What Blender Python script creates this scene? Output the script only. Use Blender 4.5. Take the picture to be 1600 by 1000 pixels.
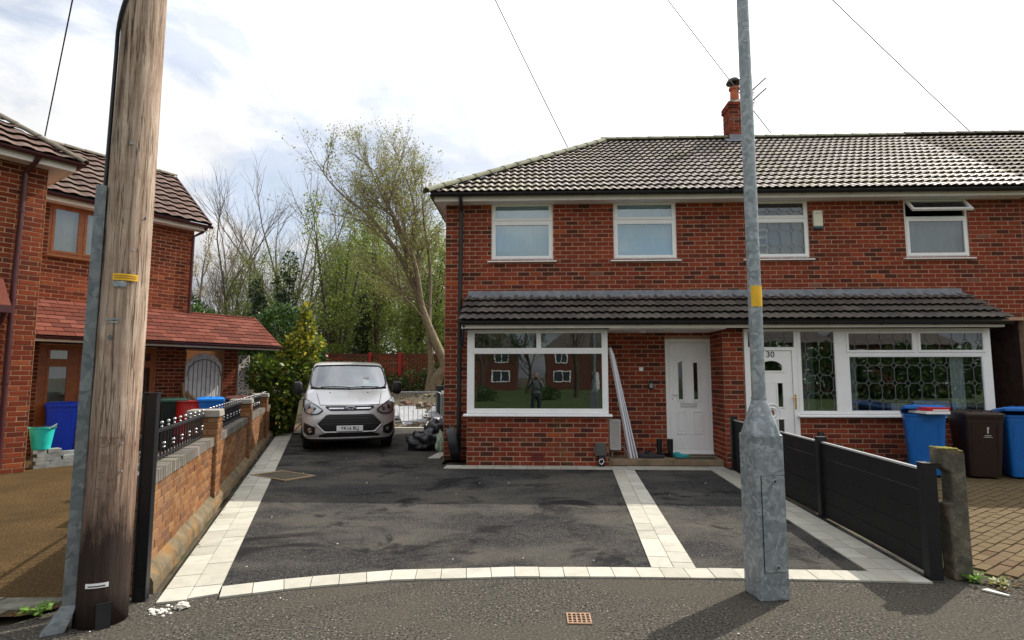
import bpy, bmesh, math, random
from mathutils import Vector, Matrix, noise
from math import sin, cos, pi, radians, sqrt, atan, atan2, floor

for o in list(bpy.data.objects):
    bpy.data.objects.remove(o)
random.seed(11)
scene = bpy.context.scene
COL = scene.collection

# ------------------------------------------------------------------ camera
CAM_H, CAM_YAW, CAM_PITCH = 1.6, radians(2.2), atan(88 / 900.0)
cam_d = bpy.data.cameras.new('camera')
cam_d.sensor_width = 36.0
cam_d.lens = 20.25
cam_d.clip_start = 0.05
cam_d.clip_end = 2000
cam = bpy.data.objects.new('camera', cam_d)
cam.location = (0, 0, CAM_H)
cam.rotation_euler = (radians(90) + CAM_PITCH, 0, CAM_YAW)
COL.objects.link(cam)
scene.camera = cam

# ------------------------------------------------------------------ sky, sun, exposure
SUN_TO = Vector((0.75, 0.66, 1.0)).normalized()       # towards the sun
SUN_EL = math.asin(SUN_TO.z)
SUN_AZ = atan2(SUN_TO.x, SUN_TO.y)
world = bpy.data.worlds.new('World')
scene.world = world
world.use_nodes = True
wn, wl = world.node_tree.nodes, world.node_tree.links
wn.clear()
w_out = wn.new('ShaderNodeOutputWorld')
w_sky = wn.new('ShaderNodeTexSky')
w_sky.sky_type = 'NISHITA'
w_sky.sun_disc = False
w_sky.sun_elevation = SUN_EL
w_sky.sun_rotation = SUN_AZ
w_sky.air_density = 1.0
w_sky.dust_density = 1.5
w_bg = wn.new('ShaderNodeBackground')
w_bg.inputs['Strength'].default_value = 0.12
wl.new(w_sky.outputs[0], w_bg.inputs['Color'])
w_tc = wn.new('ShaderNodeTexCoord')
w_sep = wn.new('ShaderNodeSeparateXYZ')
wl.new(w_tc.outputs['Generated'], w_sep.inputs[0])


def wmath(op, a, b=None, clamp=False):
    n = wn.new('ShaderNodeMath')
    n.operation = op
    n.use_clamp = clamp
    for i, v in enumerate((a, b)):
        if v is None:
            continue
        if isinstance(v, (int, float)):
            n.inputs[i].default_value = v
        else:
            wl.new(v, n.inputs[i])
    return n.outputs[0]


w_z = wmath('ADD', wmath('MAXIMUM', w_sep.outputs[2], 0.0), 0.22)
w_cx = wmath('DIVIDE', w_sep.outputs[0], w_z)
w_cy = wmath('DIVIDE', w_sep.outputs[1], w_z)
w_com = wn.new('ShaderNodeCombineXYZ')
wl.new(w_cx, w_com.inputs[0])
wl.new(w_cy, w_com.inputs[1])


def wnoise(scale, detail, rough, off):
    m = wn.new('ShaderNodeMapping')
    m.inputs['Location'].default_value = off
    wl.new(w_com.outputs[0], m.inputs[0])
    n = wn.new('ShaderNodeTexNoise')
    n.inputs['Scale'].default_value = scale
    n.inputs['Detail'].default_value = detail
    n.inputs['Roughness'].default_value = rough
    n.inputs['Distortion'].default_value = 0.3
    wl.new(m.outputs[0], n.inputs['Vector'])
    return n.outputs['Fac']


def wramp(fac, stops):
    r = wn.new('ShaderNodeValToRGB')
    e = r.color_ramp.elements
    while len(e) < len(stops):
        e.new(0.5)
    for el, (p, c) in zip(e, stops):
        el.position = p
        el.color = (*c, 1) if len(c) == 3 else c
    wl.new(fac, r.inputs[0])
    return r.outputs[0]


# how close to the sun (thin cloud lit through is brighter there)
w_dot = wn.new('ShaderNodeVectorMath')
w_dot.operation = 'DOT_PRODUCT'
wl.new(w_tc.outputs['Generated'], w_dot.inputs[0])
w_dot.inputs[1].default_value = SUN_TO
w_glow = wmath('POWER', wmath('MAXIMUM', w_dot.outputs['Value'], 0.0), 2.2)
w_cover = wramp(wnoise(1.5, 7, 0.6, (2.3, 0.6, 0)), [(0.37, (0, 0, 0)), (0.50, (1, 1, 1))])
w_body = wramp(wnoise(1.15, 8, 0.58, (5.1, 3.4, 1.7)), [(0.36, (0.50, 0.52, 0.56)), (0.47, (0.70, 0.715, 0.735)), (0.60, (0.92, 0.92, 0.92))])
w_cbg = wn.new('ShaderNodeBackground')
wl.new(w_body, w_cbg.inputs['Color'])
# an overcast sky is brightest overhead
w_zen = wmath('ADD', wmath('MULTIPLY', wmath('MAXIMUM', w_sep.outputs[2], 0.0), 1.15), 0.64)
wl.new(wmath('MULTIPLY', wmath('ADD', wmath('MULTIPLY', w_glow, 0.75), 0.66), w_zen), w_cbg.inputs['Strength'])
w_mix = wn.new('ShaderNodeMixShader')
w_thick = wmath('MAXIMUM', w_cover, wmath('MULTIPLY', w_glow, 1.6), True)
wl.new(wmath('ADD', wmath('MULTIPLY', w_thick, 0.62), 0.38), w_mix.inputs[0])
wl.new(w_bg.outputs[0], w_mix.inputs[1])
wl.new(w_cbg.outputs[0], w_mix.inputs[2])
wl.new(w_mix.outputs[0], w_out.inputs[0])

sun_d = bpy.data.lights.new('sun', 'SUN')
sun_d.energy = 4.0
sun_d.angle = radians(0.6)
sun_d.color = (1.0, 0.93, 0.82)
sun = bpy.data.objects.new('sun', sun_d)
sun.rotation_euler = SUN_TO.to_track_quat('Z', 'Y').to_euler()
sun.location = (20, 20, 30)
COL.objects.link(sun)

scene.view_settings.view_transform = 'Standard'
scene.view_settings.look = 'None'
scene.view_settings.gamma = 1.0
scene.view_settings.exposure = 0.68
scene.view_settings.use_curve_mapping = False

# ------------------------------------------------------------------ helpers
RM = {}        # object name -> world matrix of its root
I4 = Matrix.Identity(4)


def to_px(p):
    v = Vector(p) - Vector((0, 0, CAM_H))
    f = Vector((-sin(CAM_YAW) * cos(CAM_PITCH), cos(CAM_YAW) * cos(CAM_PITCH), sin(CAM_PITCH)))
    r = Vector((cos(CAM_YAW), sin(CAM_YAW), 0))
    u = r.cross(f)
    a = v.dot(f)
    if a < 0.1:
        return (-9999, -9999, 1)
    return (800 + 900 * v.dot(r) / a, 500 - 900 * v.dot(u) / a, a)


def setp(o, label=None, cat=None, group=None, kind=None):
    for k, v in (('label', label), ('category', cat), ('group', group), ('kind', kind)):
        if v:
            o[k] = v
    return o


def thing(name, label, cat, loc=(0, 0, 0), rz=0.0, group=None, kind=None):
    o = bpy.data.objects.new(name, None)
    o.empty_display_size = 0.2
    o.location = loc
    o.rotation_euler = (0, 0, rz)
    COL.objects.link(o)
    RM[o.name] = Matrix.Translation(Vector(loc)) @ Matrix.Rotation(rz, 4, 'Z')
    return setp(o, label, cat, group, kind)


class MB:
    """collects faces, then links them as one mesh object"""

    def __init__(self):
        self.v, self.f, self.m = [], [], []

    def poly(self, pts, mi=0):
        n = len(self.v)
        self.v += [tuple(p) for p in pts]
        self.f.append(tuple(range(n, n + len(pts))))
        self.m.append(mi)

    def box(self, x0, x1, y0, y1, z0, z1, mi=0, M=None):
        c = [(x0, y0, z0), (x1, y0, z0), (x1, y1, z0), (x0, y1, z0), (x0, y0, z1), (x1, y0, z1), (x1, y1, z1), (x0, y1, z1)]
        if M is not None:
            c = [tuple(M @ Vector(p)) for p in c]
        n = len(self.v)
        self.v += c
        for q in ((0, 3, 2, 1), (4, 5, 6, 7), (0, 1, 5, 4), (1, 2, 6, 5), (2, 3, 7, 6), (3, 0, 4, 7)):
            self.f.append(tuple(n + i for i in q))
            self.m.append(mi)
        return self

    def hexa(self, bot, top, mi=0):
        """eight-corner block: four bottom points, four top points"""
        n = len(self.v)
        self.v += [tuple(p) for p in bot] + [tuple(p) for p in top]
        for q in ((0, 3, 2, 1), (4, 5, 6, 7), (0, 1, 5, 4), (1, 2, 6, 5), (2, 3, 7, 6), (3, 0, 4, 7)):
            self.f.append(tuple(n + i for i in q))
            self.m.append(mi)
        return self

    def beam(self, p0, p1, w, h=None, up=(0, 0, 1), mi=0):
        h = h or w
        p0, p1 = Vector(p0), Vector(p1)
        d = (p1 - p0).normalized()
        u = Vector(up)
        if abs(d.dot(u)) > 0.98:
            u = Vector((0, 1, 0))
        s = d.cross(u).normalized()
        u = s.cross(d)
        a = [p0 + s * sx * w / 2 + u * sy * h / 2 for sx, sy in ((-1, -1), (1, -1), (1, 1), (-1, 1))]
        b = [p1 + s * sx * w / 2 + u * sy * h / 2 for sx, sy in ((-1, -1), (1, -1), (1, 1), (-1, 1))]
        return self.hexa(a, b, mi)

    def tube(self, pts, radii, n=8, cap=True, mi=0):
        pts = [Vector(p) for p in pts]
        if not hasattr(radii, '__len__'):
            radii = [radii] * len(pts)
        base = len(self.v)
        prev = None
        for i, p in enumerate(pts):
            d = (pts[min(i + 1, len(pts) - 1)] - pts[max(i - 1, 0)])
            d = d.normalized() if d.length > 1e-9 else Vector((0, 0, 1))
            if prev is None:
                t = Vector((1, 0, 0)) if abs(d.x) < 0.9 else Vector((0, 1, 0))
                s = d.cross(t).normalized()
            else:
                s = (prev - d * prev.dot(d))
                s = s.normalized() if s.length > 1e-6 else d.cross(Vector((0.3, 0.9, 0.1))).normalized()
            prev = s
            b = d.cross(s)
            for k in range(n):
                a = 2 * pi * k / n
                self.v.append(tuple(p + (s * cos(a) + b * sin(a)) * radii[i]))
        for i in range(len(pts) - 1):
            for k in range(n):
                k2 = (k + 1) % n
                self.f.append((base + i * n + k, base + i * n + k2, base + (i + 1) * n + k2, base + (i + 1) * n + k))
                self.m.append(mi)
        if cap:
            self.f.append(tuple(base + k for k in reversed(range(n))))
            self.f.append(tuple(base + (len(pts) - 1) * n + k for k in range(n)))
            self.m += [mi, mi]
        return self

    def rings(self, rings, close=True, cap=True, mi=0):
        base = len(self.v)
        n = len(rings[0])
        for r in rings:
            self.v += [tuple(p) for p in r]
        for i in range(len(rings) - 1):
            for k in range(n if close else n - 1):
                k2 = (k + 1) % n
                self.f.append((base + i * n + k, base + i * n + k2, base + (i + 1) * n + k2, base + (i + 1) * n + k))
                self.m.append(mi)
        if cap:
            self.f.append(tuple(base + k for k in reversed(range(n))))
            self.f.append(tuple(base + (len(rings) - 1) * n + k for k in range(n)))
            self.m += [mi, mi]
        return self

    def lathe(self, prof, c=(0, 0, 0), n=16, M=None, mi=0):
        M = M or I4
        c = Vector(c)
        rs = []
        for r, z in prof:
            rs.append([c + (M @ Vector((r * cos(2 * pi * k / n), r * sin(2 * pi * k / n), z))) for k in range(n)])
        return self.rings(rs, mi=mi)

    def grid(self, fn, nu, nv, mi=0):
        base = len(self.v)
        for j in range(nv + 1):
            for i in range(nu + 1):
                self.v.append(tuple(fn(i / nu, j / nv)))
        for j in range(nv):
            for i in range(nu):
                a = base + j * (nu + 1) + i
                self.f.append((a, a + 1, a + nu + 2, a + nu + 1))
                self.m.append(mi)
        return self

    def frame(self, x0, x1, z0, z1, w, y0, y1, mi=0):
        """rectangular frame in an x/z plane, pieces butted"""
        self.box(x0, x0 + w, y0, y1, z0, z1, mi)
        self.box(x1 - w, x1, y0, y1, z0, z1, mi)
        self.box(x0 + w, x1 - w, y0, y1, z0, z0 + w, mi)
        self.box(x0 + w, x1 - w, y0, y1, z1 - w, z1, mi)
        return self

    def sphere(self, c, r, n=10, sc=(1, 1, 1), mi=0):
        c = Vector(c)
        rs = []
        for j in range(1, n // 2 + 2):
            t = pi * (j - 0.5) / (n // 2 + 1)
            rs.append([c + Vector((sc[0] * r * sin(t) * cos(2 * pi * k / n), sc[1] * r * sin(t) * sin(2 * pi * k / n), -sc[2] * r * cos(t))) for k in range(n)])
        return self.rings(rs, mi=mi)

    def mesh(self, name, mats):
        me = bpy.data.meshes.new(name)
        me.from_pydata(self.v, [], self.f)
        for m in (mats if isinstance(mats, (list, tuple)) else [mats]):
            me.materials.append(m)
        if any(self.m):
            me.polygons.foreach_set('material_index', self.m)
        return me

    def build(self, name, mats, parent=None, smooth=False, bevel=0.0, world=False, label=None, cat=None, group=None, kind=None):
        if world and parent is not None:
            Mi = RM[parent.name].inverted()
            self.v = [tuple(Mi @ Vector(p)) for p in self.v]
        me = self.mesh(name, mats)
        if smooth:
            me.polygons.foreach_set('use_smooth', [True] * len(me.polygons))
            if smooth != 'all':
                try:
                    me.set_sharp_from_angle(angle=radians(38))
                except Exception:
                    pass
        me.update()
        o = bpy.data.objects.new(name, me)
        COL.objects.link(o)
        if parent is not None:
            o.parent = parent
            RM[o.name] = RM[parent.name]
        else:
            RM[o.name] = I4
        if bevel:
            b = o.modifiers.new('bevel', 'BEVEL')
            b.width = bevel
            b.segments = 2
            b.limit_method = 'ANGLE'
        return setp(o, label, cat, group, kind)


def inst(name, me, parent, M, mat=None, world=False):
    """another object with shared mesh data, placed under parent"""
    o = bpy.data.objects.new(name, me)
    COL.objects.link(o)
    if parent is not None:
        o.parent = parent
        RM[o.name] = RM[parent.name]
        if world:
            M = RM[parent.name].inverted() @ M
    o.matrix_basis = M
    return o


def copy_tree(o, parent=None):
    c = o.copy()
    COL.objects.link(c)
    c.parent = parent
    for ch in list(o.children):
        copy_tree(ch, c)
    return c


def basis(o, x, y, z):
    M = Matrix.Identity(4)
    for i, a in enumerate((x, y, z)):
        for j in range(3):
            M[j][i] = a[j]
    for j in range(3):
        M[j][3] = o[j]
    return M


def text_mesh(body, size, depth=0.002, mat=None, sx=1.0, bold=0.0):
    """flat lettering standing in the x/z plane, facing -y, centred"""
    cu = bpy.data.curves.new('lettering', 'FONT')
    cu.body = body
    cu.size = size
    cu.align_x = 'CENTER'
    cu.align_y = 'CENTER'
    cu.extrude = depth
    cu.offset = bold
    cu.resolution_u = 3
    o = bpy.data.objects.new('lettering', cu)
    COL.objects.link(o)
    dg = bpy.context.evaluated_depsgraph_get()
    me = bpy.data.meshes.new_from_object(o.evaluated_get(dg))
    bpy.data.objects.remove(o)
    me.transform(Matrix.Scale(sx, 4, (1, 0, 0)))
    me.transform(Matrix.Rotation(radians(90), 4, 'X'))
    me.materials.clear()
    if mat:
        me.materials.append(mat)
    return me


# ------------------------------------------------------------------ materials
class NT:
    def __init__(self, name):
        self.mat = bpy.data.materials.new(name)
        self.mat.use_nodes = True
        self.n = self.mat.node_tree.nodes
        self.l = self.mat.node_tree.links
        self.p = self.n['Principled BSDF']
        self.out = self.n['Material Output']

    def link(self, a, b):
        self.l.new(a, b)

    def coord(self, kind='pos', scale=(1, 1, 1), rot=(0, 0, 0)):
        if kind == 'pos':
            g = self.n.new('ShaderNodeNewGeometry').outputs['Position']
        else:
            g = self.n.new('ShaderNodeTexCoord').outputs['Object']
        m = self.n.new('ShaderNodeMapping')
        m.inputs['Scale'].default_value = scale
        m.inputs['Rotation'].default_value = rot
        self.link(g, m.inputs[0])
        return m.outputs[0]

    def noise(self, vec, scale=5, detail=4, rough=0.55, dist=0.0):
        n = self.n.new('ShaderNodeTexNoise')
        n.inputs['Scale'].default_value = scale
        n.inputs['Detail'].default_value = detail
        n.inputs['Roughness'].default_value = rough
        n.inputs['Distortion'].default_value = dist
        self.link(vec, n.inputs['Vector'])
        return n.outputs['Fac']

    def voro(self, vec, scale=5, out='Color', feat='F1'):
        n = self.n.new('ShaderNodeTexVoronoi')
        n.feature = feat
        n.inputs['Scale'].default_value = scale
        self.link(vec, n.inputs['Vector'])
        return n.outputs[out]

    def ramp(self, fac, stops, interp='LINEAR'):
        r = self.n.new('ShaderNodeValToRGB')
        r.color_ramp.interpolation = interp
        e = r.color_ramp.elements
        while len(e) < len(stops):
            e.new(0.5)
        for el, (p, c) in zip(e, stops):
            el.position = p
            el.color = (*c, 1) if hasattr(c, '__len__') else (c, c, c, 1)
        self.link(fac, r.inputs[0])
        return r.outputs[0]

    def mix(self, fac, a, b, mode='MIX'):
        m = self.n.new('ShaderNodeMix')
        m.data_type = 'RGBA'
        m.blend_type = mode
        for s, v in ((m.inputs['Factor'], fac), (m.inputs['A'], a), (m.inputs['B'], b)):
            if isinstance(v, (int, float)):
                s.default_value = v if s.type == 'VALUE' else (v, v, v, 1)
            elif isinstance(v, tuple):
                s.default_value = (*v, 1)
            else:
                self.link(v, s)
        return m.outputs['Result']

    def rand(self, island=False):
        if island:
            return self.n.new('ShaderNodeNewGeometry').outputs['Random Per Island']
        return self.n.new('ShaderNodeObjectInfo').outputs['Random']

    def color(self, c):
        if isinstance(c, tuple):
            self.p.inputs['Base Color'].default_value = (*c, 1)
        else:
            self.link(c, self.p.inputs['Base Color'])

    def bump(self, h, strength=0.4, dist=0.01):
        b = self.n.new('ShaderNodeBump')
        b.inputs['Strength'].default_value = strength
        b.inputs['Distance'].default_value = dist
        self.link(h, b.inputs['Height'])
        self.link(b.outputs[0], self.p.inputs['Normal'])

    def set(self, **k):
        for a, v in k.items():
            s = self.p.inputs[{'rough': 'Roughness', 'metal': 'Metallic', 'spec': 'Specular IOR Level', 'coat': 'Coat Weight', 'ior': 'IOR', 'sub': 'Subsurface Weight'}[a]]
            if isinstance(v, (int, float)):
                s.default_value = v
            else:
                self.link(v, s)
        return self


def plain(name, c, rough=0.6, var=0.12, scale=6.0, metal=0.0, spec=0.35, bump=0.0, bscale=40.0, dirt=None):
    t = NT(name)
    v = t.coord()
    n = t.noise(v, scale, 5, 0.6)
    lo = tuple(x * (1 - var) for x in c)
    hi = tuple(min(1, x * (1 + var)) for x in c)
    colr = t.ramp(n, [(0.3, lo), (0.7, hi)])
    if dirt:
        d = t.ramp(t.noise(v, dirt[1], 6, 0.7), [(dirt[2], 0.0), (dirt[2] + 0.15, 1.0)])
        colr = t.mix(d, colr, dirt[0])
    t.color(colr)
    t.set(rough=rough, metal=metal, spec=spec)
    if bump:
        t.bump(t.noise(v, bscale, 4, 0.6), bump, 0.01)
    return t.mat


def brick_mat(name, stops, island, patch=(0.075, 0.032, 0.024), patchamt=0.30, stain=None, rough=0.85):
    t = NT(name)
    r = t.rand(island)
    c = t.ramp(r, stops, 'CONSTANT')
    v = t.coord()
    c = t.mix(t.ramp(t.noise(v, 28, 5, 0.65), [(0.35, 0.0), (0.75, 0.55)]), c, tuple(x * 0.55 for x in stops[len(stops) // 2][1]))
    c = t.mix(t.ramp(t.noise(v, 0.9, 3, 0.5), [(0.42, 0.0), (0.68, patchamt)]), c, patch)
    c = t.mix(t.ramp(t.noise(t.coord('pos', (2.6, 2.6, 0.4)), 1.0, 6, 0.7), [(0.52, 0.0), (0.70, 0.4)]), c, tuple(x * 0.6 for x in patch))
    if stain:
        c = t.mix(t.ramp(t.noise(v, stain[1], 6, 0.7), [(stain[2], 0.0), (stain[2] + 0.14, stain[3])]), c, stain[0])
    t.color(c)
    t.set(rough=rough, spec=0.06)
    t.bump(t.noise(v, 120, 3, 0.6), 0.35, 0.004)
    return t.mat


RED = [(0.0, (0.068, 0.028, 0.022)), (0.13, (0.225, 0.044, 0.024)), (0.34, (0.27, 0.054, 0.028)), (0.51, (0.145, 0.037, 0.023)), (0.64, (0.30, 0.064, 0.032)), (0.82, (0.24, 0.047, 0.026)), (0.97, (0.42, 0.095, 0.030)), (0.992, (0.23, 0.11, 0.08))]
LRED = [(0.0, (0.145, 0.030, 0.016)), (0.2, (0.20, 0.044, 0.021)), (0.4, (0.095, 0.025, 0.017)), (0.6, (0.23, 0.054, 0.024)), (0.8, (0.165, 0.036, 0.019)), (0.94, (0.28, 0.075, 0.030))]
ORA = [(0.0, (0.19, 0.084, 0.034)), (0.2, (0.24, 0.118, 0.048)), (0.4, (0.15, 0.064, 0.030)), (0.6, (0.27, 0.14, 0.062)), (0.8, (0.215, 0.083, 0.031)), (0.93, (0.11, 0.056, 0.034))]
GRY = [(0.0, (0.16, 0.14, 0.125)), (0.3, (0.20, 0.18, 0.16)), (0.6, (0.13, 0.12, 0.11)), (0.85, (0.24, 0.21, 0.18))]
M = {}
M['brick'] = brick_mat('red_brick', RED, False)
M['brick_j'] = brick_mat('red_brick_wall', RED, True)
M['brick_low'] = brick_mat('red_brick_low', RED, False, stain=((0.10, 0.095, 0.04), 1.6, 0.56, 0.6))
M['lbrick'] = brick_mat('orange_red_brick', LRED, False, patch=(0.13, 0.05, 0.04), patchamt=0.25)
M['lbrick_j'] = brick_mat('orange_red_brick_wall', LRED, True, patch=(0.13, 0.05, 0.04), patchamt=0.25)
M['obrick'] = brick_mat('buff_brick', ORA, False, patch=(0.16, 0.10, 0.07), patchamt=0.6, stain=((0.07, 0.05, 0.04), 2.2, 0.55, 0.7))
M['gwbrick'] = brick_mat('old_garden_brick', RED, True, patch=(0.030, 0.026, 0.014), patchamt=0.85, stain=((0.035, 0.040, 0.014), 1.2, 0.47, 0.7))
M['gwbrick1'] = brick_mat('old_garden_brick_single', RED, False, patch=(0.030, 0.026, 0.014), patchamt=0.85, stain=((0.035, 0.040, 0.014), 1.2, 0.47, 0.7))
M['obrick_j'] = brick_mat('buff_brick_wall', ORA, True, patch=(0.16, 0.10, 0.07), patchamt=0.6, stain=((0.07, 0.05, 0.04), 2.2, 0.55, 0.7))
M['gbrick'] = brick_mat('grey_coping_brick', GRY, False, patch=(0.09, 0.09, 0.06), patchamt=0.5)
M['mortar'] = plain('mortar', (0.40, 0.255, 0.175), 0.95, 0.25, 9, spec=0.1)
M['lmortar'] = plain('pale_mortar', (0.40, 0.245, 0.145), 0.95, 0.2, 9, spec=0.1)
M['omortar'] = plain('sandy_mortar', (0.20, 0.12, 0.065), 0.95, 0.3, 7, spec=0.1)


def tile_mat(name, stops, island, rough, moss, mossamt, msc=1.3):
    t = NT(name)
    c = t.ramp(t.rand(island), stops)
    v = t.coord()
    c = t.mix(t.ramp(t.noise(v, 18, 6, 0.7), [(0.4, 0.0), (0.7, 0.5)]), c, tuple(x * 0.5 for x in stops[0][1]))
    c = t.mix(t.ramp(t.noise(v, msc, 7, 0.7), [(0.50, 0.0), (0.66, mossamt)]), c, moss)
    t.color(c)
    t.set(rough=rough, spec=0.5)
    t.bump(t.noise(v, 90, 3, 0.6), 0.35, 0.004)
    return t.mat


TG = [(0.0, (0.20, 0.168, 0.145)), (0.5, (0.27, 0.228, 0.20)), (1.0, (0.34, 0.29, 0.26))]
TB = [(0.0, (0.055, 0.048, 0.043)), (0.5, (0.080, 0.068, 0.060)), (1.0, (0.115, 0.095, 0.082))]
TL = [(0.0, (0.075, 0.040, 0.029)), (0.5, (0.105, 0.056, 0.040)), (1.0, (0.145, 0.082, 0.060))]
for k, isl in (('', False), ('_j', True)):
    M['tile' + k] = tile_mat('grey_brown_roof_tile' + k, TG, isl, 0.62, (0.20, 0.19, 0.09), 0.75)
    M['tile3' + k] = tile_mat('mossy_roof_tile' + k, [(0.0, (0.075, 0.058, 0.045)), (1.0, (0.12, 0.09, 0.065))], isl, 0.75, (0.20, 0.16, 0.045), 0.85, 2.0)
    M['ctile' + k] = tile_mat('dark_canopy_tile' + k, TB, isl, 0.55, (0.11, 0.10, 0.07), 0.4)
    M['ltile' + k] = tile_mat('red_brown_roof_tile' + k, TL, isl, 0.7, (0.15, 0.125, 0.085), 0.5)
M['ridge'] = plain('ridge_tile', (0.20, 0.20, 0.13), 0.8, 0.3, 5, bump=0.3)
M['lridge'] = plain('lichen_ridge_tile', (0.13, 0.11, 0.082), 0.85, 0.35, 6, bump=0.3)
M['shingle'] = brick_mat('red_felt_shingle', [(0.0, (0.125, 0.040, 0.028)), (0.3, (0.16, 0.052, 0.036)), (0.6, (0.105, 0.036, 0.027)), (0.85, (0.18, 0.064, 0.045))], False, patch=(0.18, 0.06, 0.045), patchamt=0.3)
M['felt'] = plain('roof_felt', (0.03, 0.028, 0.026), 0.9, 0.1)
M['lead'] = plain('lead_flashing', (0.22, 0.235, 0.26), 0.5, 0.25, 7, metal=0.25, dirt=((0.42, 0.42, 0.42), 5, 0.6))
M['upvc'] = plain('white_upvc', (0.84, 0.84, 0.83), 0.32, 0.04, 4, dirt=((0.62, 0.61, 0.57), 2.5, 0.62))
M['door'] = plain('white_door', (0.85, 0.85, 0.84), 0.35, 0.03, 4)
M['fascia'] = plain('cream_fascia', (0.70, 0.66, 0.60), 0.5, 0.08, 3)
M['soffit'] = plain('white_soffit', (0.72, 0.70, 0.68), 0.6, 0.05)
M['black'] = plain('black_plastic', (0.016, 0.017, 0.019), 0.38, 0.2)
M['blackmetal'] = plain('black_railing_paint', (0.014, 0.014, 0.016), 0.4, 0.2)
M['maroon'] = plain('maroon_gutter', (0.060, 0.018, 0.020), 0.35, 0.15)
M['pipe'] = plain('dark_green_black_pipe', (0.018, 0.028, 0.030), 0.4, 0.2)
M['cames'] = plain('lead_came', (0.19, 0.195, 0.20), 0.45, 0.1, metal=0.3)
M['brass'] = plain('brass', (0.65, 0.43, 0.13), 0.3, 0.1, metal=0.9)
M['silver'] = plain('silver_ball', (0.40, 0.40, 0.41), 0.28, 0.1, metal=0.9)
M['chrome'] = plain('chrome', (0.72, 0.73, 0.75), 0.15, 0.05, metal=1.0)
M['room'] = plain('room_wall', (0.20, 0.18, 0.155), 0.9, 0.1, 2)
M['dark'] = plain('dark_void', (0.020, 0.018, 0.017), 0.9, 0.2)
M['net'] = plain('net_curtain', (0.82, 0.85, 0.85), 0.9, 0.08, 3)
M['curtain'] = plain('pale_curtain', (0.42, 0.46, 0.47), 0.9, 0.1, 3)
M['brownframe'] = plain('brown_wood_frame', (0.30, 0.095, 0.025), 0.35, 0.25, 10)
M['concrete'] = plain('concrete', (0.34, 0.32, 0.28), 0.9, 0.25, 5, bump=0.4, dirt=((0.20, 0.19, 0.15), 3, 0.55))
M['white_paint'] = plain('white_mark', (0.8, 0.8, 0.8), 0.5, 0.03)
M['ink'] = plain('black_ink', (0.012, 0.012, 0.012), 0.5, 0.1)
M['yellow'] = plain('yellow_plate', (0.75, 0.43, 0.02), 0.45, 0.15, 12)
M['redpost'] = plain('red_painted_post', (0.36, 0.022, 0.02), 0.5, 0.15)
M['wood'] = plain('raw_board', (0.40, 0.25, 0.13), 0.7, 0.25, 9)
M['whiteboard'] = plain('white_trim_board', (0.74, 0.75, 0.79), 0.4, 0.03)


def glass_mat(name, tint, refl=0.10, rough=0.0):
    t = NT(name)
    t.n.remove(t.p)
    tr = t.n.new('ShaderNodeBsdfTransparent')
    tr.inputs[0].default_value = (*tint, 1)
    gl = t.n.new('ShaderNodeBsdfGlossy')
    gl.inputs['Roughness'].default_value = rough
    gl.inputs['Color'].default_value = (0.95, 0.97, 1, 1)
    # old float lines: panes are never perfectly flat
    bp = t.n.new('ShaderNodeBump')
    bp.inputs['Strength'].default_value = 0.10
    bp.inputs['Distance'].default_value = 0.004
    t.link(t.noise(t.coord('pos', (1, 1, 0.6)), 3.2, 2, 0.5), bp.inputs['Height'])
    t.link(bp.outputs[0], gl.inputs['Normal'])
    fr = t.n.new('ShaderNodeFresnel')
    fr.inputs['IOR'].default_value = 1.5
    ad = t.n.new('ShaderNodeMath')
    ad.operation = 'ADD'
    ad.use_clamp = True
    ad.inputs[1].default_value = refl
    t.link(fr.outputs[0], ad.inputs[0])
    mx = t.n.new('ShaderNodeMixShader')
    t.link(ad.outputs[0], mx.inputs[0])
    t.link(tr.outputs[0], mx.inputs[1])
    t.link(gl.outputs[0], mx.inputs[2])
    t.link(mx.outputs[0], t.out.inputs[0])
    return t.mat


M['glass'] = glass_mat('window_glass', (0.80, 0.84, 0.84), 0.045)
M['glass_up'] = glass_mat('bedroom_glass', (0.80, 0.91, 0.94), 0.12)
M['glass_dark'] = glass_mat('door_glass', (0.30, 0.33, 0.36), 0.06, 0.03)
M['screen'] = glass_mat('windscreen_glass', (0.84, 0.92, 0.90), 0.15)


def galv(name, k=1.0, vs=14):
    t = NT(name)
    v = t.coord()
    vd = t.n.new('ShaderNodeVectorMath')
    vd.operation = 'ADD'
    t.link(v, vd.inputs[0])
    nn = t.n.new('ShaderNodeTexNoise')
    nn.inputs['Scale'].default_value = 9
    t.link(v, nn.inputs['Vector'])
    sc = t.n.new('ShaderNodeVectorMath')
    sc.operation = 'SCALE'
    sc.inputs['Scale'].default_value = 0.16
    t.link(nn.outputs['Color'], sc.inputs[0])
    t.link(sc.outputs[0], vd.inputs[1])
    cell = t.voro(vd.outputs[0], vs * 2.4)
    g = t.n.new('ShaderNodeRGBToBW')
    t.link(cell, g.inputs[0])
    c = t.ramp(g.outputs[0], [(0.15, (0.17 * k, 0.20 * k, 0.212 * k)), (0.55, (0.235 * k, 0.27 * k, 0.285 * k)), (0.85, (0.34 * k, 0.375 * k, 0.39 * k))])
    c = t.mix(t.ramp(t.noise(v, 5, 6, 0.7), [(0.5, 0.0), (0.75, 0.5)]), c, (0.36 * k, 0.385 * k, 0.39 * k))
    t.color(c)
    t.set(rough=0.5, metal=0.35, spec=0.5)
    return t.mat


M['galv'] = galv('galvanised_steel')
M['galv_dark'] = galv('weathered_galvanised_channel', 0.55, 9)


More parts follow.
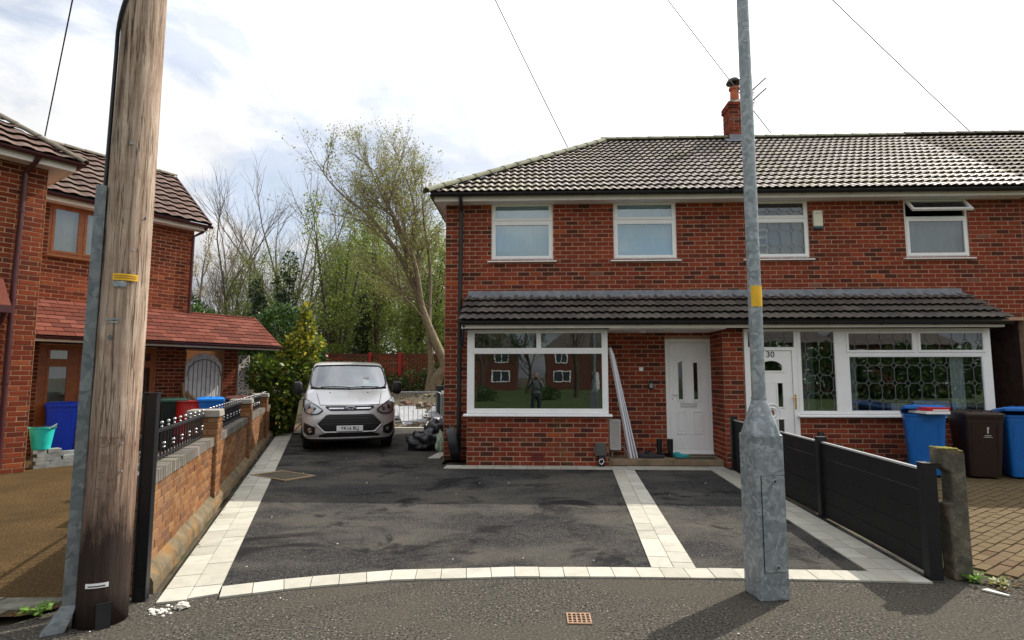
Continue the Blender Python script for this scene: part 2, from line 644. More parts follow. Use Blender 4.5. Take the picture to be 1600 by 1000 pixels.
def pole_mat():
    t = NT('weathered_pole_timber')
    v = t.coord('pos', (26, 26, 1.3))
    n = t.noise(v, 1.0, 10, 0.78, 0.9)
    c = t.ramp(n, [(0.32, (0.050, 0.033, 0.023)), (0.41, (0.30, 0.21, 0.15)), (0.52, (0.50, 0.38, 0.29)), (0.66, (0.66, 0.54, 0.43))])
    p = t.coord()
    c = t.mix(t.ramp(t.noise(p, 3.2, 5, 0.6), [(0.50, 0.0), (0.75, 0.6)]), c, (0.25, 0.12, 0.075))
    cr = t.ramp(t.noise(t.coord('pos', (17, 17, 0.7)), 1.0, 4, 0.6, 0.4), [(0.478, 0.0), (0.497, 0.85), (0.503, 0.85), (0.522, 0.0)])
    c = t.mix(cr, c, (0.045, 0.030, 0.022))
    # creosote still black around the foot, tar-brown above it
    sep = t.n.new('ShaderNodeSeparateXYZ')
    t.link(t.n.new('ShaderNodeNewGeometry').outputs['Position'], sep.inputs[0])
    ad = t.n.new('ShaderNodeMath')
    ad.operation = 'MULTIPLY_ADD'
    t.link(t.noise(t.coord('pos', (7, 7, 1.2)), 1.6, 6, 0.7), ad.inputs[0])
    ad.inputs[1].default_value = -1.05
    t.link(sep.outputs[2], ad.inputs[2])
    c = t.mix(t.ramp(ad.outputs[0], [(0.2, 0.62), (0.95, 0.0)]), c, (0.135, 0.070, 0.045))
    c = t.mix(t.ramp(ad.outputs[0], [(0.0, 0.93), (0.22, 0.0)]), c, (0.035, 0.024, 0.02))
    t.color(c)
    t.set(rough=0.85, spec=0.2)
    t.bump(n, 1.0, 0.035)
    return t.mat


M['pole'] = pole_mat()


def tarmac(name, lo, hi, dust, dscale, dthr, sp=0.25, patch=None):
    t = NT(name)
    v = t.coord()
    c = t.ramp(t.noise(v, 55, 3, 0.8), [(0.38, lo), (0.60, hi)])
    st = t.ramp(t.voro(v, 48, 'Distance'), [(0.16, 1.0), (0.28, 0.0)])
    gate = t.ramp(t.noise(v, 37, 2, 0.5), [(0.50, 0.0), (0.58, sp)])
    c = t.mix(t.mix(st, 0.0, gate), c, (0.34, 0.31, 0.27))
    d = t.ramp(t.noise(t.coord('pos', (0.8, 1.25, 1)), dscale, 11, 0.66, 0.15), [(dthr - 0.04, 0.0), (dthr + 0.05, 0.5), (dthr + 0.16, 0.85)])
    c = t.mix(d, c, t.mix(t.ramp(t.noise(v, 70, 2, 0.7), [(0.38, 0.0), (0.64, 1.0)]), tuple(x * 0.72 for x in dust), tuple(x * 1.22 for x in dust)))
    if patch:
        c = t.mix(t.ramp(t.noise(v, patch[1], 7, 0.7, 0.7), [(patch[2] - 0.02, 0.0), (patch[2] + 0.06, patch[3])]), c, patch[0])
    t.color(c)
    t.set(rough=0.92, spec=0.05)
    t.bump(t.noise(v, 80, 3, 0.75), 0.9, 0.012)
    return t.mat


M['tarmac'] = tarmac('old_tarmac', (0.012, 0.011, 0.010), (0.105, 0.096, 0.080), (0.078, 0.069, 0.055), 1.0, 0.50, 0.9, ((0.022, 0.021, 0.020), 1.5, 0.63, 0.75))
M['drive'] = tarmac('new_drive_tarmac', (0.011, 0.011, 0.012), (0.057, 0.055, 0.053), (0.092, 0.084, 0.071), 0.7, 0.48, 0.5, ((0.014, 0.014, 0.015), 1.1, 0.55, 0.85))


def slab_mat(name, stops, var):
    t = NT(name)
    v = t.coord()
    c = t.ramp(t.rand(False), stops)
    c = t.mix(t.ramp(t.noise(v, 7, 6, 0.7), [(0.45, 0.0), (0.8, var)]), c, tuple(x * 0.6 for x in stops[0][1]))
    c = t.mix(t.ramp(t.noise(v, 60, 3, 0.6), [(0.5, 0.0), (0.8, 0.35)]), c, tuple(x * 0.7 for x in stops[0][1]))
    t.color(c)
    t.set(rough=0.9, spec=0.08)
    t.bump(t.noise(v, 90, 3, 0.6), 0.25, 0.005)
    return t.mat


M['slab'] = slab_mat('cream_paving', [(0.0, (0.34, 0.325, 0.275)), (0.5, (0.385, 0.37, 0.315)), (1.0, (0.425, 0.41, 0.355))], 0.5)
M['joint'] = plain('dark_joint_sand', (0.045, 0.04, 0.03), 0.95, 0.3, 20)
M['block'] = slab_mat('brindle_block', [(0.0, (0.085, 0.056, 0.030)), (0.4, (0.125, 0.092, 0.048)), (0.7, (0.10, 0.066, 0.038)), (1.0, (0.155, 0.12, 0.066))], 0.6)
M['moss_joint'] = plain('mossy_joint', (0.050, 0.052, 0.016), 0.95, 0.5, 9)


def ldrive_mat():
    t = NT('brown_aggregate_concrete')
    v = t.coord()
    c = t.ramp(t.noise(v, 45, 4, 0.75), [(0.34, (0.032, 0.018, 0.008)), (0.52, (0.080, 0.050, 0.022)), (0.70, (0.150, 0.10, 0.050))])
    c = t.mix(t.ramp(t.noise(v, 1.1, 7, 0.65), [(0.42, 0.0), (0.7, 0.7)]), c, (0.036, 0.025, 0.013))
    c = t.mix(t.ramp(t.noise(v, 2.7, 6, 0.7), [(0.60, 0.0), (0.72, 0.55)]), c, (0.045, 0.045, 0.014))
    t.color(c)
    t.set(rough=0.92, spec=0.04)
    t.bump(t.noise(v, 60, 3, 0.7), 0.9, 0.014)
    return t.mat


M['ldrive'] = ldrive_mat()
M['soil'] = plain('garden_soil', (0.075, 0.058, 0.035), 0.95, 0.5, 1.5, bump=0.8, bscale=12, dirt=((0.05, 0.075, 0.02), 1.2, 0.52))
M['grass'] = plain('lawn_green', (0.045, 0.075, 0.014), 0.9, 0.4, 2.0, bump=0.7, bscale=30)
M['bark'] = plain('tree_bark', (0.165, 0.13, 0.085), 0.9, 0.4, 9, bump=0.7, bscale=25, dirt=((0.15, 0.16, 0.06), 3, 0.52))
M['twig'] = plain('grey_twig', (0.17, 0.145, 0.12), 0.9, 0.3, 5)
M['bark_dark'] = plain('dark_bark', (0.075, 0.060, 0.042), 0.9, 0.4, 7, bump=0.6, bscale=25)


def leaf_mat(name, stops, trans=0.45, rough=0.5):
    t = NT(name)
    c = t.ramp(t.rand(True), stops)
    t.color(c)
    t.set(rough=rough, spec=0.4)
    tr = t.n.new('ShaderNodeBsdfTranslucent')
    t.link(c, tr.inputs[0])
    mx = t.n.new('ShaderNodeMixShader')
    mx.inputs[0].default_value = trans
    t.link(t.p.outputs[0], mx.inputs[1])
    t.link(tr.outputs[0], mx.inputs[2])
    t.link(mx.outputs[0], t.out.inputs[0])
    return t.mat


M['leaf_spring'] = leaf_mat('spring_leaf', [(0.0, (0.10, 0.14, 0.026)), (0.5, (0.17, 0.23, 0.040)), (1.0, (0.28, 0.33, 0.075))])
M['leaf_bud'] = leaf_mat('opening_bud', [(0.0, (0.16, 0.19, 0.04)), (0.5, (0.27, 0.30, 0.07)), (1.0, (0.22, 0.17, 0.07))])
M['leaf_yellow'] = leaf_mat('golden_conifer_leaf', [(0.0, (0.05, 0.09, 0.015)), (0.45, (0.14, 0.18, 0.020)), (0.78, (0.34, 0.31, 0.025)), (1.0, (0.52, 0.45, 0.05))], 0.3)
M['leaf_dark'] = leaf_mat('laurel_leaf', [(0.0, (0.025, 0.060, 0.014)), (0.6, (0.05, 0.11, 0.022)), (1.0, (0.10, 0.17, 0.035))], 0.25, 0.35)
M['leaf_ivy'] = leaf_mat('ivy_leaf', [(0.0, (0.012, 0.030, 0.010)), (1.0, (0.04, 0.075, 0.02))], 0.2, 0.4)
M['leaf_weed'] = leaf_mat('weed_leaf', [(0.0, (0.08, 0.17, 0.02)), (1.0, (0.20, 0.34, 0.05))], 0.35)
M['leaf_red'] = leaf_mat('red_new_leaf', [(0.0, (0.45, 0.09, 0.03)), (1.0, (0.60, 0.18, 0.06))], 0.3)

# ------------------------------------------------------------------ brickwork, tiles, windows
def brick_unit():
    b = MB()
    l, d, h, c = 0.228, 0.06, 0.073, 0.004
    # front face slightly chamfered
    f = [(-l / 2 + c, 0, -h / 2 + c), (l / 2 - c, 0, -h / 2 + c), (l / 2 - c, 0, h / 2 - c), (-l / 2 + c, 0, h / 2 - c)]
    k = [(-l / 2, c, -h / 2), (l / 2, c, -h / 2), (l / 2, c, h / 2), (-l / 2, c, h / 2)]
    r = [(-l / 2, d, -h / 2), (l / 2, d, -h / 2), (l / 2, d, h / 2), (-l / 2, d, h / 2)]
    b.v = f + k + r
    b.f = [(0, 1, 2, 3)]
    for i in range(4):
        j = (i + 1) % 4
        b.f.append((4 + i, 4 + j, j, i))
        b.f.append((8 + i, 8 + j, 4 + j, 4 + i))
    b.m = [0] * len(b.f)
    return b


UNIT = brick_unit()


def brick_face(store, O, ex, en, W, z0, z1, openings=(), course=0.085, bl=0.24, shift=0, tooth=(0, 0)):
    O, ex, en = Vector(O), Vector(ex), Vector(en)
    k = 0
    z = z0
    while z < z1 - 0.03:
        h = min(course, z1 - z)
        zc = z + h / 2
        odd = (k + shift) % 2
        spans = [(tooth[0] * odd * bl / 2, W + tooth[1] * odd * bl / 2)]
        for (a, b, c, d) in openings:
            if c - 0.02 < zc < d + 0.02:
                ns = []
                for (s, e) in spans:
                    if b <= s or a >= e:
                        ns.append((s, e))
                        continue
                    if a > s:
                        ns.append((s, a))
                    if b < e:
                        ns.append((b, e))
                spans = ns
        off = ((k + shift) % 2) * bl / 2
        for (s, e) in spans:
            i = floor((s + off) / bl)
            while i * bl - off < e:
                u0, u1 = max(s, i * bl - off), min(e, (i + 1) * bl - off)
                i += 1
                if u1 - u0 < 0.024:
                    continue
                p = O + ex * ((u0 + u1) / 2) + Vector((0, 0, zc)) + en * random.uniform(-0.002, 0.002)
                store.append((p, ex, en, (u1 - u0 - 0.013 - random.uniform(-0.003, 0.006)) / 0.228, (h - 0.0135 - random.uniform(-0.002, 0.004)) / 0.073))
        z += course
        k += 1


def brick_finish(store, parent, m1, mj, world, limit=300, name='brick'):
    R = I4 if world else RM[parent.name]
    Ri = RM[parent.name].inverted() if world else I4
    sc = []
    for b in store:
        p = R @ b[0]
        n = R.to_3x3() @ b[2]
        x, y, a = to_px(p)
        view = (Vector((0, 0, CAM_H)) - p)
        f = max(0.0, view.normalized().dot(n))
        vis = 1.0 if (-30 < x < 1630 and -30 < y < 1030) else 0.0
        sc.append(f * vis / max(view.length_squared, 0.01))
    order = sorted(range(len(store)), key=lambda i: -sc[i])
    me = UNIT.mesh(name, m1)
    for i in order[:limit]:
        p, ex, en, sx, sz = store[i]
        Mx = basis(p, ex * sx, -en, Vector((0, 0, 1)) * sz)
        inst(name, me, parent, Ri @ Mx)
    rest = order[limit:]
    if rest:
        j = MB()
        for i in rest:
            p, ex, en, sx, sz = store[i]
            n = len(j.v)
            for (x, y, z) in UNIT.v:
                j.v.append(tuple(Ri @ (p + ex * (x * sx) - en * y + Vector((0, 0, z * sz)))))
            for f in UNIT.f:
                j.f.append(tuple(n + a for a in f))
        j.m = [0] * len(j.f)
        j.build(name + 'work', mj, parent, kind='stuff')


def wall_sheet(mb, O, ex, en, W, z0, z1, openings=(), rec=0.006, depth=0.10, mi=0):
    """mortar sheet behind the bricks, with reveals round the openings"""
    O, ex, en = Vector(O), Vector(ex), Vector(en)

    def P(u, z, d):
        return O + ex * u + Vector((0, 0, z)) - en * d
    us = sorted({0.0, W, *[o[0] for o in openings], *[o[1] for o in openings]})
    zs = sorted({z0, z1, *[o[2] for o in openings], *[o[3] for o in openings]})
    us = [u for u in us if -1e-6 <= u <= W + 1e-6]
    zs = [z for z in zs if z0 - 1e-6 <= z <= z1 + 1e-6]
    for i in range(len(us) - 1):
        for j in range(len(zs) - 1):
            uc, zc = (us[i] + us[i + 1]) / 2, (zs[j] + zs[j + 1]) / 2
            if any(a < uc < b and c < zc < d for (a, b, c, d) in openings):
                continue
            mb.poly([P(us[i], zs[j], rec), P(us[i + 1], zs[j], rec), P(us[i + 1], zs[j + 1], rec), P(us[i], zs[j + 1], rec)], mi)
    for (a, b, c, d) in openings:
        for (u0, zz0, u1, zz1) in ((a, c, a, d), (b, d, b, c), (a, d, b, d), (b, c, a, c)):
            mb.poly([P(u0, zz0, rec), P(u1, zz1, rec), P(u1, zz1, depth), P(u0, zz0, depth)], mi)


def tile_unit(w=0.30, L=0.30, lap=0.05, h=0.024, th=0.022, rolls=2):
    xs, zs = [], []
    per = w / rolls
    for r in range(rolls):
        for t, hh in ((0.0, 0.0), (0.28, 0.0), (0.40, 0.55), (0.52, 0.92), (0.64, 1.0), (0.76, 0.92), (0.88, 0.55)):
            xs.append(-w / 2 + per * (r + t))
            zs.append(h * hh)
    xs.append(w / 2)
    zs.append(0.0)
    n = len(xs)
    b = MB()
    rise = 0.044
    b.v = [(xs[i], 0.0, zs[i] + rise) for i in range(n)] + [(xs[i], L + lap, zs[i] - rise * lap / L) for i in range(n)] + [(xs[i], 0.035, zs[i] + rise - th * 1.5) for i in range(n)]
    for i in range(n - 1):
        b.f.append((i, i + 1, n + i + 1, n + i))
        b.f.append((2 * n + i, 2 * n + i + 1, i + 1, i))
    b.m = [0] * len(b.f)
    return b


def flat_unit(w=0.30, L=0.17, lap=0.03, th=0.012):
    b = MB()
    g = 0.004
    b.v = [(-w / 2 + g, 0, 0.018), (w / 2 - g, 0, 0.018), (w / 2 - g, L + lap, 0.002), (-w / 2 + g, L + lap, 0.002), (-w / 2 + g, 0, 0.018 - th), (w / 2 - g, 0, 0.018 - th), (w / 2 - g, L + lap, 0.002 - th), (-w / 2 + g, L + lap, 0.002 - th)]
    b.f = [(0, 1, 2, 3), (4, 5, 1, 0), (5, 6, 2, 1), (7, 4, 0, 3)]
    b.m = [0] * 4
    return b


def tile_roof(parent, unit, O, ex, es, W, Ls, gauge, tw, m1, mj, world, clips=(), limit=300, name='tile', bond=0.0, single=True, smooth=True):
    """tiles in courses from the eave up; clips are (a,b,c): keep a*u+b*s>=c"""
    O, ex, es = Vector(O), Vector(ex).normalized(), Vector(es).normalized()
    nn = ex.cross(es)
    Ri = RM[parent.name].inverted() if world else I4
    me = unit.mesh(name, m1)
    if smooth:
        me.polygons.foreach_set('use_smooth', [True] * len(me.polygons))
        try:
            me.set_sharp_from_angle(angle=radians(50))
        except Exception:
            pass
    L = gauge
    cand, cuts = [], []
    rows = int(math.ceil(Ls / gauge - 0.05))
    for r in range(rows):
        s = r * gauge
        sh = bond * tw * (r % 2)
        i = -1
        while True:
            u = tw * (i + 0.5) - sh
            i += 1
            if u - tw / 2 > W - 0.02:
                break
            if u + tw / 2 < 0.02:
                continue
            pl = [(1, 0, 0), (-1, 0, -W)] + list(clips)
            corners = [(u + dx * tw / 2, s + dy) for dx in (-1, 1) for dy in (0, L)]
            inside = [min(a * cu + b * cs - c for (a, b, c) in pl) for cu, cs in corners]
            Mx = basis(O + ex * u + es * s + nn * random.uniform(-0.002, 0.002), ex, es, nn)
            if min(inside) > -0.012:
                cand.append((u, s, Mx))
            elif any(max(a * cu + b * cs - c for cu, cs in corners) < 0.01 for (a, b, c) in pl):
                continue
            else:
                bm = bmesh.new()
                bm.from_mesh(me)
                for (a, b, c) in pl:
                    # plane in tile coordinates
                    d = c - a * u - b * s
                    no = Vector((a, b, 0))
                    q = no * (d / no.length_squared)
                    bmesh.ops.bisect_plane(bm, geom=bm.verts[:] + bm.edges[:] + bm.faces[:], plane_co=q, plane_no=no, clear_inner=True)
                if len(bm.faces):
                    m2 = bpy.data.meshes.new(name)
                    bm.to_mesh(m2)
                    m2.materials.append(m1)
                    cuts.append((m2, Mx))
                bm.free()
    pool = [(None, Mx) for (_, _, Mx) in cand] + cuts
    ranked = sorted(pool, key=lambda t: to_px((t[1].translation if world else RM[parent.name] @ t[1].translation))[2])
    lim = limit if single else 0
    for m2, Mx in ranked[:lim]:
        inst(name, m2 or me, parent, Ri @ Mx)
    if ranked[lim:]:
        j = MB()
        for m2, Mx in ranked[lim:]:
            src = m2 or me
            n = len(j.v)
            T = Ri @ Mx
            j.v += [tuple(T @ v.co) for v in src.vertices]
            j.f += [tuple(n + k for k in p.vertices) for p in src.polygons]
        j.m = [0] * len(j.f)
        j.build(name + '_field', mj, parent, kind='stuff', smooth=smooth)


def half_round(parent, p0, p1, r, mat, world, piece=0.42, name='ridge_tile'):
    """row of half round ridge tiles from p0 to p1, each its own piece"""
    p0, p1 = Vector(p0), Vector(p1)
    d = (p1 - p0)
    n = max(1, round(d.length / piece))
    seg = d / n
    ax = d.normalized()
    s = ax.cross(Vector((0, 0, 1))).normalized()
    up = s.cross(ax)
    b = MB()
    L = seg.length
    for rr, y0, y1 in ((r, 0.0, L + 0.02),):
        ring = []
        for (x, k) in ((y0, 1.06), (y1, 0.94)):
            ring.append([(rr * k * cos(a), x, rr * k * 0.8 * sin(a)) for a in [pi * t / 8 for t in range(9)]])
        b.rings(ring, close=False, cap=False)
        ring = [[(rr * 1.06 * cos(a), y0, rr * 1.06 * .8 * sin(a)) for a in [pi * t / 8 for t in range(9)]],
                [(rr * 0.9 * cos(a), y0, rr * 0.9 * .8 * sin(a)) for a in [pi * t / 8 for t in range(9)]]]
        b.rings(ring, close=False, cap=False)
    me = b.mesh(name, mat)
    Ri = RM[parent.name].inverted() if world else I4
    for i in range(n):
        inst(name, me, parent, Ri @ basis(p0 + seg * i, s, ax, up))


def holed(mb, x0, x1, z0, z1, holes, y0, y1, mi=0):
    xs = sorted({x0, x1, *[h[0] for h in holes], *[h[1] for h in holes]})
    zs = sorted({z0, z1, *[h[2] for h in holes], *[h[3] for h in holes]})
    for j in range(len(zs) - 1):
        run = None
        for i in range(len(xs) - 1):
            xc, zc = (xs[i] + xs[i + 1]) / 2, (zs[j] + zs[j + 1]) / 2
            solid = not any(a < xc < b and c < zc < d for (a, b, c, d) in [h[:4] for h in holes])
            if solid and run is None:
                run = xs[i]
            if not solid and run is not None:
                mb.box(run, xs[i], y0, y1, zs[j], zs[j + 1], mi)
                run = None
        if run is not None:
            mb.box(run, xs[-1], y0, y1, zs[j], zs[j + 1], mi)


def cames(pane, x0, x1, z0, z1, y, sx=0.228, sz=0.315, ox=0.0, oz=0.0, d=0.052, world=True, half=False):
    """leaded octagon-and-diamond pattern in front of a pane"""
    mb = MB()
    t = 0.0034

    def seg(a, b):
        # clip to pane
        ax, az, bx, bz = *a, *b
        for lo, hi, k in ((x0, x1, 0), (z0, z1, 1)):
            p, q = (ax, bx) if k == 0 else (az, bz)
            if max(p, q) <= lo or min(p, q) >= hi:
                return
            f0, f1 = 0.0, 1.0
            if p != q:
                ta, tb = (lo - p) / (q - p), (hi - p) / (q - p)
                f0, f1 = max(0, min(ta, tb)), min(1, max(ta, tb))
            ax, az, bx, bz = ax + (bx - ax) * f0, az + (bz - az) * f0, ax + (bx - ax) * f1, az + (bz - az) * f1
        if abs(ax - bx) + abs(az - bz) > 0.01:
            mb.beam((ax, y, az), (bx, y, bz), 2 * t, 0.006, up=(0, 1, 0))
    i = 0
    nx = int((x1 - x0) / sx) + 3
    nz = int((z1 - z0) / sz) + 3
    for i in range(-1, nx):
        for j in range(-1, nz):
            cx, cz = x0 + ox + i * sx, z1 - oz - j * sz
            e = d
            for a, b in (((e, 0), (0, e * 1.15)), ((0, e * 1.15), (-e, 0)), ((-e, 0), (0, -e * 1.15)), ((0, -e * 1.15), (e, 0))):
                seg((cx + a[0], cz + a[1]), (cx + b[0], cz + b[1]))
            seg((cx + e, cz), (cx + sx - e, cz))
            seg((cx, cz - e * 1.15), (cx, cz - sz + e * 1.15))
    if mb.v:
        mb.build('leading', M['cames'], pane, world=world)


def window(house, x0, x1, z0, z1, y, cells, world=True, frame='upvc', glass='glass', sash=0.042, sill=0.07, back=None, lead=False, name='window', sillmat=None, label=None, t=0.05):
    """cells: (x0,x1,z0,z1,has_sash[,open_angle]) apertures inside the outer frame"""
    mb = MB()
    holed(mb, x0, x1, z0, z1, cells, y, y + t)
    w = mb.build(name, M[frame], house, world=world, bevel=0.004, label=label)
    for c in cells:
        a, b, d, e, s = c[:5]
        ang = c[5] if len(c) > 5 else 0
        if s:
            sb = MB()
            sb.frame(a - 0.008, b + 0.008, d - 0.008, e + 0.008, sash, y - 0.014, y + 0.03)
            pa, pb, pd, pe = a + sash - 0.008, b - sash + 0.008, d + sash - 0.008, e - sash + 0.008
            pm = MB().box(pa - 0.004, pb + 0.004, y + 0.008, y + 0.014, pd - 0.004, pe + 0.004)
            if ang:
                T = Matrix.Translation((0, y - 0.014, e)) @ Matrix.Rotation(-ang, 4, 'X') @ Matrix.Translation((0, -(y - 0.014), -e))
                sb.v = [tuple(T @ Vector(p)) for p in sb.v]
                pm.v = [tuple(T @ Vector(p)) for p in pm.v]
            sb.build('sash', M[frame], w, world=world, bevel=0.003)
        else:
            pa, pb, pd, pe = a, b, d, e
            bd = MB().frame(a - 0.002, b + 0.002, d - 0.002, e + 0.002, 0.014, y + 0.006, y + 0.03)
            bd.build('glazing_bead', M[frame], w, world=world)
            pm = MB().box(a - 0.004, b + 0.004, y + 0.024, y + 0.030, d - 0.004, e + 0.004)
        pane = pm.build('pane', M[glass], w, world=world)
        if lead and not ang:
            cames(w, pa, pb, pd, pe, (y + 0.004 if s else y + 0.020), world=world, ox=lead[0], oz=lead[1])
    if sill:
        MB().hexa([(x0 - sill, y - 0.085, z0 - 0.045), (x1 + sill, y - 0.085, z0 - 0.045), (x1 + sill, y + 0.02, z0 - 0.045), (x0 - sill, y + 0.02, z0 - 0.045)],
                  [(x0 - sill, y - 0.085, z0 - 0.022), (x1 + sill, y - 0.085, z0 - 0.022), (x1 + sill, y + 0.02, z0 - 0.002), (x0 - sill, y + 0.02, z0 - 0.002)]).build('sill', M[sillmat or frame], w, world=world, bevel=0.004)
    return w


def room(house, x0, x1, y0, y1, z0, z1, world=True, mat='room', front=None):
    """plain room behind a window: five inner faces, front open"""
    mb = MB()
    mb.poly([(x0, y1, z0), (x1, y1, z0), (x1, y1, z1), (x0, y1, z1)])
    mb.poly([(x0, y0, z0), (x0, y1, z0), (x0, y1, z1), (x0, y0, z1)])
    mb.poly([(x1, y0, z0), (x1, y1, z0), (x1, y1, z1), (x1, y0, z1)])
    mb.poly([(x0, y0, z0), (x1, y0, z0), (x1, y1, z0), (x0, y1, z0)])
    mb.poly([(x0, y0, z1), (x1, y0, z1), (x1, y1, z1), (x0, y1, z1)])
    return mb.build('room_interior', M[mat], house, world=world)


def curtain(house, x0, x1, z0, z1, y, mat='net', amp=0.02, waves=9, world=True, name='net_curtain', taper=0.0):
    mb = MB()
    n = waves * 6

    def fn(u, v):
        k = 1 - taper * (1 - v)
        return (x0 + (x1 - x0) * u * k, y + amp * sin(u * waves * 2 * pi) * (0.6 + 0.4 * v), z0 + (z1 - z0) * v)
    mb.grid(fn, n, 4)
    return mb.build(name, M[mat], house, world=world, smooth='all')


def gutter(house, p0, p1, r, mat, world=True, brackets=0.9, name='gutter'):
    p0, p1 = Vector(p0), Vector(p1)
    ax = (p1 - p0).normalized()
    s = ax.cross(Vector((0, 0, 1))).normalized()
    mb = MB()
    arc = [pi + pi * t / 10 for t in range(11)]

    def ring(p, k):
        return [p + s * (k * cos(a)) + Vector((0, 0, k * sin(a))) for a in arc]
    outer = [ring(p0, r), ring(p1, r)]
    inner = [ring(p0, r * 0.86), ring(p1, r * 0.86)]
    mb.rings(outer, close=False, cap=False)
    mb.rings(inner, close=False, cap=False)
    mb.rings([outer[0], inner[0]], close=False, cap=False)
    mb.rings([outer[1], inner[1]], close=False, cap=False)
    mb.poly(outer[0])
    mb.poly(outer[1])
    for q in (0, -1):
        mb.poly([outer[0][q], outer[1][q], inner[1][q], inner[0][q]])
    g = mb.build(name, M[mat], house, world=world, smooth=True)
    L = (p1 - p0).length
    n = int(L / brackets)
    bk = MB()
    for i in range(n):
        c = p0 + ax * (brackets * (i + 0.5))
        o2 = [[c + ax * dx + s * ((r + 0.006) * cos(a)) + Vector((0, 0, (r + 0.006) * sin(a))) for a in arc] for dx in (-0.014, 0.014)]
        bk.rings(o2, close=False, cap=False)
    if n:
        bk.build('gutter_bracket', M[mat], g, world=world)
    return g


# ------------------------------------------------------------------ ground, drive, paving
def ground_poly(name, pts, z, mat, parent=None, kind='structure', label=None):
    mb = MB()
    mb.poly([(x, y, z) for x, y in pts])
    return mb.build(name, mat, parent, kind=kind, label=label)


g = MB()
g.grid(lambda u, v: (-600 + 1200 * u, -600 + 1200 * v, -0.06), 24, 24)
g.build('ground', M['soil'], kind='structure', label='bare soil and rough ground around the houses')
ground_poly('pavement', [(-9, -4.5), (9, -4.5), (9, 4.9), (3.3, 4.9), (2.75, 5.0), (0.9, 5.0), (-0.2, 4.95), (-1.2, 4.85), (-1.9, 4.6), (-2.6, 4.4), (-3.15, 4.32), (-3.4, 3.75), (-9, 3.2)], 0.0, M['tarmac'], label='old speckled tarmac pavement in front of the driveway')
ground_poly('lawn', [(-60, -80), (60, -80), (60, -4.5), (-60, -4.5)], -0.02, M['grass'], label='open lawn across the road')

WA = Vector((-2.9, 4.3, 0))
WD = Vector((-0.353, 0.936, 0)).normalized()
WN = Vector((WD.y, -WD.x, 0))


def arc_in(x):
    """inner edge of the front edging, measured points joined smoothly"""
    P = [(-2.7, 4.28), (-2.45, 4.42), (-1.9, 4.66), (-1.2, 4.87), (-0.2, 4.99), (0.87, 5.02), (1.92, 5.02), (3.1, 4.99)]
    for (a, b), (c, d) in zip(P, P[1:]):
        if x <= c:
            t = (x - a) / (c - a)
            return b + (d - b) * t
    return P[-1][1]


drv = ground_poly('driveway', [(-2.72, 4.3), (-1.9, 4.5), (-1.2, 4.65), (-0.2, 4.78), (0.9, 4.82), (1.9, 4.82), (3.2, 4.78), (3.42, 10.62), (-1.7, 10.62), (-1.72, 18.2), (-8.1, 18.2)], 0.005, M['drive'], label='new dark tarmac driveway with cream paved borders')


def slab_obj(pts, z0, z1, mat, parent, name='paving_slab', gap=0.004):
    c = Vector((sum(p[0] for p in pts) / 4, sum(p[1] for p in pts) / 4))
    q = []
    for p in pts:
        d = Vector(p) - c
        q.append(c + d * (1 - gap / max(d.length, 0.01)))
    dz = random.uniform(-0.0015, 0.0015)
    mb = MB().hexa([(p.x, p.y, z0) for p in q], [(p.x, p.y, z1 + dz) for p in q])
    me = mb.mesh(name, mat)
    return inst(name, me, parent, I4.copy())


RM[drv.name] = I4
# left border: two rows along the boundary wall
BW = 0.195
L0 = Vector((-2.68, 4.16, 0))
for row in range(2):
    t = -0.06 if row else -0.04
    ln = 0.28
    while t < 14.2:
        l2 = ln
        a = L0 + WN * (0.0 + row * BW) + WD * t
        b = L0 + WN * ((row + 1) * BW) + WD * t
        c = b + WD * l2
        d = a + WD * l2
        if t < 0.0 and row:
            t2 = max(t, 0.0)
            a, b = L0 + WN * (row * BW) + WD * -0.02, L0 + WN * ((row + 1) * BW) + WD * 0.02
        slab_obj([a.xy, b.xy, c.xy, d.xy], 0.002, 0.016, M['slab'], drv)
        t += l2
jm = MB()
jm.hexa([tuple(L0 + WN * s + WD * e + Vector((0, 0, 0.006))) for s, e in ((0, 0), (2 * BW, 0.05), (2 * BW, 14.1), (0, 14.1))], [tuple(L0 + WN * s + WD * e + Vector((0, 0, 0.010))) for s, e in ((0, 0), (2 * BW, 0.05), (2 * BW, 14.1), (0, 14.1))])
jm.build('joint_bed', M['joint'], drv)
# front arc: one row, each slab about 0.2 x 0.25
x = -2.37
while x < 2.70:
    x2 = x + 0.2
    y1, y2 = arc_in(x), arc_in(x2)
    n1 = Vector((-(arc_in(x + .05) - arc_in(x - .05)) / .1, 1)).normalized()
    n2 = Vector((-(arc_in(x2 + .05) - arc_in(x2 - .05)) / .1, 1)).normalized()
    w = 0.235
    slab_obj([(x - n1.x * w, y1 - n1.y * w), (x2 - n2.x * w, y2 - n2.y * w), (x2, y2), (x, y1)], 0.002, 0.016, M['slab'], drv)
    x = x2
# middle strip
s0, s1 = Vector((0.97, 5.03)), Vector((1.33, 10.12))
sd = (s1 - s0).normalized()
sn = Vector((sd.y, -sd.x))
for row in range(2):
    t = 0.0 if row == 0 else -0.0
    k = 0
    while t < (s1 - s0).length - 0.02:
        l2 = min(0.29, (s1 - s0).length - t)
        if k == 0 and row:
            l2 = 0.15
        a = s0 + sn * (0.185 * row) + sd * t
        slab_obj([a, a + sn * 0.185, a + sn * 0.185 + sd * l2, a + sd * l2], 0.002, 0.016, M['slab'], drv)
        t += l2
        k += 1
